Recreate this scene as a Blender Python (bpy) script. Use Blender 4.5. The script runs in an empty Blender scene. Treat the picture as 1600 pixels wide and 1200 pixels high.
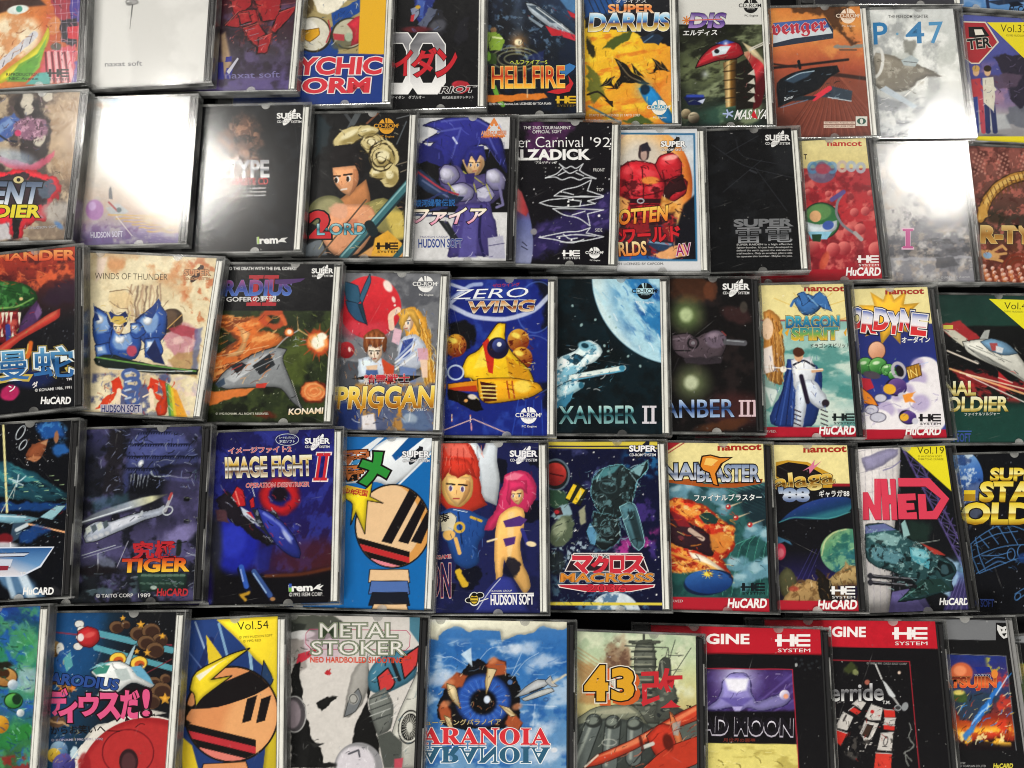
import bpy, bmesh, math, random
import numpy as np
from mathutils import Matrix, Vector
from mathutils.geometry import tessellate_polygon

rng = np.random.default_rng(7)
random.seed(7)
SC = bpy.context.scene
COL = SC.collection

ROTZ = 0.0
WORLD = 0.05
INK = 0.8
# lamps: location, aim, width, depth, watts - the first two mirror in the lids
LAMPS = [((-1.36, 1.27, 1.7), (-0.6, 0.5, 0), 0.28, 0.38, 13), ((1.06, 1.15, 1.7), (0.5, 0.5, 0), 0.25, 0.26, 8),
         ((-0.9, -2.3, 1.8), (-0.2, 0.1, 0), 0.9, 0.6, 92), ((1.0, -2.3, 1.8), (0.2, 0.1, 0), 0.9, 0.6, 84),  # added front fill for even light, kept out of the lid reflections
         ((-0.3, 3.4, 1.9), (0.0, 0.4, 0), 1.2, 0.6, 70)]  # added rear fill, makes up for light lost on the top rows

# ------------------------------------------------------------------ camera
F_PX, DIST, TILT, PAN = 1350.0, 0.6441, math.radians(12.4307), math.radians(-4.3683)
SPIN = math.radians(ROTZ)
ca, sa, cb, sb = math.cos(TILT), math.sin(TILT), math.cos(PAN), math.sin(PAN)
Rm = (np.array([[math.cos(SPIN), -math.sin(SPIN), 0], [math.sin(SPIN), math.cos(SPIN), 0], [0, 0, 1]])
      @ np.array([[cb, 0, sb], [0, 1, 0], [-sb, 0, cb]]) @ np.array([[1, 0, 0], [0, ca, -sa], [0, sa, ca]]))
CAM = np.array([0.0, 0.0, 0.026 + DIST * ca * cb])
cam_data = bpy.data.cameras.new('camera')
cam = bpy.data.objects.new('camera', cam_data)
COL.objects.link(cam)
M4 = Matrix([list(Rm[0]) + [CAM[0]], list(Rm[1]) + [CAM[1]], list(Rm[2]) + [CAM[2]], [0, 0, 0, 1]])
cam.matrix_world = M4
cam_data.sensor_fit = 'HORIZONTAL'
cam_data.sensor_width = 36.0
cam_data.lens = 36.0 * F_PX / 1600.0
cam_data.clip_start = 0.02
cam_data.clip_end = 50.0
SC.camera = cam

# ------------------------------------------------------------------ room light
W = bpy.data.worlds.new('World')
SC.world = W
W.use_nodes = True
bgn = W.node_tree.nodes['Background']
bgn.inputs['Color'].default_value = (1.0, 0.98, 0.95, 1)
bgn.inputs['Strength'].default_value = WORLD
SC.view_settings.view_transform = 'Standard'
SC.view_settings.look = 'None'
SC.view_settings.exposure = 0.0
SC.view_settings.gamma = 1.0
SC.cycles.transparent_max_bounces = 32
SC.cycles.max_bounces = 8
SC.cycles.use_denoising = True
SC.cycles.filter_width = 1.1


def ceiling_or_fill_lamp(loc, aim, sx, sy, power, col=(1, 0.96, 0.9)):
    ld = bpy.data.lights.new('ceiling_or_fill_lamp', 'AREA')
    ld.shape = 'RECTANGLE'
    ld.size, ld.size_y = sx, sy
    ld.energy = power
    ld.color = col
    o = bpy.data.objects.new('ceiling_or_fill_lamp', ld)
    COL.objects.link(o)
    o.location = loc
    o.rotation_euler = (Vector(aim) - Vector(loc)).to_track_quat('-Z', 'Y').to_euler()
    return o


for args in LAMPS:
    ceiling_or_fill_lamp(*args)


def ray_dir(px, py):
    d = np.stack([(np.asarray(px, float) - 800) / F_PX, -(np.asarray(py, float) - 600) / F_PX,
                  -np.ones(np.shape(px))], -1)
    return d @ Rm.T


def project(P):
    q = (np.asarray(P) - CAM) @ Rm
    return 800 + F_PX * q[..., 0] / -q[..., 2], 600 - F_PX * q[..., 1] / -q[..., 2]


# ------------------------------------------------------------------ materials
def new_mat(name):
    m = bpy.data.materials.new(name)
    m.use_nodes = True
    nt = m.node_tree
    nt.nodes.clear()
    out = nt.nodes.new('ShaderNodeOutputMaterial')
    return m, nt, out


def clear_plastic(name, tint, haze, sharp_rough, extra=0.0, frost=0.0):
    """thin clear polystyrene: see-through with a Fresnel gloss, a hazy lobe and fine scuffs"""
    m, nt, out = new_mat(name)
    N, L = nt.nodes.new, nt.links.new
    lw = N('ShaderNodeLayerWeight'); lw.inputs['Blend'].default_value = 0.5
    pw = N('ShaderNodeMath'); pw.operation = 'POWER'; L(lw.outputs['Facing'], pw.inputs[0]); pw.inputs[1].default_value = 5
    mu = N('ShaderNodeMath'); mu.operation = 'MULTIPLY_ADD'; L(pw.outputs[0], mu.inputs[0])
    mu.inputs[1].default_value = 0.95; mu.inputs[2].default_value = 0.032 + extra
    tc = N('ShaderNodeTexCoord')
    oi = N('ShaderNodeObjectInfo')
    ad = N('ShaderNodeVectorMath'); ad.operation = 'ADD'
    L(tc.outputs['Object'], ad.inputs[0])
    cx = N('ShaderNodeCombineXYZ'); L(oi.outputs['Random'], cx.inputs[2]); L(oi.outputs['Random'], cx.inputs[0])
    L(cx.outputs[0], ad.inputs[1])
    nz = N('ShaderNodeTexNoise'); nz.inputs['Scale'].default_value = 160; nz.inputs['Detail'].default_value = 5
    nz.inputs['Roughness'].default_value = 0.7
    L(ad.outputs[0], nz.inputs['Vector'])
    mp = N('ShaderNodeMapping'); mp.inputs['Rotation'].default_value = (0, 0, 0.9); mp.inputs['Scale'].default_value = (26, 900, 26)
    vr = N('ShaderNodeVectorRotate'); vr.rotation_type = 'Z_AXIS'
    ra = N('ShaderNodeMath'); ra.operation = 'MULTIPLY'; ra.inputs[1].default_value = 6.28
    L(oi.outputs['Random'], ra.inputs[0]); L(ra.outputs[0], vr.inputs['Angle'])
    L(tc.outputs['Object'], vr.inputs['Vector'])
    L(vr.outputs[0], mp.inputs['Vector'])
    sc = N('ShaderNodeTexNoise'); sc.inputs['Scale'].default_value = 1.0; sc.inputs['Detail'].default_value = 3
    L(mp.outputs[0], sc.inputs['Vector'])
    sr = N('ShaderNodeMapRange'); sr.inputs['From Min'].default_value = 0.62; sr.inputs['From Max'].default_value = 0.8
    sr.inputs['To Min'].default_value = 0; sr.inputs['To Max'].default_value = 0.35
    L(sc.outputs['Fac'], sr.inputs['Value'])
    hz = N('ShaderNodeMapRange'); hz.inputs['From Min'].default_value = 0.35; hz.inputs['From Max'].default_value = 0.7
    hz.inputs['To Min'].default_value = haze * 0.6; hz.inputs['To Max'].default_value = haze * 1.4
    L(nz.outputs['Fac'], hz.inputs['Value'])
    sm = N('ShaderNodeMath'); sm.operation = 'ADD'; sm.use_clamp = True
    L(hz.outputs[0], sm.inputs[0]); L(sr.outputs[0], sm.inputs[1])
    g1 = N('ShaderNodeBsdfGlossy'); g1.inputs['Roughness'].default_value = sharp_rough
    g2 = N('ShaderNodeBsdfGlossy'); g2.inputs['Roughness'].default_value = 0.3
    gm = N('ShaderNodeMixShader'); L(sm.outputs[0], gm.inputs[0]); L(g1.outputs[0], gm.inputs[1]); L(g2.outputs[0], gm.inputs[2])
    tr = N('ShaderNodeBsdfTransparent'); tr.inputs['Color'].default_value = (*tint, 1)
    mx = N('ShaderNodeMixShader'); L(mu.outputs[0], mx.inputs[0]); L(tr.outputs[0], mx.inputs[1]); L(gm.outputs[0], mx.inputs[2])
    bn = N('ShaderNodeTexNoise'); bn.inputs['Scale'].default_value = 14; bn.inputs['Detail'].default_value = 1
    L(ad.outputs[0], bn.inputs['Vector'])
    bp = N('ShaderNodeBump'); bp.inputs['Strength'].default_value = 0.12; bp.inputs['Distance'].default_value = 0.001
    L(bn.outputs['Fac'], bp.inputs['Height'])
    L(bp.outputs[0], g1.inputs['Normal']); L(bp.outputs[0], g2.inputs['Normal'])
    if not frost:
        sd = N('ShaderNodeMapRange'); sd.inputs['From Min'].default_value = 0.71; sd.inputs['From Max'].default_value = 0.8
        sd.inputs['To Max'].default_value = 0.11
        L(sc.outputs['Fac'], sd.inputs['Value'])
        du = N('ShaderNodeTexNoise'); du.inputs['Scale'].default_value = 420; du.inputs['Detail'].default_value = 1
        L(ad.outputs[0], du.inputs['Vector'])
        dr = N('ShaderNodeMapRange'); dr.inputs['From Min'].default_value = 0.77; dr.inputs['From Max'].default_value = 0.83
        dr.inputs['To Max'].default_value = 0.25
        L(du.outputs['Fac'], dr.inputs['Value'])
        mm = N('ShaderNodeMath'); mm.operation = 'MAXIMUM'; L(sd.outputs[0], mm.inputs[0]); L(dr.outputs[0], mm.inputs[1])
        df = N('ShaderNodeBsdfDiffuse'); df.inputs['Color'].default_value = (0.7, 0.7, 0.68, 1)
        fm = N('ShaderNodeMixShader'); L(mm.outputs[0], fm.inputs[0]); L(mx.outputs[0], fm.inputs[1]); L(df.outputs[0], fm.inputs[2])
        L(fm.outputs[0], out.inputs['Surface'])
        return m
    if frost:
        df = N('ShaderNodeBsdfDiffuse'); df.inputs['Color'].default_value = (0.75, 0.75, 0.73, 1)
        fm = N('ShaderNodeMixShader')
        fz = N('ShaderNodeTexNoise'); fz.inputs['Scale'].default_value = 45; fz.inputs['Detail'].default_value = 2
        L(ad.outputs[0], fz.inputs['Vector'])
        fr = N('ShaderNodeMapRange'); fr.inputs['From Min'].default_value = 0.4; fr.inputs['From Max'].default_value = 0.68
        fr.inputs['To Min'].default_value = frost * .3; fr.inputs['To Max'].default_value = frost * 2.6
        L(fz.outputs['Fac'], fr.inputs['Value']); L(fr.outputs[0], fm.inputs[0])
        L(mx.outputs[0], fm.inputs[1]); L(df.outputs[0], fm.inputs[2])
        L(fm.outputs[0], out.inputs['Surface'])
    else:
        L(mx.outputs[0], out.inputs['Surface'])
    return m


def solid(name, col, rough, nscale=200, namt=0.15, spec=0.5):
    m, nt, out = new_mat(name)
    N, L = nt.nodes.new, nt.links.new
    b = N('ShaderNodeBsdfPrincipled')
    tc = N('ShaderNodeTexCoord')
    nz = N('ShaderNodeTexNoise'); nz.inputs['Scale'].default_value = nscale; nz.inputs['Detail'].default_value = 4
    L(tc.outputs['Object'], nz.inputs['Vector'])
    cr = N('ShaderNodeMix'); cr.data_type = 'RGBA'
    cr.inputs['A'].default_value = (*[c * (1 - namt) for c in col], 1)
    cr.inputs['B'].default_value = (*[min(1, c * (1 + namt)) for c in col], 1)
    L(nz.outputs['Fac'], cr.inputs['Factor'])
    L(cr.outputs['Result'], b.inputs['Base Color'])
    b.inputs['Roughness'].default_value = rough
    b.inputs['Specular IOR Level'].default_value = spec
    L(b.outputs[0], out.inputs['Surface'])
    return m


def print_mat():
    m, nt, out = new_mat('printed_paper')
    N, L = nt.nodes.new, nt.links.new
    at = N('ShaderNodeAttribute'); at.attribute_name = 'ink'
    tc = N('ShaderNodeTexCoord')
    nz = N('ShaderNodeTexNoise'); nz.inputs['Scale'].default_value = 900; nz.inputs['Detail'].default_value = 3
    L(tc.outputs['Object'], nz.inputs['Vector'])
    mr = N('ShaderNodeMapRange'); mr.inputs['To Min'].default_value = 0.95 * INK; mr.inputs['To Max'].default_value = 1.05 * INK
    L(nz.outputs['Fac'], mr.inputs['Value'])
    vm = N('ShaderNodeVectorMath'); vm.operation = 'SCALE'
    L(at.outputs['Color'], vm.inputs[0]); L(mr.outputs[0], vm.inputs['Scale'])
    b = N('ShaderNodeBsdfPrincipled')
    L(vm.outputs[0], b.inputs['Base Color'])
    b.inputs['Roughness'].default_value = 0.42
    b.inputs['Specular IOR Level'].default_value = 0.06
    L(b.outputs[0], out.inputs['Surface'])
    return m


M_LID = clear_plastic('clear_lid_plastic', (0.985, 0.985, 0.98), 0.22, 0.12)
M_WALL = clear_plastic('clear_wall_plastic', (0.82, 0.83, 0.83), 0.45, 0.08, 0.05, 0.065)
M_SIDE = clear_plastic('clear_side_plastic', (0.7, 0.71, 0.71), 0.4, 0.06, 0.03, 0.03)
M_RAIL = solid('rail_painted_reflection', (0.66, 0.66, 0.62), 0.3, 60, 0.3)  # clear edge bar; its ceiling reflection is painted as pale colour
M_SMOKE = solid('translucent_tray_plastic', (0.19, 0.19, 0.183), 0.3, 90, 0.4)
M_TAB = clear_plastic('clear_tab_plastic', (0.9, 0.9, 0.9), 0.6, 0.15, 0.05, 0.10)
M_BLACK = solid('black_tray_plastic', (0.012, 0.012, 0.013), 0.35)
M_GREY = solid('grey_tray_plastic', (0.20, 0.20, 0.20), 0.4)
M_PRINT = print_mat()
M_CLOTH = solid('black_tablecloth', (0.006, 0.006, 0.007), 0.9, 1500, 0.6, 0.1)


# ------------------------------------------------------------------ mesh helpers
class MB:
    def __init__(self):
        self.v, self.f = [], []

    def box(self, x0, x1, y0, y1, z0, z1, bev=0.0):
        b = len(self.v)
        if bev <= 0:
            self.v += [(x, y, z) for z in (z0, z1) for y in (y0, y1) for x in (x0, x1)]
            self.f += [tuple(b + i for i in q) for q in
                       ((0, 2, 3, 1), (4, 5, 7, 6), (0, 1, 5, 4), (2, 6, 7, 3), (0, 4, 6, 2), (1, 3, 7, 5))]
        else:                                   # top edge chamfered
            e = bev
            r = [(x0, y0), (x1, y0), (x1, y1), (x0, y1)]
            i = [(x0 + e, y0 + e), (x1 - e, y0 + e), (x1 - e, y1 - e), (x0 + e, y1 - e)]
            self.v += [(x, y, z0) for x, y in r] + [(x, y, z1 - e) for x, y in r] + [(x, y, z1) for x, y in i]
            self.f.append((b + 3, b + 2, b + 1, b))
            for k in range(4):
                n = (k + 1) % 4
                self.f.append((b + k, b + n, b + 4 + n, b + 4 + k))
                self.f.append((b + 4 + k, b + 4 + n, b + 8 + n, b + 8 + k))
            self.f.append((b + 8, b + 9, b + 10, b + 11))
        return self

    def prism(self, pts, z0, z1):
        b, n = len(self.v), len(pts)
        self.v += [(x, y, z0) for x, y in pts] + [(x, y, z1) for x, y in pts]
        self.f.append(tuple(range(b + n - 1, b - 1, -1)))
        self.f.append(tuple(range(b + n, b + 2 * n)))
        for k in range(n):
            j = (k + 1) % n
            self.f.append((b + k, b + j, b + n + j, b + n + k))
        return self

    def mesh(self, name, mat):
        me = bpy.data.meshes.new(name)
        me.from_pydata([(x * .001, y * .001, z * .001) for x, y, z in self.v], [], self.f)
        me.materials.append(mat)
        me.update()
        return me


def link(name, me, parent=None):
    o = bpy.data.objects.new(name, me)
    COL.objects.link(o)
    if parent:
        o.parent = parent
    return o


# ------------------------------------------------------------------ case meshes (millimetres, origin at base centre)
HW, HH, TH = 71.0, 62.5, 10.2
PR, PL, PT, PB, PZ = 63.6, -57.0, 61.0, -60.7, 8.15       # printed sheet


def lid_mesh():
    m = MB()
    m.box(-HW, HW, -HH, HH, 9.1, TH, 0.45)                      # top panel
    m.box(-HW + 14, HW - .4, HH - 1.3, HH - .05, 4.6, 9.097)     # upper wall
    m.box(-HW + 14, HW - .4, -HH + .05, -HH + 1.3, 4.6, 9.097)   # lower wall
    me = m.mesh('lid', M_LID)
    me.materials.append(M_WALL)
    for p in me.polygons:
        if p.index not in (0, 9):
            p.material_index = 1
    return me


def rail_mesh(mat):
    m = MB()
    m.box(PR + 2.0, PR + 4.8, -59.5, 59.0, 7.3, 8.7, 0.5)
    m.box(PR + .25, PR + 1.5, -59.5, 59.0, 7.3, 8.0, 0.2)
    return m.mesh('edge_rail', mat)


def base_mesh():
    m = MB()
    m.box(-HW, HW, -HH, HH, 0.0, 1.0)
    m.box(HW - 1.3, HW, -HH + 1.31, HH - 1.31, 1.003, 9.097)
    m.box(-HW + 13.7, HW - 0.1, HH - 1.3, HH - .08, 1.003, 4.597)
    m.box(-HW + 13.7, HW - 0.1, -HH + .08, -HH + 1.3, 1.003, 4.597)
    return m.mesh('case_base', M_SIDE)


def tray_mesh(mat):
    m = MB()
    m.box(-HW + 1.5, PR + 1.2, -HH + 2.2, HH - 2.2, 1.1, 7.2)
    m.box(PR + 1.203, HW - 1.6, -HH + 2.2, HH - 2.2, 1.1, 6.2)
    return m.mesh('disc_tray', mat)


def hinge_mesh():
    m = MB()
    m.box(-HW + 1.6, -HW + 12.5, -HH + 2.2, HH - 2.2, 7.21, 8.9, 0.3)
    for k in range(12):
        y = -HH + 8 + k * 9.6
        m.box(-HW + 3, -HW + 11.5, y, y + 1, 8.903, 9.05)
    return m.mesh('hinge_strip', M_BLACK)


def arc(cx, cy, r, a0, a1, n=10):
    return [(cx + r * math.cos(math.radians(a0 + (a1 - a0) * k / n)), cy + r * math.sin(math.radians(a0 + (a1 - a0) * k / n)))
            for k in range(n + 1)]


def clip_mesh():      # half-moon clip that holds the sheet
    m = MB()
    m.prism(arc(0, 0, 3.6, 180, 360), 0, 0.4)
    m.box(-6.0, 6.0, 0.05, 0.9, 0, 0.55)
    return m.mesh('sheet_clip', M_TAB)


def catch_mesh():
    m = MB()
    m.box(-0.45, 0.45, -14, 14, 0, 0.8, 0.25)
    return m.mesh('lid_catch', M_TAB)


ME_LID, ME_BASE, ME_HINGE = lid_mesh(), base_mesh(), hinge_mesh()
ME_TRAY = {'pale': tray_mesh(M_SMOKE), 'black': tray_mesh(M_BLACK), 'grey': tray_mesh(M_GREY)}
ME_RAIL = {'pale': rail_mesh(M_RAIL), 'black': rail_mesh(M_BLACK), 'grey': rail_mesh(M_GREY)}
ME_CLIP, ME_CATCH = clip_mesh(), catch_mesh()
CLIPS = [(-26, 61.2, 0), (34, 61.2, 0), (-26, -61.3, math.pi), (34, -61.3, math.pi)]
CATCHES = [(PR + 5.4, 28), (PR + 5.4, -26)]

# ------------------------------------------------------------------ where every case lies
tb = MB()
tb.box(-1500, 1500, -1200, 1200, -30, 0)
table = link('tabletop', tb.mesh('tabletop', M_CLOTH))
table['kind'] = 'structure'


def on_plane(px, py, z):
    d = ray_dir(px, py)
    t = (z - CAM[2]) / d[..., 2]
    return CAM + d * t[..., None]


class Case:
    pass


def place_row(row):
    """row: list of (key, TR, BR, kind, label) from left to right; rests each case on its right-hand neighbour"""
    out = []
    nxt = None
    for key, TR, BR, kind, label, mode in reversed(row):
        c = Case()
        c.key, c.kind, c.label = key, kind, label
        zr = 0.0262 if nxt is not None else 0.0102
        th = 0.0
        for it in range(6):
            q = on_plane(np.array([TR[0], BR[0]], float), np.array([TR[1], BR[1]], float), zr)
            v = q[0] - q[1]
            e = v / np.linalg.norm(v) * .0625
            mid = q.mean(0) if mode == 'M' else (q[1] + e if mode == 'B' else q[0] - e)
            phi = math.atan2(-v[0], v[1])                  # spin about z
            ex = np.array([math.cos(phi), math.sin(phi), 0])
            if nxt is None:
                th = 0.0
            else:
                # height of neighbour's upper surface at its left edge, and distance from our right edge
                d = float((mid - nxt.left_top) @ ex)
                Wd = 0.142
                best = 0.0
                for s in (-.05, 0, .05):
                    # our underside must clear nxt.left_top and nxt top plane at our right edge
                    dl = max(0.002, Wd - d)
                    best = max(best, math.atan2(nxt.left_top[2] + .0006, dl))
                    zt = nxt.top_at(mid[0] + s * -ex[1], mid[1] + s * ex[0]) + .0006
                    best = max(best, math.asin(min(.5, zt / Wd)))
                th = min(best, math.radians(11))
            zr = 0.142 * math.sin(th) + 0.0102 * math.cos(th)
        c.phi, c.th = phi, th
        ux = np.array([ex[0] * math.cos(th), ex[1] * math.cos(th), math.sin(th)])
        uz = np.array([-ex[0] * math.sin(th), -ex[1] * math.sin(th), math.cos(th)])
        uy = np.cross(uz, ux)
        mid[2] = zr
        org = mid - ux * .071 - uz * .0102
        c.R = np.stack([ux, uy, uz], 1)
        c.org = org
        c.left_top = org - ux * .071 + uz * .0102
        p0, n = org + uz * .0102, uz
        c.top_at = (lambda p0, n: lambda x, y: p0[2] - ((x - p0[0]) * n[0] + (y - p0[1]) * n[1]) / n[2])(p0, n)
        c.mw = Matrix([[*c.R[0], org[0]], [*c.R[1], org[1]], [*c.R[2], org[2]], [0, 0, 0, 1]])
        out.append(c)
        nxt = c
    out.reverse()
    return out


# ------------------------------------------------------------------ printing press for the cover sheets
STEP = 0.56


def hsh(ix, iy, seed):
    h = (ix.astype(np.int64) * 374761393 + iy.astype(np.int64) * 668265263 + seed * 974711) & 0xffffffff
    h = ((h ^ (h >> 13)) * 1274126177) & 0xffffffff
    return ((h ^ (h >> 16)) & 0xffff) / 65535.0


def vnoise(x, y, seed):
    ix, iy = np.floor(x), np.floor(y)
    fx, fy = x - ix, y - iy
    fx, fy = fx * fx * (3 - 2 * fx), fy * fy * (3 - 2 * fy)
    a, b = hsh(ix, iy, seed), hsh(ix + 1, iy, seed)
    c, d = hsh(ix, iy + 1, seed), hsh(ix + 1, iy + 1, seed)
    return (a * (1 - fx) + b * fx) * (1 - fy) + (c * (1 - fx) + d * fx) * fy


def fbm(x, y, seed, oct=4):
    r, a, t = 0, 1.0, 0
    for o in range(oct):
        r = r + a * vnoise(x * 2 ** o, y * 2 ** o, seed + o * 17)
        t += a
        a *= .55
    return r / t


def hexc(c):
    if isinstance(c, str):
        c = c.lstrip('#')
        if len(c) == 3:
            c = ''.join(k * 2 for k in c)
        return np.array([int(c[i:i + 2], 16) / 255 for i in (0, 2, 4)])
    return np.array(c, float)


def sst(x):
    x = np.clip(x, 0, 1)
    return x * x * (3 - 2 * x)


def soften(pts, closed=True):
    """round off the gentle corners of an outline, keep the sharp ones"""
    P = [np.array(p, float) for p in pts]
    n = len(P)
    out = []
    for i in range(n):
        if not closed and i in (0, n - 1):
            out.append(P[i])
            continue
        a, b, c = P[i - 1], P[i], P[(i + 1) % n]
        u, v = b - a, c - b
        k = (u @ v) / max(np.hypot(*u) * np.hypot(*v), 1e-6)
        if k < .3:
            out.append(b)
        else:
            q0, q1 = b - u * .3, b + v * .3
            out += [q0, .25 * q0 + .5 * b + .25 * q1, q1]
    return out


class Art:
    """A printed cover: soft painting on a fine mesh of inked points, lettering as flat shapes on top."""

    def __init__(self, case, left_px):
        self.c = case
        mid = (on_plane(np.array(left_px[0], float), np.array(left_px[1], float), case.org[2] + .0102))
        loc = (mid - case.org) @ case.R * 1000
        self.x0 = max(PL, min(loc[0] - 9, 20))
        nx, ny = int((PR - self.x0) / STEP) + 1, int((PT - PB) / STEP) + 1
        self.gx, self.gy = np.linspace(self.x0, PR, nx), np.linspace(PT, PB, ny)
        X, Y = np.meshgrid(self.gx, self.gy)
        Pw = case.org + (np.stack([X, Y, np.full_like(X, PZ)], -1) * .001) @ case.R.T
        self.px, self.py = project(Pw)
        self.C = np.zeros(X.shape + (3,))
        self.seed = sum(ord(k) * (i + 3) for i, k in enumerate(case.key)) % 997
        self.tv, self.tf, self.tc = [], [], []
        self.layer = 0

    # ---- soft painting
    def _w(self, w, sc=14.0):
        if not w:
            return self.px, self.py
        self.seed += 3
        return (self.px + w * 2 * (fbm(self.px / sc, self.py / sc, self.seed) - .5),
                self.py + w * 2 * (fbm(self.px / sc, self.py / sc, self.seed + 51) - .5))

    def put(self, m, c, al=1.0):
        m = np.clip(m * al, 0, 1)[..., None]
        if not (isinstance(c, np.ndarray) and c.ndim == 3):
            c = hexc(c)
        self.C = self.C * (1 - m) + c * m

    def bg(self, c):
        self.C[:] = hexc(c)

    def lg(self, p0, p1, stops, m=None, w=0):
        x, y = self._w(w, 30)
        d = np.array(p1, float) - p0
        t = ((x - p0[0]) * d[0] + (y - p0[1]) * d[1]) / (d @ d)
        cs = np.stack([hexc(s[1]) for s in stops])
        f = np.stack([np.interp(t, [s[0] for s in stops], cs[:, k]) for k in range(3)], -1)
        self.put(np.ones(self.px.shape) if m is None else m, f)

    def vg(self, stops, w=0):
        self.lg((0, 0), (0, 1), stops, None, w)

    def em(self, cx, cy, rx, ry=None, rot=0, s=2.0, w=0):
        ry = ry or rx
        x, y = self._w(w)
        a = math.radians(rot)
        u, v = (x - cx) * math.cos(a) + (y - cy) * math.sin(a), -(x - cx) * math.sin(a) + (y - cy) * math.cos(a)
        r = np.sqrt((u / rx) ** 2 + (v / ry) ** 2)
        return sst((1 - r) * min(rx, ry) / max(s, .3) + .5)

    def e(self, cx, cy, rx, ry=None, c='fff', rot=0, s=1.5, al=1.0, w=0):
        self.put(self.em(cx, cy, rx, ry, rot, s, w), c, al)

    def ring(self, cx, cy, rx, ry, wd, c, rot=0, s=1.2, al=1.0, w=0):
        self.put(self.em(cx, cy, rx + wd / 2, ry + wd / 2, rot, s, w) * (1 - self.em(cx, cy, rx - wd / 2, ry - wd / 2, rot, s, w)), c, al)

    def glow(self, cx, cy, r, c, al=1.0, p=2.0):
        d = np.hypot(self.px - cx, self.py - cy) / r
        self.put(np.clip(1 - d, 0, 1) ** p, c, al)

    def pm(self, pts, s=1.2, w=0):
        x, y = self._w(w)
        if len(pts) > 5:
            pts = soften(pts)
        P = np.array(pts, float)
        n = len(P)
        ins = np.zeros(x.shape, bool)
        dm = np.full(x.shape, 1e9)
        for i in range(n):
            a, b = P[i], P[(i + 1) % n]
            e = b - a
            t = np.clip(((x - a[0]) * e[0] + (y - a[1]) * e[1]) / max(e @ e, 1e-9), 0, 1)
            dm = np.minimum(dm, np.hypot(x - a[0] - t * e[0], y - a[1] - t * e[1]))
            cr = ((a[1] > y) != (b[1] > y))
            xi = a[0] + (y - a[1]) * e[0] / (e[1] if abs(e[1]) > 1e-9 else 1e-9)
            ins ^= cr & (x < xi)
        sd = np.where(ins, dm, -dm)
        self.sd = sd
        return sst(sd / max(s, .3) + .5)

    def p(self, pts, c, s=1.2, al=1.0, w=0):
        m = self.pm(pts, s, w)
        if len(pts) > 5 and s < 4:                # airbrushed modelling of rounded shapes
            P = np.array(pts, float)
            o, h = (P.min(0) + P.max(0)) / 2, np.maximum((P.max(0) - P.min(0)) / 2, 4)
            t = np.clip(-.5 * (self.px - o[0]) / h[0] - .7 * (self.py - o[1]) / h[1], -1, 1)
            f = (1 + .2 * t) * (.8 + .24 * sst(self.sd / min(7, h.min() * .6)))
            c = np.clip(hexc(c) * f[..., None], 0, 1)
        self.put(m, c, al)

    def po(self, pts, c, o='000', ow=2.0, s=1.2, w=0):
        self.l(list(pts) + [pts[0]], ow, o, s, 1, w)
        self.p(pts, c, s, 1, w)
        self.l(list(pts) + [pts[0]], ow * .5, o, s, 1, w)

    def lm(self, pts, wd, s=1.0, w=0, taper=False):
        x, y = self._w(w)
        if len(pts) > 2:
            pts = soften(pts, False)
        P = np.array(pts, float)
        m = np.zeros(x.shape)
        for i in range(len(P) - 1):
            a, b = P[i], P[i + 1]
            e = b - a
            t = np.clip(((x - a[0]) * e[0] + (y - a[1]) * e[1]) / max(e @ e, 1e-9), 0, 1)
            d = np.hypot(x - a[0] - t * e[0], y - a[1] - t * e[1])
            ww = wd / 2 * (1 if not taper else (1 - (i + t) / (len(P) - 1)) + .1)
            m = np.maximum(m, sst((ww - d) / max(s, .3) + .5))
        return m

    def l(self, pts, wd, c, s=1.0, al=1.0, w=0, taper=False):
        self.put(self.lm(pts, wd, s, w, taper), c, al)

    def n(self, c, sc=20, lo=.45, hi=.65, al=1.0, m=None, ax=1.0, rot=0):
        """clouds of one ink"""
        self.seed += 5
        a = math.radians(rot)
        u, v = self.px * math.cos(a) + self.py * math.sin(a), -self.px * math.sin(a) + self.py * math.cos(a)
        f = sst((fbm(u / sc / ax, v / sc, self.seed, 5) - lo) / (hi - lo))
        self.put(f if m is None else f * m, c, al)

    def stars(self, n, box, c='fff', r=(.5, 1.3)):
        g = np.random.default_rng(self.seed)
        for _ in range(n):
            x, y = g.uniform(box[0], box[2]), g.uniform(box[1], box[3])
            self.e(x, y, g.uniform(*r), None, c, 0, 1.0, g.uniform(.4, 1))

    def sph(self, cx, cy, r, light, dark, ld=(-.5, -.6), s=1.5, ry=None, rot=0, w=0):
        ry = ry or r
        m = self.em(cx, cy, r, ry, rot, s, w)
        t = sst(.5 + .5 * (((self.px - cx) / r) * ld[0] + ((self.py - cy) / ry) * ld[1]))
        f = hexc(dark) * (1 - t[..., None]) + hexc(light) * t[..., None]
        self.put(m, f)

    def mot(self, amt=.10, sc=7, m=None):
        self.seed += 7
        f = 1 + amt * .8 * (fbm(self.px / sc, self.py / sc, self.seed, 3) - .5) + amt * .35 * (vnoise(self.px / 2.6, self.py / 2.6, self.seed + 5) - .5)
        C2 = np.clip(self.C * f[..., None], 0, 1)
        if m is None:
            self.C = C2
        else:
            self.put(m, C2)

    def expl(self, x, y, r, core='fffbe8', mid='f8a058', out='c04820'):
        for i in range(12):
            a = i * 2.399 + self.seed
            self.l([(x, y), (x + r * 1.5 * math.cos(a), y + r * 1.5 * math.sin(a))], r * .3, out, 1.5, .7, 0, True)
        self.e(x, y, r, r * .95, out, 0, r * .3, .9, r * .3)
        self.e(x, y, r * .8, r * .75, mid, 0, r * .3, 1, r * .25)
        self.e(x, y, r * .5, r * .5, core, 0, r * .3, 1, r * .2)

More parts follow.
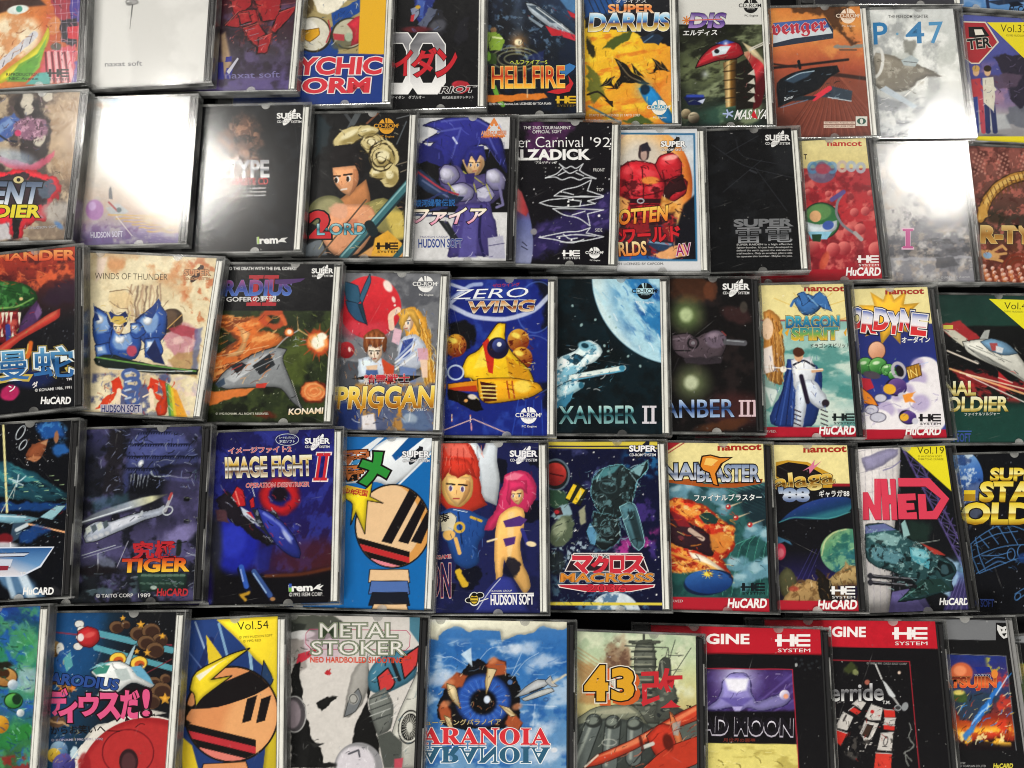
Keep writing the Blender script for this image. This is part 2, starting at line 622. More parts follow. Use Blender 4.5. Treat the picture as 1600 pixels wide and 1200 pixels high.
    def craft(self, x, y, L, ang, hull='8890a0', dark='20242c', lite='e8f0f8', wing=.45, glass='203860', fat=.13, trim=None):
        """an ordinary delta-winged flying machine, nose towards ang (degrees, y down)"""
        a = math.radians(ang)
        ux, uy = math.cos(a), math.sin(a)

        def q(u, v):
            return (x + L * (u * ux - v * uy), y + L * (u * uy + v * ux))
        for sg in (1, -1):
            wp = [q(.12, sg * fat * .6), q(-.28, sg * wing), q(-.42, sg * wing * .95), q(-.36, sg * fat * .5)]
            self.po(wp, dark if sg > 0 else hull, '080a0e', 1.2, 1, 0)
            self.l([wp[0], wp[1]], L * .02 + .4, lite, 1, .8)
            if trim:
                self.l([q(-.2, sg * wing * .72), q(-.4, sg * wing * .72)], L * .05, trim, 1)
            self.p([q(-.25, sg * fat * .4), q(-.5, sg * fat * 1.5), q(-.56, sg * fat * 1.2), q(-.45, sg * fat * .3)], hull, 1)
        bd = [q(.5, 0), q(.3, fat * .45), q(0, fat), q(-.42, fat * .75), q(-.48, 0), q(-.42, -fat * .75), q(0, -fat), q(.3, -fat * .45)]
        self.po(bd, hull, '080a0e', 1.2)
        self.p([q(.5, 0), q(.3, -fat * .42), q(0, -fat * .9), q(-.4, -fat * .6), q(-.4, -fat * .1), q(.2, -fat * .1)], lite, 1.5, .75)
        self.p([q(.24, -fat * .2), q(.08, -fat * .5), q(-.1, -fat * .3), q(-.08, fat * .2), q(.1, fat * .25)], glass, 1.2)
        self.l([q(.17, -fat * .2), q(0, -fat * .32)], L * .012 + .5, 'dfefff', 1, .7)
        for k in (-.2, -.32):
            self.l([q(k, -fat * .8), q(k, fat * .8)], .8, dark, 1, .7)

    def scrib(self, pts, n, cols, ln=(4, 11), wd=(.9, 1.8), ang=None, spread=40, al=.62):
        """pen work: short curved strokes of the given inks scattered inside an outline"""
        g = np.random.default_rng(self.seed + 11)
        self.seed += 2
        P = np.array(pts, float)
        lo, hi = P.min(0), P.max(0)
        clip = self.pm(pts, 3)
        for k in range(n):
            x, y = g.uniform(lo[0], hi[0]), g.uniform(lo[1], hi[1])
            a = math.radians((ang if ang is not None else g.uniform(0, 180)) + g.uniform(-spread, spread))
            L = g.uniform(*ln)
            b = g.uniform(-.35, .35) * L
            dx, dy = math.cos(a) * L / 2, math.sin(a) * L / 2
            q = [(x - dx, y - dy), (x - dy * b / L, y + dx * b / L), (x + dx, y + dy)]
            self.put(self.lm(q, g.uniform(*wd), 1.0, 0, k % 2 == 0) * clip, cols[k % len(cols)], al)

    def face(self, x, y, r, skin='ecc49c', eye='30405c', tilt=0, turn=0.0, lip='a84840'):
        """a plain painted face"""
        a = math.radians(tilt)

        def q(u, v):
            return (x + r * (u * math.cos(a) - v * math.sin(a)), y + r * (u * math.sin(a) + v * math.cos(a)))
        sh = hexc(skin) * [.8, .68, .6]
        self.p([q(-.78, -.8), q(.78, -.8), q(.8, .1), q(.5, .7), q(.08, 1.08), q(-.4, .75), q(-.8, .1)], skin, 1.2)
        self.p([q(.5, -.6), q(.8, -.5), q(.8, .1), q(.5, .7), q(.1, 1.06), q(.4, .4)], sh, 2.5, .6)
        for sx in (-.38 + turn, .36 + turn):
            self.l([q(sx - .26, -.28), q(sx + .24, -.3 + abs(sx) * .1)], max(.9, r * .11), '20140f', .9)
            self.e(*q(sx, -.02), r * .15, r * .2, 'f4f0ec', 0, 1)
            self.e(*q(sx + turn * .2, 0), r * .1, r * .17, eye, 0, .9)
        self.l([q(turn * 1.4, .1), q(turn * 1.6 + .05, .32)], .9, sh, 1)
        self.l([q(turn - .16, .62), q(turn + .18, .6)], max(.9, r * .1), lip, 1)

    # ---- lettering and emblems (vector shapes)
    def to_local(self, pts):
        c = self.c
        P = np.asarray(pts, float)
        d = ray_dir(P[:, 0], P[:, 1])
        n = c.R[:, 2]
        p0 = c.org + c.R @ np.array([0, 0, PZ * .001])
        t = ((p0 - CAM) @ n) / (d @ n)
        return ((CAM + d * t[:, None]) - c.org) @ c.R * 1000

    def tris(self, pts, faces, cols):
        Lc = self.to_local(pts)
        ok = (Lc[:, 0] <= PR - .05) & (Lc[:, 0] >= PL) & (Lc[:, 1] < PT) & (Lc[:, 1] > PB)
        Lc[:, 0] = np.clip(Lc[:, 0], PL + .1, PR - .05)
        Lc[:, 1] = np.clip(Lc[:, 1], PB + .05, PT - .05)
        if not ok.any():
            return
        self.layer += 1
        z = PZ + .02 + .007 * self.layer
        b = len(self.tv)
        self.tv += [(p[0], p[1], z) for p in Lc]
        self.tc += list(cols)
        self.tf += [tuple(b + i for i in f) for f in faces]

    def vp(self, pts, c):
        f = tessellate_polygon([[Vector((x, y, 0)) for x, y in pts]])
        self.tris(pts, f, [hexc(c)] * len(pts))

    def ve(self, cx, cy, rx, ry, c, n=28):
        self.vp([(cx + rx * math.cos(2 * math.pi * k / n), cy + ry * math.sin(2 * math.pi * k / n)) for k in range(n)], c)

    def vl(self, p0, p1, wd, c):
        d = np.array(p1, float) - p0
        k = np.array([-d[1], d[0]]) / max(np.hypot(*d), 1e-6) * wd / 2
        p0, p1 = np.array(p0, float), np.array(p1, float)
        self.vp([tuple(p0 + k), tuple(p1 + k), tuple(p1 - k), tuple(p0 - k)], c)

    def t(self, s, p0, p1, h, c='fff', b=0.0, out=(), sl=0.0, bow=0.0):
        """lettering: s set from p0 to p1 along its foot line, h tall, bold b, outlines [(spread, colour)], slant sl; c may be stops"""
        (bv, bf) = glyphs(s, 0.0)
        b *= .7
        out = [(o * .75, k) for o, k in out]
        x0, x1, y0, y1 = bv[:, 0].min(), bv[:, 0].max(), bv[:, 1].min(), bv[:, 1].max()
        p0, p1 = np.array(p0, float), np.array(p1, float)
        d = p1 - p0
        nrm = np.array([d[1], -d[0]]) / max(np.hypot(*d), 1e-6)
        for off, col in [(o + b, k) for o, k in out] + [(b, c)]:
            grad = isinstance(col, (list, tuple)) and isinstance(col[0], (list, tuple))
            v, f = glyphs(s, off, tuple(k[0] for k in col[1:-1]) if grad else ())
            u, w = (v[:, 0] - x0) / (x1 - x0), (v[:, 1] - y0) / (y1 - y0)
            P = p0 + u[:, None] * d + (w * h)[:, None] * nrm + (w * h * sl)[:, None] * d / np.hypot(*d)
            if bow:
                P = P + (bow * 4 * u * (1 - u))[:, None] * nrm
            if isinstance(col, (list, tuple)) and isinstance(col[0], (list, tuple)):
                cs = np.stack([hexc(k[1]) for k in col])
                cc = np.stack([np.interp(w, [k[0] for k in col], cs[:, j]) for j in range(3)], -1)
            else:
                cc = [hexc(col)] * len(v)
            self.tris(P, f, cc)

    def cdrom(self, x, y, w, c='fff', hole='000', sub=True):
        """the disc emblem with CD-ROM2 lettering, centred at x, y; w = lettering width"""
        r = w * .31
        self.ve(x, y, r, r, c)
        self.vp([(x - 1, y), (x - r * .45, y - r * .9), (x - r * .18, y - r)], hole)
        self.vp([(x + 1, y), (x + r * .05, y - r * .99), (x + r * .15, y - r * .98)], hole)
        self.vp([(x - w * .33, y - w * .105), (x + w * .33, y - w * .105), (x + w * .33, y + w * .085), (x - w * .33, y + w * .085)], hole)
        self.t('CD-ROM', (x - w * .49, y + w * .065), (x + w * .43, y + w * .065), w * .15, c, .02)
        self.t('2', (x + w * .44, y - w * .01), (x + w * .49, y - w * .01), w * .08, c, .0)
        self.t('SYSTEM', (x - r * .5, y + w * .15), (x + r * .5, y + w * .15), w * .05, hole, .0)
        if sub:
            self.t('PC Engine', (x - w * .25, y + w * .47), (x + w * .3, y + w * .47), w * .1, c)

    def supercd(self, x, y, w, c='fff', hole='000', disc=None):
        """SUPER CD-ROM2 SYSTEM emblem"""
        a, rx, ry = .45, w * .24, w * .36
        self.vp([(x + rx * math.cos(t) * math.cos(a) + ry * math.sin(t) * math.sin(a), y - rx * math.cos(t) * math.sin(a) * -1 * -1 + ry * math.sin(t) * math.cos(a) * -1)
                 for t in [k * math.pi / 14 for k in range(28)]], disc or c)
        self.vp([(x + w * .02, y - w * .1), (x + w * .13, y - w * .36), (x + w * .2, y - w * .33)], hole)
        self.t('SUPER', (x - w * .5, y + w * .06), (x + w * .5, y + w * .06), w * .22, c, .05, [(.06, hole)])
        self.t('CD-ROM² SYSTEM', (x - w * .5, y + w * .24), (x + w * .5, y + w * .24), w * .1, c, .01, [(.05, hole)])

    def he(self, x, y, w, h, c='fff', sysc=None):
        """the HE SYSTEM emblem in a box x, y, w, h"""
        def B(a, b, cc, d):
            self.vp([(x + w * a, y + h * b), (x + w * cc, y + h * b), (x + w * cc, y + h * d), (x + w * a, y + h * d)], c)
        B(.06, .0, .19, .68); B(.0, .28, .06, .42); B(.19, .28, .42, .42); B(.42, .0, .55, .68)
        B(.61, .0, 1.0, .13); B(.55, .28, 1.0, .42); B(.61, .55, 1.0, .68); B(.555, .13, .66, .28); B(.555, .42, .66, .55)
        self.t('SYSTEM', (x + w * .08, y + h), (x + w, y + h), h * .2, sysc or c, .0)

    def hucard(self, x, y, w, c='fff'):
        self.t('HuCARD', (x, y), (x + w, y), w * .23, c, .05, (), .12)

    def roman(self, n, x0, y0, x1, y1, c, sl=0.0):
        w = (x1 - x0) / n
        h = y1 - y0
        for k in range(n):
            a, b = x0 + k * w, x0 + (k + 1) * w
            for u0, u1, v0, v1 in ((.03, .97, 0, .11), (.3, .7, .11, .89), (.03, .97, .89, 1)):
                self.vp([(a + (b - a) * u + sl * h * (1 - v), y0 + h * v) for u, v in ((u0, v0), (u1, v0), (u1, v1), (u0, v1))], c)

    def box(self, x0, y0, x1, y1, c):
        self.vp([(x0, y0), (x1, y0), (x1, y1), (x0, y1)], c)

    # ---- to mesh
    def mesh(self):
        ny, nx = self.px.shape
        gx = np.concatenate([[PL], self.gx]) if self.x0 > PL + .1 else self.gx
        C = np.concatenate([self.C[:, :1], self.C], 1) if self.x0 > PL + .1 else self.C
        nx = len(gx)
        X, Y = np.meshgrid(gx, self.gy)
        V = np.stack([X, Y, np.full_like(X, PZ)], -1).reshape(-1, 3)
        I = np.arange(ny * nx).reshape(ny, nx)
        Q = np.stack([I[1:, :-1], I[1:, 1:], I[:-1, 1:], I[:-1, :-1]], -1).reshape(-1, 4)
        cols = C.reshape(-1, 3)
        # the sheet's underside and cut edges
        zb = PZ - .45
        b0 = len(V)
        ex = np.array([[PL, PB, zb], [PR, PB, zb], [PR, PT, zb], [PL, PT, zb]] + [[PL, PB, PZ - .002], [PR, PB, PZ - .002], [PR, PT, PZ - .002], [PL, PT, PZ - .002]])
        V = np.concatenate([V, ex])
        cols = np.concatenate([cols, np.full((8, 3), .85)])
        Q2 = np.array([[3, 2, 1, 0], [0, 1, 5, 4], [1, 2, 6, 5], [2, 3, 7, 6], [3, 0, 4, 7]]) + b0
        Q = np.concatenate([Q, Q2])
        b1 = len(V)
        loops = Q.reshape(-1)
        starts = np.arange(0, len(Q) * 4, 4)
        tot = np.full(len(Q), 4)
        if self.tv:
            V = np.concatenate([V, np.array(self.tv)])
            cols = np.concatenate([cols, np.array(self.tc)])
            tl, ts, tt = [], [], []
            pos = len(loops)
            for f in self.tf:
                tl += [b1 + i for i in f]
                ts.append(pos)
                tt.append(len(f))
                pos += len(f)
            loops = np.concatenate([loops, np.array(tl)])
            starts = np.concatenate([starts, np.array(ts)])
            tot = np.concatenate([tot, np.array(tt)])
        me = bpy.data.meshes.new('cover_sheet')
        me.vertices.add(len(V))
        me.vertices.foreach_set('co', (V * .001).astype(np.float32).ravel())
        me.loops.add(len(loops))
        me.loops.foreach_set('vertex_index', loops.astype(np.int32))
        me.polygons.add(len(starts))
        me.polygons.foreach_set('loop_start', starts.astype(np.int32))
        me.polygons.foreach_set('loop_total', tot.astype(np.int32))
        at = me.color_attributes.new('ink', 'BYTE_COLOR', 'POINT')
        rgba = np.concatenate([np.clip(cols, 0, 1), np.ones((len(cols), 1))], 1).astype(np.float32)
        at.data.foreach_set('color_srgb', rgba.ravel())
        me.materials.append(M_PRINT)
        me.update(calc_edges=True)
        me.validate()
        return me


_gl = {}


def glyphs(s, off, cuts=()):
    k = (s, round(off, 3), cuts)
    if k not in _gl:
        cu = bpy.data.curves.new('lettering', 'FONT')
        cu.body = s
        cu.offset = off
        cu.resolution_u = 3
        o = bpy.data.objects.new('lettering', cu)
        COL.objects.link(o)
        dg = bpy.context.evaluated_depsgraph_get()
        me = bpy.data.meshes.new_from_object(o.evaluated_get(dg), depsgraph=dg)
        if cuts:                       # extra edge rows so that inks can change part-way up the letters
            b0 = glyphs(s, 0.0)[0][:, 1]
            bm = bmesh.new()
            bm.from_mesh(me)
            for c in cuts:
                bmesh.ops.bisect_plane(bm, geom=bm.verts[:] + bm.edges[:] + bm.faces[:],
                                       plane_co=(0, b0.min() + c * (b0.max() - b0.min()), 0), plane_no=(0, 1, 0))
            bm.to_mesh(me)
            bm.free()
        v = np.array([p.co[:2] for p in me.vertices])
        f = [tuple(q.vertices) for q in me.polygons]
        bpy.data.objects.remove(o)
        bpy.data.meshes.remove(me)
        bpy.data.curves.remove(cu)
        _gl[k] = (v, f)
    return _gl[k]


def build_case(c, sheet):
    root = bpy.data.objects.new('jewel_case', None)
    root.empty_display_size = .02
    COL.objects.link(root)
    root.matrix_world = c.mw
    root['label'] = c.label
    root['category'] = 'jewel case'
    root['group'] = 'game cases spread out in rows on the dark table'
    link('case_base', ME_BASE, root)
    link('disc_tray', ME_TRAY[c.kind], root)
    link('hinge_strip', ME_HINGE, root)
    link('edge_rail', ME_RAIL[c.kind], root)
    lid = link('lid', ME_LID, root)
    for x, y, r in CLIPS:
        k = link('sheet_clip', ME_CLIP, lid)
        k.location = (x * .001, y * .001, 0.0085)
        k.rotation_euler = (0, 0, r)
    for x, y in CATCHES:
        k = link('lid_catch', ME_CATCH, lid)
        k.location = (x * .001, y * .001, .00815)
    link('cover_sheet', sheet, root)

# key, upper-right corner, lower-right corner (photo pixels), edge kind, label
LAYOUT = [
    ('B', [
        ('0a', (1483, -200), (1507, 7), 'pale', 'jewel case showing only its clear lower edge above the grey propeller plane case'),
        ('0b', (1662, -190), (1690, 25), 'black', 'blue jewel case partly cut off at the upper right corner of the photo'),
    ]),
    ('B', [
        ('10', (140, -70), (132, 128), 'black', 'jewel case with orange painting, lime green scarf and violet corner'),
        ('11', (343, -70), (330, 128), 'black', 'jewel case with nearly blank white cover and small grey pin drawing'),
        ('12', (480, -60), (463, 141), 'pale', 'jewel case with dark red machine on a dim purple cover'),
        ('13', (618, -40), (610, 161), 'pale', 'jewel case with broad yellow bar above red lettering on blue'),
        ('14', (762, -37), (760, 168), 'pale', 'black jewel case with huge silver double zero and red katakana'),
        ('15', (912, -27), (915, 178), 'pale', 'jewel case with red and grey rocket over orange flaming lettering on black'),
        ('16', (1060, -10), (1065, 195), 'pale', 'jewel case with black winged dragons on a golden yellow cover'),
        ('17', (1203, -10), (1214, 197), 'pale', 'jewel case with glossy red snake-headed machine in dark green clouds'),
        ('18', (1358, 4), (1377, 214), 'pale', 'jewel case with black helicopter over a rust orange desert'),
        ('19', (1504, 10), (1529, 215), 'black', 'jewel case with blue letters over a pale grey propeller plane'),
        ('1a', (1663, 22), (1692, 229), 'black', 'jewel case with a couple standing before blue, yellow band below'),
    ]),
    ('M', [
        ('20', (138, 136), (112, 378), 'black', 'jewel case with red jagged flame, blue dripping letters and beige smoke'),
        ('21', (310, 146), (291, 380), 'black', 'jewel case washed out white by the lamp, purple ball at lower left'),
        ('22', (487, 160), (472, 392), 'pale', 'black jewel case with brown figure and silver letters, half caught in glare'),
        ('23', (654, 171), (643, 405), 'pale', 'jewel case with bare-chested warrior, cream hair curls and teal staff'),
        ('24', (811, 176), (805, 412), 'black', 'jewel case with indigo-haired armoured heroine on black and white'),
        ('25', (971, 186), (965, 418), 'pale', 'black jewel case with white line drawings of a fighter from three sides'),
        ('26', (1104, 198), (1111, 424), 'pale', 'jewel case with muscular red soldier in a white border'),
        ('27', (1251, 198), (1268, 420), 'pale', 'plain black jewel case with grey kanji and a paragraph of small print'),
        ('28', (1368, 213), (1395, 434), 'black', 'jewel case with red bubbly cover and small green round pod'),
        ('29', (1513, 218), (1540, 443), 'black', 'jewel case with grey misty cover washed out by glare, single pink letter'),
        ('2a', (1672, 226), (1705, 452), 'black', 'jewel case with golden skeleton arch over reddish brown flesh'),
    ]),
    ('M', [
        ('30', (130, 380), (130, 635), 'black', 'jewel case with green snake head and long red tongue'),
        ('31', (352, 402), (315, 654), 'pale', 'jewel case with blue armoured knight on a cream and peach cover'),
        ('32', (536, 412), (520, 660), 'pale', 'jewel case with orange fire bird and grey jet under black title band'),
        ('33', (703, 424), (691, 677), 'pale', 'jewel case with large red ball and two young heroes on grey'),
        ('34', (871, 432), (870, 684), 'pale', 'jewel case with bulky yellow spaceship on royal blue'),
        ('35', (1046, 432), (1051, 681), 'pale', 'jewel case with white spaceship before a large pale blue planet'),
        ('36', (1189, 430), (1199, 680), 'black', 'very dark jewel case with two green glows and a brown gun ship'),
        ('37', (1334, 442), (1355, 682), 'black', 'jewel case with blue caped swordsman and small blue dragon emblem on cream'),
        ('38', (1465, 445), (1497, 685), 'black', 'jewel case with cartoon green gun pod among lilac clouds on navy'),
        ('39', (1628, 455), (1665, 698), 'black', 'dark green jewel case with white jet and yellow corner'),
    ]),
    ('M', [
        ('40', (125, 652), (110, 935), 'black', 'jewel case with pale blue space fighter and brown asteroid in starry space'),
        ('41', (331, 662), (316, 942), 'black', 'jewel case with grey helicopter before a dark dragon, red kanji below'),
        ('42', (537, 667), (531, 944), 'pale', 'indigo jewel case with red ring and long blue missile'),
        ('43', (690, 682), (678, 957), 'pale', 'bright blue jewel case with big peach disc and white diagonal flash'),
        ('44', (857, 688), (860, 962), 'pale', 'navy jewel case with red-haired and pink-haired cartoon girls'),
        ('45', (1043, 686), (1052, 958), 'pale', 'jewel case with dark robot jet in stars between two yellow stripes'),
        ('46', (1209, 690), (1220, 961), 'black', 'jewel case with fiery red bird craft over teal circuits, cream top'),
        ('47', (1340, 690), (1360, 962), 'black', 'jewel case with green planet over tan rocks, cream top'),
        ('48', (1493, 692), (1532, 956), 'black', 'jewel case with pink block letters and purple lattice tower, yellow corner'),
        ('49', (1655, 700), (1700, 962), 'black', 'black jewel case with gold block letters and blue line drawing of a ship'),
    ]),
    ('T', [
        ('50', (77, 943), (60, 1200), 'pale', 'green and blue jewel case cut off at the lower left corner of the photo'),
        ('51', (290, 953), (273, 1200), 'pale', 'jewel case with pink katakana over a big red dome'),
        ('52', (449, 959), (447, 1200), 'pale', 'yellow jewel case with orange disc, yellow bolt and blue stripes'),
        ('53', (672, 962), (663, 1200), 'black', 'jewel case with black and white portrait, olive outlined letters'),
        ('54', (902, 969), (902, 1200), 'black', 'jewel case with giant blue eye held by claws in a cloudy sky'),
        ('55', (1104, 991), (1107, 1200), 'black', 'jewel case with grey battleship, gold numerals and red biplane'),
        ('56', (1299, 981), (1311, 1200), 'black', 'black jewel case with red band and purple picture over yellow moon ground'),
        ('57', (1479, 968), (1502, 1200), 'black', 'black jewel case with red band and red and white mechanical ship'),
        ('58', (1588, 961), (1622, 1200), 'grey', 'grey-banded jewel case with small fiery red and blue picture'),
        ('59', (1762, 984), (1800, 1200), 'grey', 'grey jewel case of which only a sliver shows at the right edge'),
    ]),
]

# ------------------------------------------------------------------ the covers
INKF = {}


def cover(key):
    def dec(fn):
        INKF[key] = fn
        return fn
    return dec


@cover('0a')
def _(a):
    a.bg('303038')


@cover('0b')
def _(a):
    a.vg([(-150, '3a6ab0'), (20, '5a8cc4')])
    a.n('9ab8dc', 20, .5, .7, .6)
    a.p([(1540, 2), (1600, -4), (1600, 3), (1560, 8)], '223048', 2)
    a.l([(1541, -10), (1545, 18)], 5, '1c2c50', 1.5)
    a.p([(1576, 4), (1590, 2), (1600, 8), (1580, 11)], '101828', 1.5)
    a.hucard(1577, 19, 42, '182030')


@cover('10')
def _(a):
    a.lg((0, 0), (120, 40), [(0, 'e8a860'), (.55, 'd87838'), (.8, 'c05038')])
    a.e(22, 58, 42, 34, 'f8e8c8', -20, 16)
    a.n('c86a28', 22, .5, .7, .6)
    a.p([(-5, 0), (60, -4), (72, 8), (30, 12), (-5, 22)], '3a1c10', 5)
    a.e(28, 15, 17, 7, 'e8f0ec', -8, 2)
    a.e(30, 14, 5, 5, '4a9a88', 0, 2)
    a.p([(75, -5), (140, -5), (134, 60), (95, 40)], 'a83848', 3, 1, 6)
    a.p([(108, 0), (138, -5), (134, 40), (112, 30)], '4a3c98', 3, 1, 4)
    a.p([(88, 30), (122, 26), (118, 74), (96, 66)], '201828', 3, 1, 5)
    a.e(84, 40, 10, 14, 'd88850', 20, 3, 1, 4)
    a.p([(105, 42), (128, 40), (126, 62), (106, 60)], 'd02838', 1)
    a.p([(76, 40), (60, 72), (0, 116), (-5, 128), (0, 132), (60, 100), (78, 60)], 'e8e030', 2)
    a.p([(74, 56), (58, 84), (8, 124), (40, 128), (62, 105)], '88c040', 2)
    a.p([(30, 100), (64, 82), (58, 104), (40, 128), (10, 128)], '5aa038', 3, .8)
    for k in range(4):
        a.l([(-2 + 14 * k, 104 - 12 * k), (12 + 14 * k, 90 - 12 * k)], 11, 'd8d8e0', 1.5)
        a.l([(4 + 14 * k, 104 - 12 * k), (9 + 14 * k, 88 - 12 * k)], 1.2, '504858')
    a.p([(68, 80), (118, 70), (122, 130), (60, 130)], 'd85868', 3, 1, 8)
    for k in range(4):
        a.l([(76 + k * 10, 82), (80 + k * 11, 128)], 5, 'f0c8c8', 1.5, .8)
        a.l([(71 + k * 10, 82), (74 + k * 11, 128)], 3, '701828', 1.5)
    a.e(88, 72, 8, 7, '606058', 0, 2, 1, 4)
    a.p([(60, 114), (80, 112), (78, 132), (40, 132)], '58b0a8', 3)
    a.p([(118, 96), (134, 90), (132, 132), (112, 132)], '5a4898', 4, 1, 5)
    for k in range(6):
        a.l([(86 + 9 * k, -2), (90 + 8 * k, 128)], .8, 'e8d8e8', .8, .6)
        a.l([(78, 8 + 14 * k), (136, 2 + 16 * k)], .8, 'e8d8e8', .8, .5)
    a.mot(.15)
    a.t('REPRODUCTION', (10, 118.5), (60, 118.5), 4.6, '102010', .01)
    a.t('NEC Avenue', (14, 125), (60, 125), 4.6, '102010', .01)
    a.he(74, 108, 34, 18, '101010')


@cover('11')
def _(a):
    a.bg('dcdcda')
    a.n('eeeeec', 60, .4, .6, .6)
    a.ring(206, 3, 9, 4, 2, '808080', 0, 1.2)
    a.e(209, 2, 8, 4, '909090', 20, 2, .7)
    a.e(202, 6, 5, 3, '707070', 0, 2, .7)
    a.l([(207, 8), (203, 45)], 2, '585858', 1, 1, 0, True)
    a.t('naxat soft', (164, 104), (222, 102.5), 7.5, '8a8a8e', .02)


@cover('12')
def _(a):
    a.vg([(0, '4a1c28'), (40, '3a2430'), (80, '403844'), (125, '5a4c84')], 10)
    a.n('6a5a88', 26, .5, .72, .6)
    a.n('1c1218', 26, .5, .7, .6)
    a.p([(345, 55), (352, 50), (362, 100), (348, 118)], 'c8a880', 6, .8)
    for pts in ([(360, 0), (395, -5), (392, 12), (366, 24)], [(352, 40), (372, 18), (400, 14), (405, 34), (370, 44)],
                [(380, 44), (404, 36), (420, 60), (408, 78), (388, 62)], [(398, 0), (440, -4), (436, 30), (410, 34)],
                [(436, 20), (462, 10), (461, 18), (430, 52), (424, 48)], [(405, 60), (425, 52), (418, 82), (402, 84)],
                [(372, 22), (388, 20), (392, 34), (376, 38)]):
        a.po(pts, 'a02028', '1c0a10', 2.4, 1.5, 3)
        a.l(pts[:2], 1.4, 'e06860', 1, .7)
    a.n('c84840', 9, .55, .75, .5, a.pm([(350, 0), (450, 0), (430, 80), (380, 70)], 20))
    for k in range(5):
        a.l([(376 + 7 * k, 40 + 8 * k), (392 + 6 * k, 36 + 8 * k)], 1, '8aa0b0', 1, .7)
    a.l([(425, 10), (462, 4)], 1, 'a06060', 1, .6)
    a.mot(.15)
    a.vp([(341, 124), (341, 98), (349, 97), (350, 124)], '2c2c88')
    a.vp([(352, 122), (354, 106), (364, 108), (360, 124)], '2c2c88')
    a.vp([(352, 97), (353, 89), (362, 88), (362, 96)], '303090')
    a.vp([(354, 112), (371, 90), (373, 92), (358, 116)], 'c8c8d8')
    a.t('naxat soft', (352, 123), (437, 121), 10, '7a74a8', .005)


@cover('13')
def _(a):
    a.bg('1c3a88')
    a.p([(460, 0), (565, 0), (563, 84), (466, 84)], 'a89868', 2)
    a.p([(455, -5), (492, -5), (486, 20), (468, 34)], '6a5a38', 4, 1, 6)
    a.p([(486, -5), (548, -5), (530, 14), (512, 22), (496, 18)], 'f0ead8', 3, 1, 3)
    a.p([(516, 20), (566, -2), (566, 18), (540, 30), (520, 42)], '1a4898', 2, 1, 3)
    a.p([(472, 70), (520, 40), (530, 84), (468, 86)], '18408c', 2, 1, 4)
    a.e(490, 54, 28, 28, '282010', -30, 2)
    a.e(489, 53, 26, 26, 'd8d4c4', -30, 2)
    a.e(482, 46, 14, 16, 'f4f2ea', -30, 6)
    a.l([(513, 32), (517, 48), (510, 66)], 2, 'b83040')
    a.po([(474, 48), (498, 44), (500, 54), (484, 66), (474, 60)], 'd8a020', '604008', 1.4)
    a.e(545, 52, 28, 24, '303020', -20, 2)
    a.e(546, 52, 26, 22, 'c0bca4', -20, 2)
    a.e(540, 66, 22, 9, '5a5840', -20, 4, .8)
    a.p([(542, 38), (556, 26), (566, 24), (566, 66), (548, 72), (552, 50)], 'c83040', 2)
    a.p([(520, 52), (538, 54), (538, 64), (522, 62)], 'b84048', 1.5)
    a.e(545, 58, 6, 7, 'a8b8a0', 0, 2)
    a.mot(.16)
    a.p([(563, -8), (606, -8), (602, 85), (560, 84)], 'e8b428', 1)
    a.p([(450, 84), (620, 86), (620, 160), (450, 160)], '1c3a88', 1.5)
    for s, p0, p1, h in (('YCHIC', (466, 116), (594, 115), 25), ('ORM', (473, 145), (575, 144), 22)):
        a.t(s, p0, p1, h, 'd83844', .06, [(.08, '203060'), (.05, 'f0e8ec')], .12)


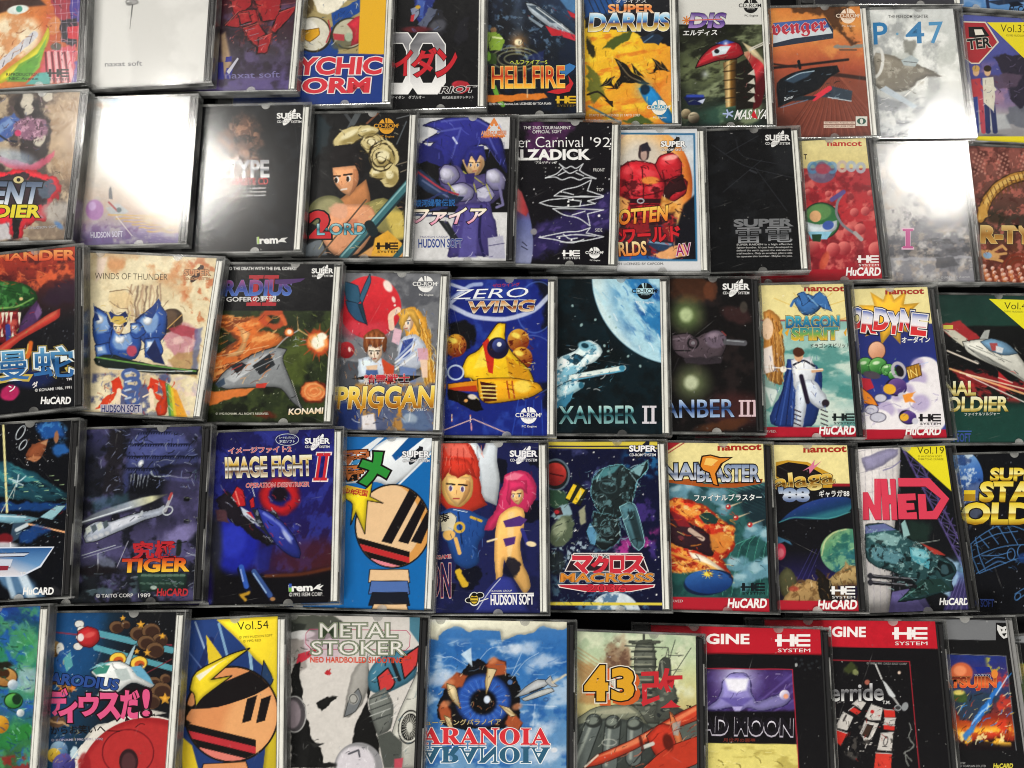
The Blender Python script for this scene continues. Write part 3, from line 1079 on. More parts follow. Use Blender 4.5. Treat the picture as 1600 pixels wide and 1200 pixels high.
@cover('14')
def _(a):
    a.bg('0b0b0f')
    a.p([(668, 10), (690, 15), (700, 50), (680, 60)], '24242c', 4, .7, 8)
    a.p([(715, 30), (735, 25), (730, 60), (712, 70)], '20202a', 4, .6, 8)
    a.p([(645, -4), (682, -4), (672, 26), (655, 40)], '20307c', 3, 1, 6)
    a.p([(650, -2), (664, 0), (660, 30), (652, 24)], '4a68b8', 3, .8, 4)
    a.po([(641, 14), (654, 8), (656, 22), (646, 34)], '8890a8', '0a0a10', 1.5)
    a.e(653, 11, 4, 3, 'c8a038', 0, 2)
    a.p([(642, 24), (648, 22), (646, 34), (641, 33)], 'c03038', 1.2)
    a.p([(652, 40), (672, 12), (686, 16), (662, 46)], '586078', 2, 1, 4)
    a.e(684, 40, 14, 9, '585a64', -20, 6, .8)
    a.e(650, 46, 22, 5, '702028', 0, 4, .8)
    a.mot(.15)
    for cx in (622, 668):
        w, h, cy = 27, 47, 99
        o = [(-.55, -1), (.55, -1), (1, -.62), (1, .62), (.55, 1), (-.55, 1), (-1, .62), (-1, -.62)]
        a.vp([(cx + x * (w + 1.5), cy + y * (h + 1.5)) for x, y in o], 'f4f4f4')
        q = [(cx + x * w, cy + y * h) for x, y in o]
        f = tessellate_polygon([[Vector((x, y, 0)) for x, y in q]])
        a.tris(q, f, [hexc('58585e'), hexc('a8a8ae'), hexc('8a8a90'), hexc('f0f0f0'), hexc('fafafa'), hexc('fafafa'), hexc('e0e0e2'), hexc('6a6a70')])
        a.vp([(cx + x * 14, cy + y * 32) for x, y in o], 'f0f0f0')
        a.vp([(cx + x * 12.5, cy + y * 30.5) for x, y in o], '0b0b0f')
    a.t('イ', (618, 118), (643, 116), 36, 'c82430', .05, [(.03, '300408')], .1)
    a.t('ダ', (645, 120), (682, 116), 40, 'c82430', .05, [(.03, '300408')], .1)
    a.t('ン', (682, 119), (712, 117), 40, 'c82430', .05, [(.03, '300408')], .1)
    a.e(718, 132, 12, 6, 'c83040', 0, 2)
    a.vp([(708, 134), (716, 127), (730, 128), (738, 138), (722, 147), (708, 144)], 'b02834')
    a.t('RIOT', (687, 146), (741, 144), 10, '1a1014', .03, [(.05, 'e8e8e8')], .4)
    a.t('アイダン　ダブルオー', (612, 155), (664, 154.5), 5.2, 'e8e8e8')
    a.t('株式会社日本テレネット', (691, 155), (740, 154), 4.5, 'e8e8e8')


@cover('15')
def _(a):
    a.bg('080b12')
    a.lg((905, 0), (820, 90), [(0, '3a6090'), (.4, '142438'), (1, '080b12')])
    a.n('5a7898', 9, .58, .72, .8, a.em(815, 50, 70, 60, 0, 40))
    a.n('101c34', 22, .45, .6, .6)
    a.p([(872, -4), (912, -4), (912, 30), (886, 14)], '4878a8', 3)
    a.l([(812, -5), (806, 60)], 14, '607088', 12, .35, 8)
    po = a.po
    po([(821, 4), (836, 6), (880, 38), (906, 60), (900, 66), (868, 50), (828, 20)], 'a8b4c0', '101820', 1.8)
    a.p([(824, 8), (838, 9), (876, 36), (862, 36)], '405060', 2)
    a.l([(838, 12), (890, 50)], 1.5, 'e8f0f4', 1, .9)
    a.p([(886, 16), (908, 26), (908, 34), (892, 26)], 'c02430', 1.5)
    a.p([(852, 40), (876, 48), (878, 56), (862, 56)], 'c02430', 1.5)
    a.p([(874, 46), (902, 56), (900, 64), (880, 58)], 'd03040', 1.5)
    po([(825, 24), (850, 40), (846, 44), (826, 30)], '8090a0', '101820', 1.4)
    for k in range(40):
        x, y = 765 + (k * 37) % 100, (k * 53) % 120
        a.l([(x, y), (x + 3, y + 2)], 1, '7a8ca0', 1, .6)
    a.glow(810, 66, 26, 'e8a860', .9)
    a.e(810, 66, 6, 5, 'fff0c8', 0, 3)
    for k in range(3):
        a.ring(806, 92, 18 + 10 * k, 8 + 5 * k, 2.4, 'c8c890', 0, 1.5, .5)
    a.p([(822, 92), (852, 78), (850, 100)], '203070', 4, .7, 5)
    a.e(771, 47, 5, 5, '8a6848', 0, 2)
    a.p([(762, 52), (776, 50), (788, 62), (782, 78), (764, 80)], '86a838', 2, 1, 4)
    a.l([(784, 60), (770, 58)], 3, 'd8e8a0', 1)
    a.p([(764, 82), (776, 84), (776, 100), (764, 100)], '304818', 2)
    a.e(762, 88, 5, 8, '78b038', 0, 2)
    a.l([(772, 136), (780, 158), (786, 164)], 7, '6aa838', 1.5)
    a.p([(762, 149), (850, 146), (856, 154), (800, 158), (762, 160)], 'd87a28', 2, 1, 3)
    a.l([(824, 136), (824, 152)], 2, 'f0d8b0', 2, .7)
    a.mot(.2)
    a.vp([(872, 106), (890, 99), (908, 103), (896, 109), (882, 120), (876, 114)], '3878b8')
    a.vp([(854, 144), (872, 147), (890, 143), (896, 130), (888, 118), (890, 130), (880, 138), (866, 140)], 'c82830')
    a.t('HELLFIRE', (769, 137), (882, 136), 32, [(0, 'ffc840'), (.45, 'e86820'), (.55, 'b02818'), (1, 'f08038')], .03, [(.05, '180804'), (.025, 'f8e088')])
    a.t('ヘルファイアーS', (797, 101), (855, 100.5), 7, 'c8d048', .02)
    a.he(868, 150, 33, 17, 'e0b428', '786020')
    a.t('©1991 NEC Avenue, Ltd. LICENSED BY TOA PLAN', (764, 165), (861, 164), 4.2, 'e8e8e8', .02)


@cover('16')
def _(a):
    a.lg((920, 50), (1050, 190), [(0, 'f4c828'), (.35, 'f0b828'), (.7, 'e89830'), (1, 'd88028')])
    a.n('f8d838', 24, .5, .7, .7, None, .5, 80)
    a.n('d87020', 22, .52, .72, .7, None, .4, 80)
    a.p([(910, -8), (1062, -8), (1062, 74), (1040, 72), (1010, 62), (980, 46), (915, 44)], '14161c', 3, 1, 6)
    a.p([(912, -5), (985, -5), (960, 20), (915, 30)], '1c4c8c', 6, 1, 6)
    for k in range(6):
        a.l([(918 + 9 * k, -4), (930 + 9 * k, 22)], 1.6, '0c1420', 1.2, .8)
    a.p([(940, 74), (965, 58), (990, 46), (985, 60), (960, 78)], '4a5820', 3, 1, 6)
    a.p([(917, 100), (935, 120), (945, 150), (930, 160), (917, 140)], '5a6428', 4, .9, 8)
    a.p([(970, 190), (1000, 180), (1020, 192), (1000, 196)], '4a5c28', 3, 1, 5)
    a.p([(918, 60), (930, 70), (926, 92), (918, 84)], '2a2810', 3, 1, 5)
    a.e(1040, 150, 10, 40, 'f0a848', 20, 10, .6)

    def drag(x, y, s, fl=1):
        q = lambda u, v: (x + s * u * fl, y + s * v)
        a.p([q(-.5, -.45), q(-.1, -.25), q(.05, 0), q(.3, .1), q(.6, .35), q(.1, .3), q(-.25, .28), q(-.4, .5), q(-.5, .4), q(-.3, .1), q(-.32, -.15)], '17140f', 1.5, 1, 2)
        a.p([q(.1, 0), q(.02, -.3), q(.28, -.02), q(.4, .15)], '241e14', 1.5, 1, 2)
        a.l([q(-.38, -.35), q(-.05, .1), q(.3, .25)], s * .03 + .5, '7a6a50', 1, .8)
        a.l([q(-.4, .45), q(-.7, .48), q(-.85, .38)], 1.6, '17140f', 1, 1, 0, True)
    drag(985, 114, 52)
    drag(1032, 102, 26)
    drag(950, 128, 22, -1)
    a.l([(918, 148), (934, 142), (946, 152), (957, 166)], 3, '201a10', 1)
    a.p([(944, 156), (958, 158), (957, 167)], '201a10', 1)
    a.p([(1000, 58), (1018, 50), (1036, 58), (1030, 70), (1004, 66)], '1c2c40', 2, 1, 4)
    a.l([(1006, 66), (1020, 56)], 2, '4a6a8a')
    a.glow(1006, 140, 26, '78d0e0', .8)
    a.p([(998, 138), (1014, 132), (1026, 142), (1056, 186), (1050, 194), (1036, 192), (1006, 156)], '2080c0', 3)
    a.e(1008, 140, 8, 9, '0c2030', 0, 4, .9, 3)
    a.l([(920, 166), (970, 192)], 3, '2870a0', 2, .8)
    a.mot(.14)
    a.t('SUPER', (951, 20), (1021, 20), 13, [(0, 'f0d8b8'), (.5, 'e87830'), (1, 'f8c890')], .05, [(.04, '402010')])
    a.t('ダライアス', (962, 5), (1010, 4.5), 6, 'f0f0f0')
    a.t('DARIUS', (921, 48), (1044, 47), 26, [(0, 'f8e8a0'), (.4, 'a87820'), (.5, '2050a0'), (.75, '88c8f0'), (1, 'e8f4fc')], .06, [(.05, '101830'), (.025, 'f0f0e8')], .1)
    a.cdrom(1030, 168, 38, 'f0ece0', '5098b8')
    a.t('©TAITO 1990  LICENSED BY TAITO CORP', (920, 182), (1000, 182), 4, 'fff4d8')


@cover('17')
def _(a):
    a.vg([(38, '14160c'), (80, '4a5238'), (110, '6a7450'), (140, '2a3024'), (195, '1c2c28')], 22)
    a.n('98a47c', 24, .5, .7, .75, None, 2.0, -10)
    a.n('12140c', 18, .52, .7, .8, None, 1.8, -10)
    a.glow(1102, 116, 12, 'd8e0e0', .8)
    a.e(1130, 178, 40, 14, '3a6a58', -10, 12, .5)
    a.p([(1190, 36), (1210, 36), (1214, 194), (1188, 194)], '141410', 12, .6)
    a.lg((1128, 90), (1152, 90), [(0, '3a2410'), (.45, 'f0d090'), (.6, '7a5420'), (1, '20160c')], a.pm([(1130, 98), (1152, 90), (1150, 165), (1134, 168)], 2))
    for k in range(4):
        a.l([(1130, 112 + 14 * k), (1150, 110 + 14 * k)], 2, '2a1c0c', 1.5, .8)
    a.p([(1150, 100), (1175, 88), (1192, 120), (1186, 168), (1150, 172)], '17140f', 3)
    a.lg((1160, 80), (1200, 110), [(0, 'c8b088'), (.5, 'a02028'), (.75, 'd83c44'), (1, '500c14')],
         a.pm([(1160, 82), (1176, 78), (1194, 95), (1198, 125), (1190, 165), (1176, 172), (1182, 120), (1172, 98)], 2))
    a.p([(1160, 66), (1180, 76), (1198, 100), (1200, 120), (1192, 98), (1172, 84)], 'd8c8a0', 3)
    for k in range(4):
        a.p([(1178 - 0 * k, 108 + 14 * k), (1168, 116 + 14 * k), (1180, 118 + 14 * k)], 'c8c4b8', 1.5)
    a.po([(1087, 106), (1094, 90), (1112, 72), (1140, 64), (1156, 68), (1162, 84), (1150, 92), (1122, 94), (1100, 102)], 'a01c28', '100408', 2)
    a.p([(1090, 101), (1098, 90), (1114, 76), (1136, 68), (1150, 72), (1130, 84), (1106, 94)], 'd83440', 4, .8)
    a.p([(1112, 80), (1126, 72), (1142, 72), (1134, 84), (1114, 88)], 'd8e8f0', 2)
    a.e(1120, 80, 4, 3.5, '101820', 0, 1.5)
    a.p([(1118, 68), (1134, 62), (1148, 66), (1132, 70)], '2848a8', 2, .9)
    a.glow(1134, 68, 8, 'e8f0ff')
    for k in range(2):
        a.l([(1172, 76 + 3 * k), (1198, 64 + 3 * k)], 2, 'd0ccc0', 1)
    a.p([(1068, 152), (1082, 146), (1102, 152), (1094, 164), (1076, 164)], '101848', 2)
    a.l([(1074, 150), (1098, 150)], 4, '3048b0', 3)
    a.p([(1090, 158), (1102, 154), (1098, 162)], 'c8d0e8', 1.5)
    a.sph(1072, 178, 8, 'f0dcb0', '302418')
    a.sph(1084, 184, 9, 'e8d8b8', '282018')
    a.mot(.16)
    a.box(1060, -12, 1206, 38, 'd9d9d5')
    for k in range(8):
        an = k * math.pi / 4
        a.vl((1073, 32), (1073 + 7 * math.cos(an), 32 + 7 * math.sin(an)), 2, 'd88030')
    a.t('DIS', (1077, 43), (1130, 43), 22, [(0, 'a888c8'), (.45, '503888'), (.55, 'c8b8e0'), (1, '503080')], .05, [(.03, '281848')], .2)
    a.vl((1074, 32), (1128, 30), 1.6, 'd06058')
    a.t('エルディス', (1067, 56), (1120, 55), 9, 'f4f4f4', .03, (), .15)
    a.cdrom(1173, 9, 38, '141414', 'd9d9d5')
    a.t('MASAYA', (1147, 187), (1197, 186), 15, 'f4f4f4', .01, (), .35)
    a.vp([(1174, 180), (1178, 172), (1184, 186), (1176, 184)], 'c82430')
    for k in range(5):
        an = k * 1.2566 - .6
        a.vl((1138, 178), (1138 + 9 * math.cos(an), 178 + 7 * math.sin(an)), 2.4, 'a8b8e0')


@cover('18')
def _(a):
    a.vg([(5, 'd07838'), (40, 'e09850'), (75, 'cc7444'), (105, 'a85038'), (130, '8a4836'), (210, '74382c')], 8)
    a.n('f0b060', 26, .5, .7, .5, a.pm([(1200, 0), (1370, 0), (1370, 95), (1200, 100)], 30))
    for k in range(16):
        a.l([(1300, 108), (1222 + 11 * k, 215)], 1.2, '582820', 1.2, .55)
        a.l([(1304, 108), (1228 + 11 * k, 215)], 1, 'a86050', 1.2, .45)
    a.p([(1228, 8), (1330, 5), (1310, 30), (1322, 52), (1340, 68), (1330, 70), (1306, 44), (1280, 22), (1240, 20)], '4a3020', 6, .9, 10)
    a.n('3a281c', 12, .45, .65, .7, a.pm([(1230, 8), (1320, 8), (1340, 66), (1300, 40)], 10))
    a.l([(1306, 74), (1345, 72)], 5, '8a8880', 2, 1, 4)
    a.l([(1312, 78), (1338, 78)], 2, '504840', 1.5)
    a.l([(1208, 106), (1250, 102), (1325, 93)], 4, '241a1c', 2)
    a.l([(1208, 100), (1245, 105)], 3, '302020', 2)
    a.l([(1300, 116), (1325, 119), (1362, 124)], 6, '3a2420', 3)
    a.p([(1212, 128), (1236, 114), (1268, 106), (1308, 102), (1312, 112), (1294, 122), (1280, 140), (1250, 152), (1216, 168)], '10141a', 2)
    a.p([(1226, 126), (1244, 114), (1272, 110), (1262, 120), (1240, 130)], '34485c', 3)
    a.l([(1230, 124), (1250, 114), (1272, 111)], 1.4, 'a8c0d0', 1)
    a.l([(1248, 96), (1250, 106)], 5, '14181c', 1)
    a.p([(1270, 152), (1296, 134), (1332, 142), (1330, 158), (1290, 152)], '34404e', 2)
    a.l([(1272, 154), (1296, 138)], 8, 'e03848', 1.5)
    a.p([(1212, 168), (1250, 150), (1276, 150), (1270, 156), (1236, 158)], '202830', 2)
    a.l([(1220, 168), (1262, 156)], 1.4, '6888a8', 1, .8)
    a.l([(1294, 152), (1330, 158)], 1.4, 'c8d4dc', 1)
    a.mot(.13)
    a.vp([(1208, 36), (1290, 28), (1302, 46), (1302, 60), (1208, 74)], '303848')
    a.vp([(1208, 36), (1289, 29), (1296, 44), (1208, 52)], '4a68a8')
    a.vp([(1208, 50), (1296, 43), (1301, 52), (1240, 60), (1208, 68)], 'd0d8e0')
    a.t('𝖆𝖛𝖊𝖓𝖌𝖊𝖗', (1192, 62), (1292, 54), 22, 'b83848', .02, [(.02, 'f0c8c8')])
    a.cdrom(1325, 25, 38, 'f0dcc8', 'a87048')
    a.t('Zamar', (1225, 158), (1240, 153), 5, 'd8e0e8', 0, (), .3)
    a.box(1287, 190, 1336, 194, 'd8c0b0')
    a.box(1287, 195, 1336, 200, 'd8c0b0')
    a.t('©1990 NEC Avenue, Ltd.', (1289, 193.5), (1334, 193.5), 3, '602820')
    a.t('LICENSED BY LASER CORP.', (1289, 199), (1334, 199), 3, '602820')
    a.box(1337, 182, 1355, 197, 'd8d8d0')
    a.ve(1346, 189.5, 7, 5, '30584c')
    a.ve(1346, 189.5, 2.5, 4, 'd8d8d0')


@cover('19')
def _(a):
    a.vg([(15, 'd4d8d8'), (90, 'c4c8c4'), (130, 'd8dad6'), (170, '9a9fa4'), (210, '787c84')], 14)
    a.n('f0f2f0', 30, .45, .65, .8)
    a.n('8a8e90', 26, .55, .72, .6)
    a.p([(1415, 62), (1432, 64), (1428, 90), (1416, 84)], '6a6a62', 6, .7, 6)
    a.p([(1364, 82), (1384, 84), (1420, 96), (1444, 104), (1470, 118), (1440, 122), (1424, 140), (1380, 146), (1366, 130)], '7c766a', 3, 1, 4)
    a.n('b8b4a8', 10, .5, .7, .7, a.pm([(1364, 82), (1420, 96), (1466, 118), (1424, 140), (1366, 130)], 6))
    a.p([(1408, 94), (1424, 86), (1436, 94), (1430, 104), (1412, 102)], 'b0bcc0', 2)
    a.l([(1412, 96), (1432, 98)], 1, '505050')
    a.ring(1370, 98, 9, 22, 5, 'e0e0dc', 8, 1.5)
    a.p([(1374, 140), (1384, 134), (1434, 166), (1428, 170)], 'b8c4d0', 2)
    a.p([(1368, 148), (1420, 166), (1400, 176), (1368, 172)], '8c9096', 4, .8, 5)
    a.l([(1414, 150), (1448, 120)], 1.5, 'f0f0ec', 1)
    a.n('d0d4d8', 8, .5, .66, .7, a.pm([(1360, 170), (1530, 160), (1530, 215), (1360, 215)], 20), 2.5, -15)
    a.mot(.12)
    a.t('P', (1366, 69), (1387, 68), 33, '2878b0', .02)
    a.t('4', (1416, 68), (1444, 67), 33, '3a80b4', .015)
    a.t('7', (1453, 68), (1474, 67), 33, '4a90c0', .015)
    a.ve(1402, 53, 2, 2, '6aa0c0')
    a.t('THE FREEDOM FIGHTER', (1388, 28.5), (1450, 28), 5, '484848', .01)


@cover('1a')
def _(a):
    a.vg([(30, '545ca4'), (120, '4a4c90'), (165, '8a7898'), (180, 'a8a4a8'), (215, '8c8c90')], 6)
    a.n('c890a0', 22, .5, .7, .5, a.pm([(1530, 100), (1620, 100), (1620, 160), (1530, 160)], 20))
    a.p([(1552, 88), (1585, 84), (1620, 92), (1620, 180), (1590, 176), (1575, 140), (1560, 100)], '2c2838', 4, 1, 6)
    a.p([(1540, 118), (1600, 116), (1590, 136), (1560, 140), (1548, 130)], '58485c', 4, .9, 6)
    a.p([(1575, 170), (1620, 160), (1620, 205), (1570, 190)], '686c78', 5, .9, 8)
    a.p([(1530, 180), (1570, 178), (1580, 200), (1530, 206)], 'b8bcc0', 5, .8)
    for sx, sk, cl, pt in ((1525, 'd8b088', 'b84048', '384890'), (1543, 'd8b088', 'd8d4c4', '2c3460')):
        a.l([(sx - 2, 145), (sx + 1, 205)], 8, pt, 1.5)
        a.l([(sx + 6, 145), (sx + 12, 205)], 8, pt if sx > 1530 else 'b84a58', 1.5)
        a.p([(sx - 8, 122), (sx + 9, 120), (sx + 12, 150), (sx + 10, 174), (sx - 6, 160)] if sx > 1530 else
            [(sx - 8, 124), (sx + 7, 122), (sx + 8, 150), (sx - 6, 152)], cl, 1.5)
        a.l([(sx + 2, 128), (sx + 12, 140)], 4, cl, 1.2)
        a.e(sx, 112, 5, 7, sk, 0, 1.5)
        a.e(sx, 107, 6, 5, '2c2018' if sx > 1530 else 'c8a058', 0, 1.5)
    a.e(1552, 212, 18, 2.5, '484858', 0, 3, .6)
    a.mot(.1)
    a.p([(1500, 213), (1700, 213), (1700, 240), (1500, 240)], 'e8d828', 1.2)
    a.vp([(1505, 33), (1540, 34), (1561, 66), (1530, 100), (1518, 100), (1505, 90)], 'd8d0c0')
    a.vp([(1505, 35), (1539, 36), (1558, 66), (1529, 98), (1518, 98), (1505, 88)], 'a83038')
    a.vp([(1513, 42), (1536, 42), (1546, 56), (1530, 60), (1514, 58)], '181818')
    a.vp([(1522, 46), (1534, 46), (1538, 54), (1524, 55)], 'e8e4d8')
    a.t('TER', (1513, 77), (1548, 73), 15, '181818', .05, [(.04, 'e8e4d8')])
    a.vp([(1542, 35), (1700, 38), (1700, 180), (1605, 96)], 'e8d828')
    a.t('Vol.33', (1563, 50), (1604, 51), 12, '3c3810', -.005)
    a.t('©1990 HUDSON SOFT', (1572, 57), (1612, 58), 3.5, '706818')

@cover('20')
def _(a):
    a.bg('8a7868')
    a.n('c8b498', 26, .42, .62, .9)
    a.n('3a3030', 22, .5, .68, .8)
    a.e(104, 215, 34, 70, 'c4a888', 0, 20, .85, 8)
    a.n('a08060', 12, .5, .7, .6, a.em(104, 215, 34, 75, 0, 20))
    a.e(58, 215, 24, 46, '241c20', 10, 6, .9, 12)
    a.e(45, 165, 20, 26, '201c20', 0, 6, .8, 10)
    for x, y, r in ((42, 156, 10), (44, 172, 7), (62, 218, 9), (75, 150, 7)):
        a.e(x, y, r, r * 1.2, 'd8d0c0', 20, 3, .95, 4)
    a.p([(-5, 192), (24, 178), (34, 186), (20, 214), (-5, 226)], '4a68b0', 4, 1, 6)
    a.p([(-5, 198), (18, 186), (22, 192), (-5, 214)], '88a8d8', 4, .8, 4)
    a.e(48, 200, 26, 16, '9a6a88', 0, 5, .9, 12)
    a.n('d8a8c0', 6, .5, .62, .8, a.em(48, 202, 26, 20, 0, 8))
    a.n('402838', 5, .55, .66, .8, a.em(48, 202, 26, 20, 0, 8))
    a.e(28, 208, 5, 5, 'd04070', 0, 2)
    a.l([(0, 212), (12, 220), (26, 221)], 3, '202838', 1)
    a.p([(-5, 242), (20, 252), (50, 258), (84, 236), (80, 250), (54, 268), (20, 264), (-5, 254)], 'd85878', 4, .85, 5)
    a.e(20, 246, 34, 12, 'b8d0e8', 10, 12, .6)
    jag = [(-8, 276), (10, 266), (24, 268), (38, 262), (56, 270), (80, 276), (96, 288), (92, 304), (84, 318), (70, 330), (72, 344), (52, 352), (38, 358), (34, 374), (18, 374), (10, 354), (-8, 350)]
    a.p(jag, 'd82838', 2.5, 1, 9)
    a.p([(-5, 278), (40, 270), (80, 284), (76, 312), (50, 330), (-5, 320)], '20242c', 3, .9, 8)
    a.e(72, 296, 12, 16, '58687c', 30, 3, .9, 6)
    a.e(88, 330, 26, 18, 'b8b4b0', 0, 14, .8, 6)
    a.e(92, 352, 8, 4, '5888c8', 40, 4, .8)
    a.p([(18, 340), (34, 338), (28, 374), (22, 374)], '181418', 2, 1, 3)
    a.p([(-5, 350), (12, 348), (16, 372), (-5, 374)], 'c8c4c8', 4, 1, 4)
    a.mot(.2)
    a.t('ENT', (-12, 319), (58, 320), 34, [(0, 'f4f8fc'), (.4, 'a8b8d0'), (1, '50607c')], .05, [(.06, '10141c')], .2)
    a.ve(29, 281, 9, 7, '20201c'); a.ve(29, 281, 8, 5.5, 'd8c890'); a.ve(29, 281, 3, 3, '181810')
    a.t('DIER', (-8, 339), (60, 339), 18, 'e8d838', .06, [(.06, '181008')], .18)
    a.t('TM', (86, 272), (94, 272), 4, '202020')
    a.t('©HUDSON SOFT', (44, 358), (90, 356), 4, 'b0b8c4')


@cover('21')
def _(a):
    a.vg([(150, 'd4d8dc'), (250, 'd0ccc4'), (330, 'c0a898'), (360, '9888a8'), (375, '6a5a8c')], 10)  # pale inks paint in part of the lamp's wash-out
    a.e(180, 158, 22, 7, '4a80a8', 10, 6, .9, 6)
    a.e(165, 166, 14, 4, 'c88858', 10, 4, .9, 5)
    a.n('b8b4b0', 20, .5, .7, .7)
    a.e(148, 328, 14, 16, 'a878b0', 0, 4)
    a.e(144, 322, 6, 7, 'c8a8d8', 0, 4)
    a.p([(170, 296), (174, 290), (176, 312), (170, 310)], '484850', 2)
    a.p([(164, 324), (188, 318), (200, 330), (188, 338), (174, 334)], 'b0b4b8', 2, 1, 3)
    a.l([(170, 316), (184, 330)], 3, 'a04040', 1)
    a.e(186, 328, 4, 4, '506068', 0, 1.5)
    for k in range(6):
        a.l([(170 + 12 * k, 336 + 5 * k), (300, 338 + 5 * k)], 2, 'd8a838', 2, .7, 2)
    a.n('6a4880', 10, .5, .66, .6, a.pm([(130, 350), (220, 356), (200, 378), (130, 378)], 8))
    a.l([(182, 338), (206, 368)], 1, 'f0e8e0', 1)
    a.mot(.12)
    a.t('HUDSON SOFT', (142, 372), (192, 370), 9, 'd0cce0', .03, [(.03, '50447c')])


@cover('22')
def _(a):
    a.bg('0e0f13')
    a.n('1c2026', 20, .45, .7, .7)
    a.p([(322, 180), (352, 172), (352, 230), (322, 250)], '3a4040', 14, .7)
    a.e(372, 240, 34, 58, '6a4838', 15, 16, .95, 14)
    a.n('a8785c', 10, .5, .68, .8, a.em(370, 240, 34, 60, 15, 16))
    a.n('1c1412', 9, .54, .66, .8, a.em(370, 240, 34, 60, 15, 16))
    a.e(352, 300, 30, 18, '583c34', 0, 14, .8)
    a.e(340, 340, 26, 30, '2c3036', 0, 18, .8)
    a.l([(378, 230), (368, 252)], 1.5, 'c08868', 1, .7)
    a.l([(460, 188), (466, 240)], 1, '383c40', 1, .5)
    a.mot(.2)
    a.t('R·TYPE', (330, 277), (420, 276), 25, [(0, 'f4f4f4'), (.45, '888c94'), (.55, 'd8d8dc'), (1, '9a9aa0')], .05)
    a.t('COMPLETE CD', (345, 289), (419, 288), 10, 'c83c3c', .02)
    for k, s in enumerate(('carry you to another', 'dimension. Everyone', 'can join this travel.')):
        a.t(s, (358, 297 + 5.6 * k), (416, 296 + 5.6 * k), 4, 'e0e0e0', .01)
    a.t('irem', (402, 381), (434, 380), 10, 'f0f0f0', .06)
    a.box(402, 370, 405, 381, 'a8c868')
    a.vp([(432, 379), (440, 372), (450, 371), (444, 375), (448, 379), (440, 378)], 'e0e0e0')
    a.supercd(452, 183, 38, 'f4f4f4', '141518')


@cover('23')
def _(a):
    a.bg('121214')
    for p0, p1, w, c in (((540, 178), (556, 200), 5, '4a4e52'), ((596, 172), (560, 205), 3, '8a5840'), ((620, 185), (640, 180), 1.5, '707478'),
                         ((560, 176), (545, 204), 9, '5a6064'), ((612, 260), (638, 252), 1.5, '8a8070'), ((618, 272), (638, 264), 1.5, '8a8070'), ((635, 190), (620, 225), 2, '5a6268')):
        a.l([p0, p1], w, c, 1.2, .9)
    a.p([(498, 178), (520, 195), (512, 230), (492, 250)], '2c3c44', 8, .7, 8)
    # blond curls
    for cx, cy, rx, ry, r in ((548, 212, 30, 12, -28), (585, 225, 20, 18, 20), (600, 245, 22, 24, 0), (610, 275, 14, 18, 10), (590, 270, 12, 10, 0), (575, 205, 16, 8, -10)):
        a.e(cx, cy, rx + 1.5, ry + 1.5, '181208', r, 1.5, 1, 4)
        a.e(cx, cy, rx, ry, 'd8c890', r, 2, 1, 4)
        a.e(cx + 3, cy + 4, rx * .7, ry * .6, '8a7840', r, 5, .7)
        a.e(cx - 2, cy - 2, rx * .5, ry * .35, 'f4ecc4', r, 4, .9)
    for r in (8, 14, 20):
        a.ring(596, 246, r, r * 1.05, 1.4, '3a3018', 0, 1, .9, 3)
        a.ring(580, 222, r * .8, r * .6, 1.2, '4a3c1c', 0, 1, .7, 3)
    a.p([(552, 296), (572, 280), (580, 312), (572, 332), (538, 332), (530, 312)], 'c08050', 2)
    a.face(541, 280, 25, 'e2a274', '20140c', -6, -.22, 'e8dcd0')
    a.p([(514, 262), (510, 244), (524, 226), (556, 222), (572, 246), (572, 272), (562, 284), (560, 262), (540, 252), (524, 258)], '141012', 1.2, 1, 4)
    for k in range(5):
        a.l([(516 + 7 * k, 246), (508 + 9 * k, 262 - k)], 3, '141012', 1, 1, 0, True)
    # shoulders
    a.e(510, 330, 30, 24, '6c6c48', -20, 2)
    a.e(512, 326, 20, 16, 'a8a478', -20, 8, .8)
    a.p([(560, 322), (600, 306), (630, 330), (634, 372), (620, 378), (570, 350)], '8a8450', 2)
    a.p([(600, 330), (630, 330), (634, 372), (616, 374)], 'd8c060', 8, .9)
    a.p([(520, 320), (580, 318), (592, 350), (560, 400), (520, 400), (500, 370)], 'd89870', 2)
    a.e(530, 330, 16, 12, 'eab090', 20, 4, .9, 4)
    a.e(548, 352, 16, 9, 'c87c60', -20, 4, .8, 3)
    a.e(572, 340, 14, 16, 'e0a078', 0, 4, .8)
    a.p([(478, 385), (500, 372), (512, 400), (478, 400)], '687078', 3, 1, 4)
    a.p([(560, 400), (600, 372), (634, 386), (632, 402)], 'd8a060', 3)
    a.p([(586, 372), (606, 360), (628, 380), (626, 400), (580, 400)], 'e0a838', 2)
    a.l([(572, 312), (498, 402)], 2.4, '584838', 1)
    a.l([(640, 286), (536, 404)], 15, '1c3038', 1.5)
    a.l([(640, 284), (536, 402)], 11, '3c7078', 1.5)
    a.l([(638, 282), (534, 400)], 2.5, '88b8bc', 1.5)
    a.l([(640, 375), (618, 402)], 8, '305860', 1.5)
    a.l([(577, 352), (583, 362)], 16, '182428', 1)
    a.mot(.14)
    a.t('2', (486, 370), (514, 370), 38, 'c82830', .07, [(.06, '100808')])
    a.t('L·ORD', (496, 367), (571, 366), 17, [(0, '88c8d8'), (.5, '2c6878'), (1, 'b0dce4')], .03, [(.04, '142428')])
    a.cdrom(604, 197, 40, 'e0a030', '141414')
    a.he(587, 379, 35, 16, '181008')


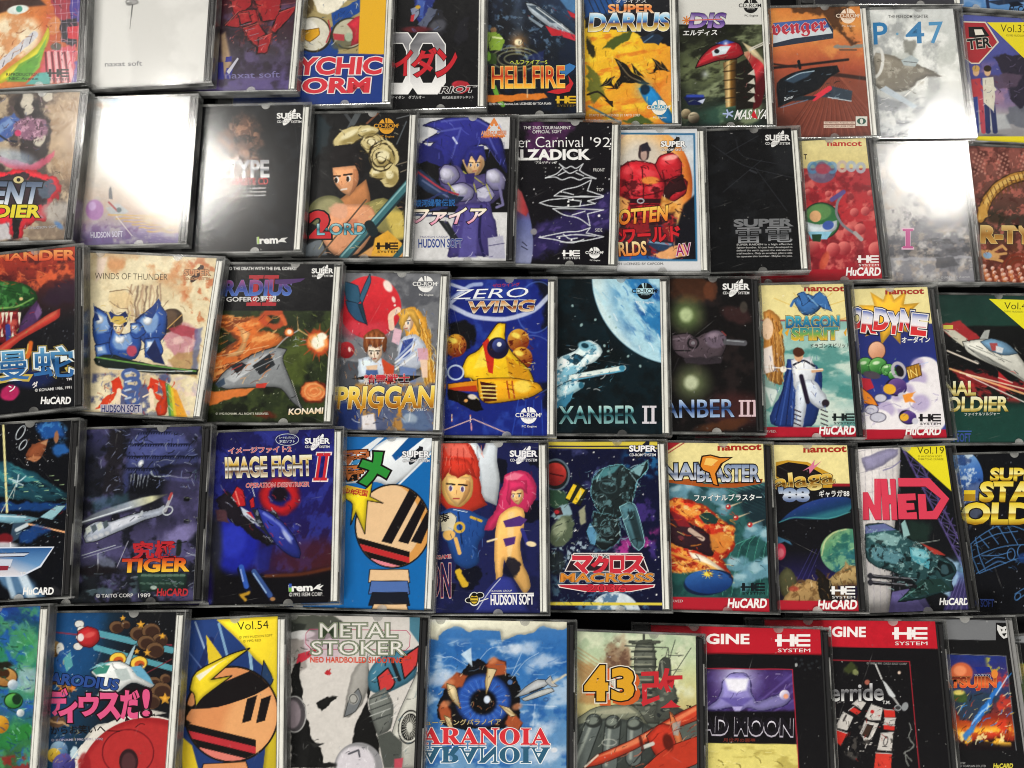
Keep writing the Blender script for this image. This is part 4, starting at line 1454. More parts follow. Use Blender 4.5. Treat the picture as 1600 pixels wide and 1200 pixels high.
@cover('24')
def _(a):
    a.bg('0e0e12')
    a.p([(640, 170), (810, 170), (810, 232), (640, 236)], 'd8d8da', 1)
    a.p([(640, 332), (805, 332), (805, 408), (640, 408)], 'd8d8da', 1)
    a.p([(650, 182), (672, 180), (668, 214), (652, 216)], 'b0b4bc', 4, .7)
    for pts in ([(662, 196), (700, 182), (740, 180), (775, 200), (786, 226), (792, 268), (778, 250), (760, 225), (740, 228), (722, 250), (716, 282), (704, 250), (694, 270), (682, 250), (662, 240), (680, 222), (660, 222), (690, 205)],):
        a.po(pts, '2a2c80', '14143c', 2, 1.2, 3)
    for p in ([(690, 190), (740, 184), (770, 202)], [(684, 206), (720, 200), (706, 246)], [(760, 206), (776, 240)]):
        a.l(p, 3, '5860b8', 2, .8)
    a.l([(708, 215), (714, 224)], 3, 'c8d0f0', 1.5)
    a.p([(655, 222), (690, 234), (696, 262), (665, 250), (650, 255)], '22246c', 2, 1, 6)
    a.p([(722, 250), (736, 240), (755, 240), (758, 258), (748, 274), (732, 274)], 'd8b080', 1.5)
    a.p([(722, 250), (732, 228), (756, 228), (760, 250), (750, 240), (736, 244)], '2a2c80', 1.5)
    a.p([(686, 262), (712, 256), (730, 276), (752, 274), (780, 268), (788, 300), (770, 318), (740, 330), (704, 320), (688, 290)], '50487c', 1.5, 1, 3)
    for pts in ([(686, 268), (694, 256), (712, 260), (720, 276), (706, 290), (690, 286)], [(760, 266), (776, 262), (790, 276), (788, 296), (770, 298), (758, 284)],
                [(704, 290), (724, 284), (742, 296), (738, 312), (716, 316), (704, 306)], [(744, 296), (762, 288), (774, 304), (764, 318), (746, 314)]):
        a.po(pts, '8c88b0', '1c1838', 1.6)
        a.p([((x - pts[0][0]) * .7 + pts[0][0] + 1, (y - pts[0][1]) * .6 + pts[0][1] + 1) for x, y in pts], 'd0d0e2', 3, .85)
    a.face(742, 258, 15, 'e0b888', '384868', 0, -.05)
    a.p([(724, 250), (730, 232), (756, 230), (760, 250), (750, 242), (744, 254), (736, 242), (730, 262)], '2a2c80', 1.2)
    for p in ([(724, 268), (738, 280), (744, 300)], [(700, 286), (716, 308)], [(760, 288), (768, 310)], [(740, 276), (756, 288)]):
        a.l(p, 2, 'b8b840', 1.2, .8)
    a.p([(726, 272), (742, 270), (740, 288), (728, 286)], '302868', 1.5)
    a.p([(716, 318), (766, 314), (775, 350), (780, 400), (700, 402), (704, 360)], '443c7c', 1.5, 1, 3)
    a.p([(728, 330), (746, 330), (744, 402), (716, 402)], '5c56a0', 4, .8)
    a.l([(752, 322), (748, 372), (756, 400)], 4, '1c1a48', 1.5)
    a.p([(762, 372), (786, 368), (790, 404), (764, 404)], 'b4b4c8', 2)
    a.l([(764, 384), (788, 380)], 1.5, '605c80')
    a.p([(648, 262), (668, 274), (700, 300), (724, 310), (712, 320), (680, 306), (652, 290)], '283858', 2, 1, 4)
    a.l([(652, 268), (690, 296), (716, 304)], 3, 'a83848', 1.2)
    a.l([(660, 282), (700, 308)], 3, '5a6890', 1)
    a.l([(780, 290), (786, 320), (776, 324)], 4, '7874a0', 1.5)
    for k in range(4):
        a.l([(650, 318 + 6 * k), (700, 300 + 12 * k)], 4, '1c2850' if k % 2 else '303c74', 1.2, .8, 4)
    a.p([(684, 344), (700, 346), (716, 372), (706, 374)], '202428', 1.5)
    a.mot(.14)
    a.t('銀河婦警伝説', (648, 323), (711, 322), 11, '2c6cb0', .02, [(.03, '0c1430')])
    a.t('サファイア', (610, 351), (752, 350), 25, [(0, 'e890b0'), (.6, 'f8e8e8'), (1, 'f8f4d0')], .045, [(.06, '181018')], .35)
    a.t('HUDSON GROUP', (657, 371.5), (700, 371.5), 3, '303878')
    a.t('HUDSON SOFT', (654, 387), (722, 386), 13, '24408c', .035, [(.03, 'd8d8da')])
    a.vp([(772, 182), (790, 214), (754, 214)], 'e08848')
    a.ve(772, 203, 6.5, 6.5, 'd8d8da')
    for k in range(8):
        an = k * math.pi / 4
        a.vl((772, 203), (772 + 9.5 * math.cos(an), 203 + 9.5 * math.sin(an)), 2, 'd8d8da')
    a.t('ARCADE', (752, 211), (774, 211), 6, 'd87838', .03, [(.05, 'd8d8da')])
    a.t('専用', (776, 211), (791, 211), 7, 'd87838', .02, [(.05, 'd8d8da')])
    a.t('CARD SYSTEM', (752, 216), (786, 216), 3.4, 'd87838', .02)


@cover('25')
def _(a):
    a.bg('0d0b12')
    a.p([(820, 190), (905, 190), (880, 215), (860, 250), (820, 240)], '48204c', 14, .9, 14)
    a.n('6a3068', 12, .5, .7, .7, a.pm([(830, 190), (895, 190), (860, 235), (826, 230)], 16))
    a.p([(830, 362), (960, 298), (962, 350), (850, 400), (830, 395)], '2c2458', 14, .9, 14)
    a.n('5a4890', 10, .52, .7, .7, a.pm([(830, 362), (960, 300), (960, 345), (850, 395)], 16), 2, -28)
    a.stars(70, (812, 192, 958, 405))
    a.e(936, 337, 2, 2, 'fff', 0, 1.5)
    a.lg((806, 300), (806, 400), [(0, 'a83038'), (.3, '6a4468'), (.45, '6068a0'), (1, '8a90b4')], a.em(802, 365, 30, 74, -6, 2))
    a.lg((800, 360), (834, 360), [(0, 'c8b0b0'), (.5, 'c0484c'), (1, '50101c')], a.pm([(800, 285), (815, 300), (826, 330), (822, 338), (800, 325)], 3))
    a.l([(816, 378), (823, 384)], 1.4, '181828'); a.l([(815, 385), (824, 390)], 1.4, '181828')
    a.e(834, 362, 5, 5, '8a8890', 0, 2)
    ln = lambda pts, w=1.1: a.l(pts, w + .5, 'e0e4ea', 1, .95)
    ln([(852, 278), (870, 272), (880, 262), (874, 256), (884, 264), (892, 259), (900, 264), (911, 256), (905, 266), (914, 272), (931, 279)])
    ln([(852, 278), (868, 276), (878, 282), (892, 276), (906, 282), (914, 277), (931, 279)])
    ln([(880, 264), (890, 272), (902, 266)]); ln([(872, 274), (884, 268)]); ln([(900, 270), (912, 275)])
    ln([(843, 317), (858, 312), (884, 310), (906, 306), (942, 308), (918, 314), (930, 318), (906, 322), (880, 324), (858, 322), (843, 317)])
    ln([(866, 306), (880, 296), (903, 292), (924, 281), (918, 298), (943, 306)]); ln([(866, 306), (900, 308), (943, 307)])
    ln([(864, 326), (880, 336), (904, 340), (922, 353), (918, 334), (943, 328)]); ln([(864, 326), (900, 326), (943, 328)])
    ln([(888, 312), (908, 314), (906, 322)]); ln([(880, 300), (896, 304)]); ln([(894, 336), (914, 330)])
    ln([(842, 371), (866, 366), (886, 362), (904, 362), (922, 356), (916, 364), (943, 370), (916, 376), (884, 379), (866, 374), (842, 371)])
    ln([(870, 370), (900, 366), (930, 369)]); ln([(876, 378), (896, 380), (912, 374)]); ln([(880, 366), (890, 374), (902, 372)])
    for x, y in ((888, 315), (888, 321), (895, 312), (893, 375), (874, 372)):
        a.e(x, y, 1.6, 1.6, 'fff', 0, 1)
    a.mot(.15)
    a.t('THE 2ND TOURNAMENT', (818, 202), (892, 202), 5, 'e8e8e8')
    a.t('OFFICIAL SOFT', (832, 208.5), (878, 208), 5, 'e8e8e8')
    a.t('Summer Carnival', (752, 231), (911, 230), 17, 'f4f4f4', -.012)
    a.t("'92", (922, 230), (954, 230), 16, 'f4f4f4', -.012)
    a.ve(955, 225, 2, 2, 'f4f4f4')
    a.t('ALZADICK', (795, 250), (920, 249), 15.5, 'f4f4f4', .06)
    a.t('アルザディック', (837, 256.5), (870, 256), 4.6, 'e8e8e8', .01, (), .2)
    a.t('FRONT', (927, 268), (945, 268), 5, 'd8d8d8'); a.t('TOP', (932, 299), (943, 299), 5, 'd8d8d8'); a.t('SIDE', (930, 362), (941, 362), 5, 'd8d8d8')
    a.he(878, 391, 28, 14, 'f4f4f4')
    a.cdrom(929, 395, 29, 'f4f4f4', '0d0b12')


@cover('26')
def _(a):
    a.bg('d8dade')
    a.p([(960, 207), (1086, 208), (1090, 408), (966, 408)], '2c6c98', 1)
    inn = a.pm([(960, 210), (1083, 211), (1087, 405), (966, 405)], 1)
    keep = a.C.copy()
    a.vg([(208, 'b8c8d8'), (250, 'd8dce0'), (300, 'a8b8c8')], 10)
    a.n('e8a878', 16, .5, .7, .8, a.em(985, 220, 30, 20, 0, 14))
    a.lg((1000, 300), (1082, 290), [(0, 'f0d0a0'), (.7, 'f0b060'), (.9, 'd87830'), (1, 'a04818')], a.em(1012, 290, 70, 90, 0, 2))
    a.e(1006, 286, 50, 70, 'c8ccd0', 0, 24, .7)
    a.p([(1068, 320), (1090, 300), (1090, 410), (1050, 410), (1056, 360)], '14141c', 5)
    red, dk = 'c02430', '4a0c14'
    for pts in ([(968, 262), (982, 252), (1000, 252), (1024, 256), (1040, 270), (1038, 300), (1030, 330), (1034, 350), (972, 352), (976, 318), (968, 296)],
                [(966, 264), (980, 256), (990, 270), (984, 296), (972, 310), (964, 306)],
                [(1024, 258), (1032, 242), (1052, 238), (1066, 254), (1064, 276), (1048, 286), (1034, 280)],
                [(1040, 284), (1060, 274), (1074, 284), (1072, 302), (1052, 316), (1040, 308)]):
        a.po(pts, red, dk, 2, 1.2, 2)
    for x, y, rx, ry, r in ((982, 266, 9, 6, -30), (1044, 250, 12, 7, -10), (1010, 270, 16, 6, 8), (992, 292, 12, 8, 0), (1022, 294, 10, 8, 0), (1058, 288, 8, 5, 0)):
        a.e(x, y, rx, ry, 'ec5058', r, 5, .8)
    for p in ([(1004, 262), (1006, 300), (1002, 348)], [(976, 300), (1002, 308), (1034, 298)], [(980, 320), (1030, 320)], [(1036, 268), (1040, 300)]):
        a.l(p, 2, dk, 1.5, .9, 2)
    a.n(dk, 9, .54, .66, .85, a.pm([(970, 280), (1060, 280), (1050, 350), (975, 350)], 8), 2)
    a.e(1048, 246, 12, 4, 'f8b0a8', -10, 3, .9)
    a.e(1016, 282, 14, 6, 'e89040', 0, 3)
    a.p([(1044, 282), (1066, 272), (1072, 296), (1052, 302), (1042, 316), (1036, 300)], '301418', 2, 1, 3)
    a.e(1006, 238, 9, 14, '3a2c30', 0, 2, 1, 3)
    a.e(1006, 242, 5, 9, 'b89a90', 0, 2)
    a.p([(1002, 226), (1012, 220), (1018, 234), (1004, 236)], '282430', 2, 1, 4)
    a.l([(984, 314), (1032, 314)], 7, '301018', 1.5)
    a.ring(1001, 314, 5, 3.5, 1.5, 'c8d0d8', 0, 1)
    a.p([(968, 306), (984, 314), (980, 328), (968, 330)], 'e8a860', 3)
    a.p([(1034, 306), (1060, 320), (1052, 340), (1030, 330)], 'e8a040', 4, .8)
    a.p([(966, 345), (1056, 330), (1056, 404), (966, 405)], '28141c', 6, .9, 8)
    a.n('a02028', 10, .5, .62, .8, a.pm([(966, 345), (1050, 332), (1056, 404), (966, 405)], 6))
    a.l([(1016, 378), (1030, 388), (1050, 384)], 10, '283c58', 2)
    a.l([(1016, 378), (1048, 382)], 3, '7898b8', 1.5)
    a.p([(1020, 396), (1070, 380), (1076, 400), (1030, 405)], 'e8a870', 3, 1, 4)
    a.p([(966, 402), (1000, 396), (1040, 406), (966, 408)], '2058a0', 2, 1, 3)
    a.mot(.15)
    a.C = keep * (1 - inn[..., None]) + a.C * inn[..., None]
    a.t('FORGOTTEN', (905, 357), (1042, 344), 22, [(0, 'e87828'), (1, 'f8d060')], .05, [(.04, '301008')], .15)
    a.t('ワールド', (975, 380), (1062, 376), 22, 'd02830', .06, [(.05, '300810')])
    a.t('フォーゴットン', (885, 382), (978, 380), 20, 'd02830', .06, [(.05, '300810')])
    a.t('WORLDS', (930, 402), (1010, 398), 21, [(0, 'e88030'), (1, 'f4e4b0')], .04, [(.04, '301008')])
    a.t('AV', (1057, 400), (1080, 398), 18, '9a2060', .02, [(.05, 'e8d8e0')])
    a.t('© CAPCOM 1991 LICENSED BY CAPCOM.', (928, 414.5), (1037, 414), 4, '303030')
    a.supercd(1052, 227, 38, 'f4f4f4', '181818', '282828')


@cover('27')
def _(a):
    a.bg('0a0b0e')
    a.n('181a1e', 24, .5, .7, .7)
    for p in ([(1112, 226), (1160, 260), (1250, 280)], [(1135, 240), (1185, 212)], [(1130, 300), (1190, 250)], [(1150, 218), (1156, 246), (1250, 262)], [(1180, 262), (1230, 330)]):
        a.l(p, 1.2, '2c2e34', 1.2, .8)
    a.l([(1172, 266), (1182, 270)], 3, '34363c', 1.2, .8)
    a.p([(1200, 230), (1245, 222), (1250, 280), (1215, 262)], '1c1e22', 12, .8)
    a.mot(.2)
    a.t('SUPER', (1148, 354), (1237, 353), 11, '74767a', .07)
    a.t('雷電', (1150, 380), (1238, 378), 24, [(0, '9a9ca0'), (.5, '505256'), (1, '888a8e')], .01)
    for k, s in enumerate(('SUPER RAIDEN is a high effective', "fighter-bomber. It's just been developed to", 'defend the earth against the extraterres-',
                           'trial invaders. Only an excellent pilot is able', "to operate this bomber. Maybe it's you.")):
        a.t(s, (1151, 384.5 + 4.6 * k), (1238 if k < 4 else 1238, 383.5 + 4.6 * k), 3.6, 'c8c8c8', .005)
    a.supercd(1215, 217, 38, 'e8e8e8', '0e0f12')


@cover('28')
def _(a):
    a.vg([(215, 'e0d498'), (262, 'd8c888'), (264, 'a83038'), (330, 'b82830'), (400, '98202c'), (434, '981828')])
    m = a.pm([(1255, 270), (1400, 266), (1400, 424), (1255, 424)], 8)
    a.n('d87068', 16, .48, .68, .8, m)
    a.n('70101c', 14, .52, .7, .7, m)
    for k in range(16):
        x, y = 1262 + (k * 41) % 115, 300 + (k * 29) % 115
        a.sph(x, y, 5 + k % 4 * 2, 'e88078', '8a1824')
    for x, y, r, c in ((1270, 262, 9, '6a94b8'), (1284, 262, 9, 'b03040'), (1300, 262, 9, '7aa0c0'), (1316, 260, 9, 'c0b0a8'), (1330, 260, 8, 'a8b4c0'), (1345, 262, 8, 'a8b0bc')):
        a.ring(x, y, r * .7, r * .8, 5, c, 0, 1.5, .9)
    a.e(1284, 268, 22, 18, '3a6c94', 0, 2, .6)
    a.e(1286, 264, 12, 8, 'a83848', 0, 3, .8)
    a.e(1283, 345, 30, 29, '182c1c', 0, 1.5)
    a.e(1283, 345, 28, 27, '2c6a3c', 0, 1.5)
    a.e(1279, 332, 20, 13, '5a8a50', -10, 3)
    a.e(1274, 338, 9, 9, 'd8a878', 0, 1.5)
    a.p([(1258, 346), (1280, 352), (1308, 344), (1308, 358), (1284, 372), (1262, 366)], 'c8d4dc', 1.5)
    a.e(1294, 352, 9, 7, '3c58a8', -15, 1.5)
    a.p([(1262, 362), (1300, 362), (1292, 374), (1268, 374)], '88c0d8', 1.5)
    a.p([(1268, 366), (1284, 366), (1282, 378), (1270, 377)], '183c20', 1)
    a.l([(1318, 300), (1308, 316), (1306, 334), (1316, 352), (1340, 368)], 4, '787c84', 1.5)
    a.l([(1300, 312), (1318, 300)], 7, '5a4c88', 1.5)
    a.l([(1336, 364), (1346, 374)], 6, 'a8a0a0', 1.5)
    a.e(1288, 408, 6, 16, 'c85838', 20, 3, .7)
    a.mot(.14)
    a.p([(1250, 421), (1410, 421), (1410, 440), (1250, 440)], 'a81828', 1)
    a.t('namcot', (1293, 228), (1346, 228), 6.5, 'b82c2c', .04)
    a.t('T', (1256, 249), (1261, 249), 8, '302020', .02)
    a.he(1339, 399, 34, 17, 'f0e8e8')
    a.hucard(1322, 430.5, 53, 'f4f0f0')


@cover('29')
def _(a):
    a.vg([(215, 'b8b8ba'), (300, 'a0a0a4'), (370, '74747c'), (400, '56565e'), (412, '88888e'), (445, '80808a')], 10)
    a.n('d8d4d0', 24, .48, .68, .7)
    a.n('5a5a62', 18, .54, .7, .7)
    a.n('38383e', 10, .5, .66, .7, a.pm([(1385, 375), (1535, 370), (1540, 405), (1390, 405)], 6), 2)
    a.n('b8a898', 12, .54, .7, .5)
    a.l([(1392, 406), (1540, 402)], 5, 'a8a8b0', 3, .8, 4)
    a.p([(1462, 404), (1490, 402), (1496, 416), (1464, 418)], '48484e', 3, .8, 4)
    a.mot(.15)
    a.roman(1, 1408, 356, 1429, 390, 'd8b0c8'); a.roman(1, 1410, 358, 1427, 388, 'b84888')
    a.t('©1991 NEC Avenue', (1470, 436), (1515, 434), 4, 'b8b8bc')


@cover('2a')
def _(a):
    a.vg([(235, '8a5048'), (320, '5a3c34'), (345, '3c342c'), (400, '6a3828'), (447, '8a4028')], 10)
    a.n('b8685c', 9, .5, .68, .8)
    a.n('4a2420', 12, .52, .68, .7)
    for k in range(60):
        x, y = 1520 + (k * 37) % 110, 238 + (k * 17) % 36
        a.e(x, y, 1.8, 1.8, 'c89080', 0, 1.2, .7)
    for w, c in ((18, '3c2414'), (14, 'b08038'), (7, 'd8b060')):
        a.l([(1532, 340), (1542, 312), (1562, 288), (1590, 276), (1640, 268)], w, c, 2, 1, 2)
    for k in range(14):
        t = k / 13
        x, y = 1538 + 80 * t, 322 - 52 * t ** .6
        a.l([(x - 3, y - 9), (x + 4, y + 7)], 1.4, '5a3818', 1, .8)
        a.l([(x + 5, y - 5), (x + 10, y + 8)], 1.4, '604020', 1, .7)
    a.e(1556, 340, 16, 10, '282418', 0, 10, .8)
    a.p([(1528, 324), (1540, 318), (1544, 338), (1534, 344)], 'c89848', 2)
    a.e(1545, 398, 18, 7, 'c89860', 15, 2, 1, 3)
    a.e(1543, 399, 7, 5, '88a8c8', 10, 2)
    for p in ([(1552, 392), (1566, 384), (1572, 390)], [(1556, 398), (1572, 396)], [(1550, 404), (1566, 408)]):
        a.l(p, 4, 'c89860', 1.5)
    for k in range(3):
        a.ring(1592, 418, 10 + 7 * k, 9 + 6 * k, 4, '7a3020', 0, 2, .8)
    for k in range(46):
        x, y = 1536 + (k * 31) % 90, 416 + (k * 13) % 32
        a.l([(x, y), (x + 1, y + 12)], 3, 'c87848', 1, .7)
        a.sph(x, y, 3, 'f0d8cc', 'c07860')
    a.mot(.15)
    a.t('R-TYPE', (1534, 378), (1650, 380), 24, [(0, 'c89c50'), (.5, 'a07030'), (1, 'd8b878')], .08, [(.05, '402810'), (.02, 'e8d090')])


@cover('30')
def _(a):
    a.vg([(385, 'b83c28'), (425, '8a2c24'), (455, '3c1c20'), (500, '14141a'), (635, '101216')], 8)
    m = a.pm([(-20, 380), (125, 380), (122, 445), (80, 440), (50, 470), (-20, 450)], 16)
    a.n('e8683c', 16, .48, .68, .85, m)
    a.n('3c1418', 14, .52, .7, .7, m)
    a.p([(64, 470), (85, 445), (122, 432), (122, 466), (90, 478)], '2c1c30', 10, .8, 6)
    a.stars(40, (60, 480, 120, 600), '9aa0b0', (.4, .9))
    a.p([(-15, 438), (30, 440), (54, 452), (60, 466), (52, 478), (28, 486), (-15, 490)], '1c4820', 2, 1, 3)
    a.n('4a9048', 8, .48, .64, .8, a.pm([(-15, 440), (30, 442), (56, 460), (50, 476), (-15, 486)], 5))
    for k in range(22):
        a.l([((k * 23) % 55 - 4, 446 + (k * 13) % 32), ((k * 23) % 55 + 2, 448 + (k * 13) % 32)], 1, '103014', 1, .8)
    a.l([(-5, 482), (26, 480), (52, 466)], 2.5, '88b860', 1.5, .8)
    a.e(33, 467, 3, 2.5, 'e8c890', 0, 1.2)
    a.p([(-15, 488), (28, 486), (32, 500), (26, 534), (0, 536), (-15, 530)], '701820', 3, 1, 3)
    a.n('e06858', 8, .5, .66, .7, a.pm([(-15, 488), (28, 488), (26, 530), (-15, 530)], 4))
    for x in (4, 10, 17, 30):
        a.p([(x - 2, 488), (x + 3, 488), (x, 508 if x < 30 else 512)], 'e8e0d0', 1)
    for x in (3, 20):
        a.p([(x - 2, 526), (x + 2, 526), (x, 510)], 'e8e0d0', 1)
    a.l([(12, 510), (14, 538)], 8, '38408c', 2)
    a.p([(56, 470), (68, 490), (62, 502), (34, 530), (26, 522), (36, 496)], '4c305c', 3, 1, 3)
    a.p([(60, 474), (66, 488), (58, 500), (54, 490)], '8a68a0', 3, .7)
    a.p([(94, 482), (94, 496), (70, 510), (30, 532), (0, 560), (-15, 564), (-15, 550), (20, 526), (50, 508), (76, 490)], 'c83c34', 2)
    a.p([(90, 484), (88, 492), (60, 508), (20, 534), (-10, 556), (-10, 552), (30, 524), (70, 496)], 'f08060', 3, .7)
    a.l([(48, 536), (45, 556), (30, 570), (10, 584)], 7, 'd86828', 3)
    a.l([(44, 538), (42, 552), (20, 572)], 2, 'f0c060', 2)
    a.e(16, 614, 16, 12, 'b82860', -30, 4, 1, 3)
    a.e(50, 590, 34, 16, '1c2c68', 0, 12, .7)
    a.mot(.18)
    a.t('SALAMANDER', (-78, 408), (117, 406), 15, [(0, 'd85030'), (1, 'f0a860')], .06, [(.03, '7a2418')])
    for s, p0, p1, h in (('曼', (0, 595), (45, 592), 44), ('蛇', (54, 590), (115, 588), 46)):
        a.t(s, p0, p1, h, [(0, '3870b0'), (.5, '205890'), (1, '70b0d8')], .02, [(.09, 'c8b050'), (.075, '102848'), (.05, 'e8f0f0')])
    a.t('ン', (15, 612), (25, 610), 9, 'f4f0f0', .03); a.t('ダ', (51, 606), (60, 605), 9, 'f4f0f0', .03)
    a.t('TM', (104, 595), (112, 594), 4, 'f4f0f0', .02)
    a.t('© KONAMI 1986, 1991', (55, 613), (112, 608), 5.4, 'e8e8e8', .01)
    a.hucard(64, 631, 46, 'f4f4f4')


@cover('31')
def _(a):
    a.bg('dccaa4')
    a.n('f0e4c0', 30, .4, .62, .9)
    a.n('d08850', 26, .52, .72, .75, a.pm([(140, 400), (345, 400), (340, 520), (300, 520), (290, 450), (200, 430), (140, 425)], 24))
    a.n('c05828', 12, .55, .72, .7, a.pm([(270, 400), (345, 400), (336, 520), (296, 510)], 24))
    a.p([(152, 402), (168, 402), (160, 430), (150, 440)], 'f0d8d0', 6, .7)
    # faint long hair
    for k in range(10):
        x = 200 + k * 5
        a.l([(x + 6, 446), (x - 2 + k, 474), (x + 4 - k, 500)], 3, ('9a7c64', 'c8a888', '705848')[k % 3], 2, .7, 4)
    a.e(188, 468, 20, 14, 'e8cc98', 10, 4, .7, 3)
    a.l([(172, 456), (200, 452), (206, 460)], 1.5, '5a4028', 1, .7, 2)
    a.l([(172, 470), (184, 480), (200, 482)], 1.2, '6a5038', 1, .6, 2)
    a.l([(182, 488), (240, 500), (255, 480), (262, 470)], 1.2, '6a5038', 1, .6, 3)
    a.e(265, 502, 22, 18, '3c2c20', -35, 2, 1, 2)
    a.e(262, 498, 16, 12, '6c5440', -35, 5, .8)
    a.l([(252, 522), (284, 492)], 1.6, 'c8a060', 1)
    a.p([(282, 506), (312, 516), (304, 560), (278, 560), (250, 530)], 'c89098', 5, 1, 6)
    a.p([(262, 512), (288, 508), (310, 516), (308, 530), (280, 524)], 'a83848', 3, .8, 4)
    a.n('e8c8c0', 14, .5, .7, .7, a.pm([(255, 520), (315, 520), (312, 650), (260, 600)], 10))
    a.p([(262, 556), (312, 546), (308, 590), (268, 580)], 'b08c58', 5, .8, 8)
    a.p([(306, 514), (316, 512), (306, 580), (298, 580)], '5a6898', 4, .7, 4)
    # blue plates
    for pts, lt in (([(146, 500), (150, 480), (164, 488), (180, 498), (186, 520), (176, 540), (152, 544), (145, 524)], (152, 494)), ([(212, 500), (226, 488), (248, 474), (262, 492), (258, 524), (244, 540), (224, 536), (214, 520)], (228, 498)),
                    ([(176, 514), (192, 524), (214, 514), (222, 536), (212, 562), (180, 562), (168, 540)], (184, 528)), ([(226, 530), (248, 528), (256, 548), (244, 564), (226, 558)], (232, 536)), ([(148, 540), (170, 536), (176, 558), (152, 562)], (154, 544)),
                    ([(204, 506), (220, 504), (228, 520), (216, 530), (204, 524)], (208, 510))):
        a.po(pts, '2850a0', '0c1840', 1.6, 1, 2)
        a.p([((x - lt[0]) * .6 + lt[0], (y - lt[1]) * .55 + lt[1]) for x, y in pts], '88acdc', 5, .9)
        a.p([((x - lt[0]) * .3 + lt[0], (y - lt[1]) * .25 + lt[1]) for x, y in pts], 'f2f8fe', 3, .95)
    for p in ([(146, 474), (156, 500), (148, 502)], [(248, 466), (252, 474), (238, 498), (226, 494)]):
        a.p(p, '203c80', 1.2)
    a.p([(166, 496), (172, 486), (184, 494), (196, 486), (202, 496), (196, 512), (172, 512)], '182c68', 1.2)
    a.face(185, 513, 10, 'ecd4a8', '303850', 0, 0)
    a.p([(172, 502), (178, 494), (192, 494), (199, 502), (186, 508)], 'd0b050', 1.2)
    a.l([(168, 488), (174, 502)], 2.4, 'e0cc88', 1); a.l([(204, 488), (198, 502)], 2.4, 'e0cc88', 1)
    a.l([(172, 498), (182, 506), (198, 496)], 1.5, 'd8c070', 1)
    a.p([(242, 530), (258, 570), (240, 566), (228, 552)], '182454', 2)
    a.e(206, 548, 8, 9, 'b84860', 0, 3)
    a.p([(146, 560), (170, 552), (200, 562), (252, 572), (310, 578), (308, 586), (250, 584), (190, 578), (150, 572)], '14201c', 2, 1, 2)
    a.l([(150, 558), (200, 566), (306, 580)], 2.4, '70a850', 1.5, .9)
    a.l([(170, 576), (240, 580), (300, 580)], 1.6, 'e8f0f0', 1, .8)
    a.n('48507c', 16, .45, .65, .9, a.pm([(145, 584), (265, 584), (280, 652), (135, 652)], 6))
    a.n('c8b8c8', 14, .5, .7, .7, a.pm([(265, 590), (315, 588), (310, 652), (280, 652)], 6))
    for k in range(4):
        a.ring(204 + k % 2 * 3, 586 + 13 * k, 12 - k, 8, 6, '48609c', 0, 2)
        a.l([(196, 584 + 13 * k), (204, 582 + 13 * k)], 3, 'b8c8e0', 1.5)
    for cx, fl in ((182, 1), (240, -1)):
        a.p([(cx - 8 * fl, 596), (cx + 4 * fl, 590), (cx + 10 * fl, 606), (cx + 2 * fl, 616), (cx - 6 * fl, 612)], 'd83c20', 1.5, 1, 3)
        a.p([(cx, 612), (cx - 22 * fl, 624), (cx - 34 * fl, 640), (cx - 20 * fl, 636), (cx - 4 * fl, 624)], 'd84424', 1.5, 1, 3)
        a.l([(cx + 4 * fl, 610), (cx + 2 * fl, 636)], 7, 'f0dcc0', 1.5)
        a.l([(cx + 4 * fl, 614), (cx + 16 * fl, 620)], 2.4, 'f0dcc0', 1)
    a.p([(248, 590), (264, 600), (262, 646), (246, 652), (240, 640), (256, 620)], 'd84020', 2, 1, 4)
    for k, c in enumerate(('3c8850', '98b838', 'e8c838', 'e8a030')):
        a.p([(258 + 4 * k, 598 + 3 * k), (264 + 4 * k, 600 + 3 * k), (284 + 3 * k, 652), (264 + 4 * k, 652)], c, 2, .9)
    a.mot(.16)
    a.t('WINDS OF THUNDER', (148, 436), (262, 438), 10, '3a3020', -.01)
    a.box(157, 632, 222, 645, 'b8b4c0')
    a.t('HUDSON SOFT', (159, 644), (219, 643.5), 10.5, '1c2c68', .03)
    a.supercd(308, 428, 40, 'd0986c', '4a2c18', '3c2418')


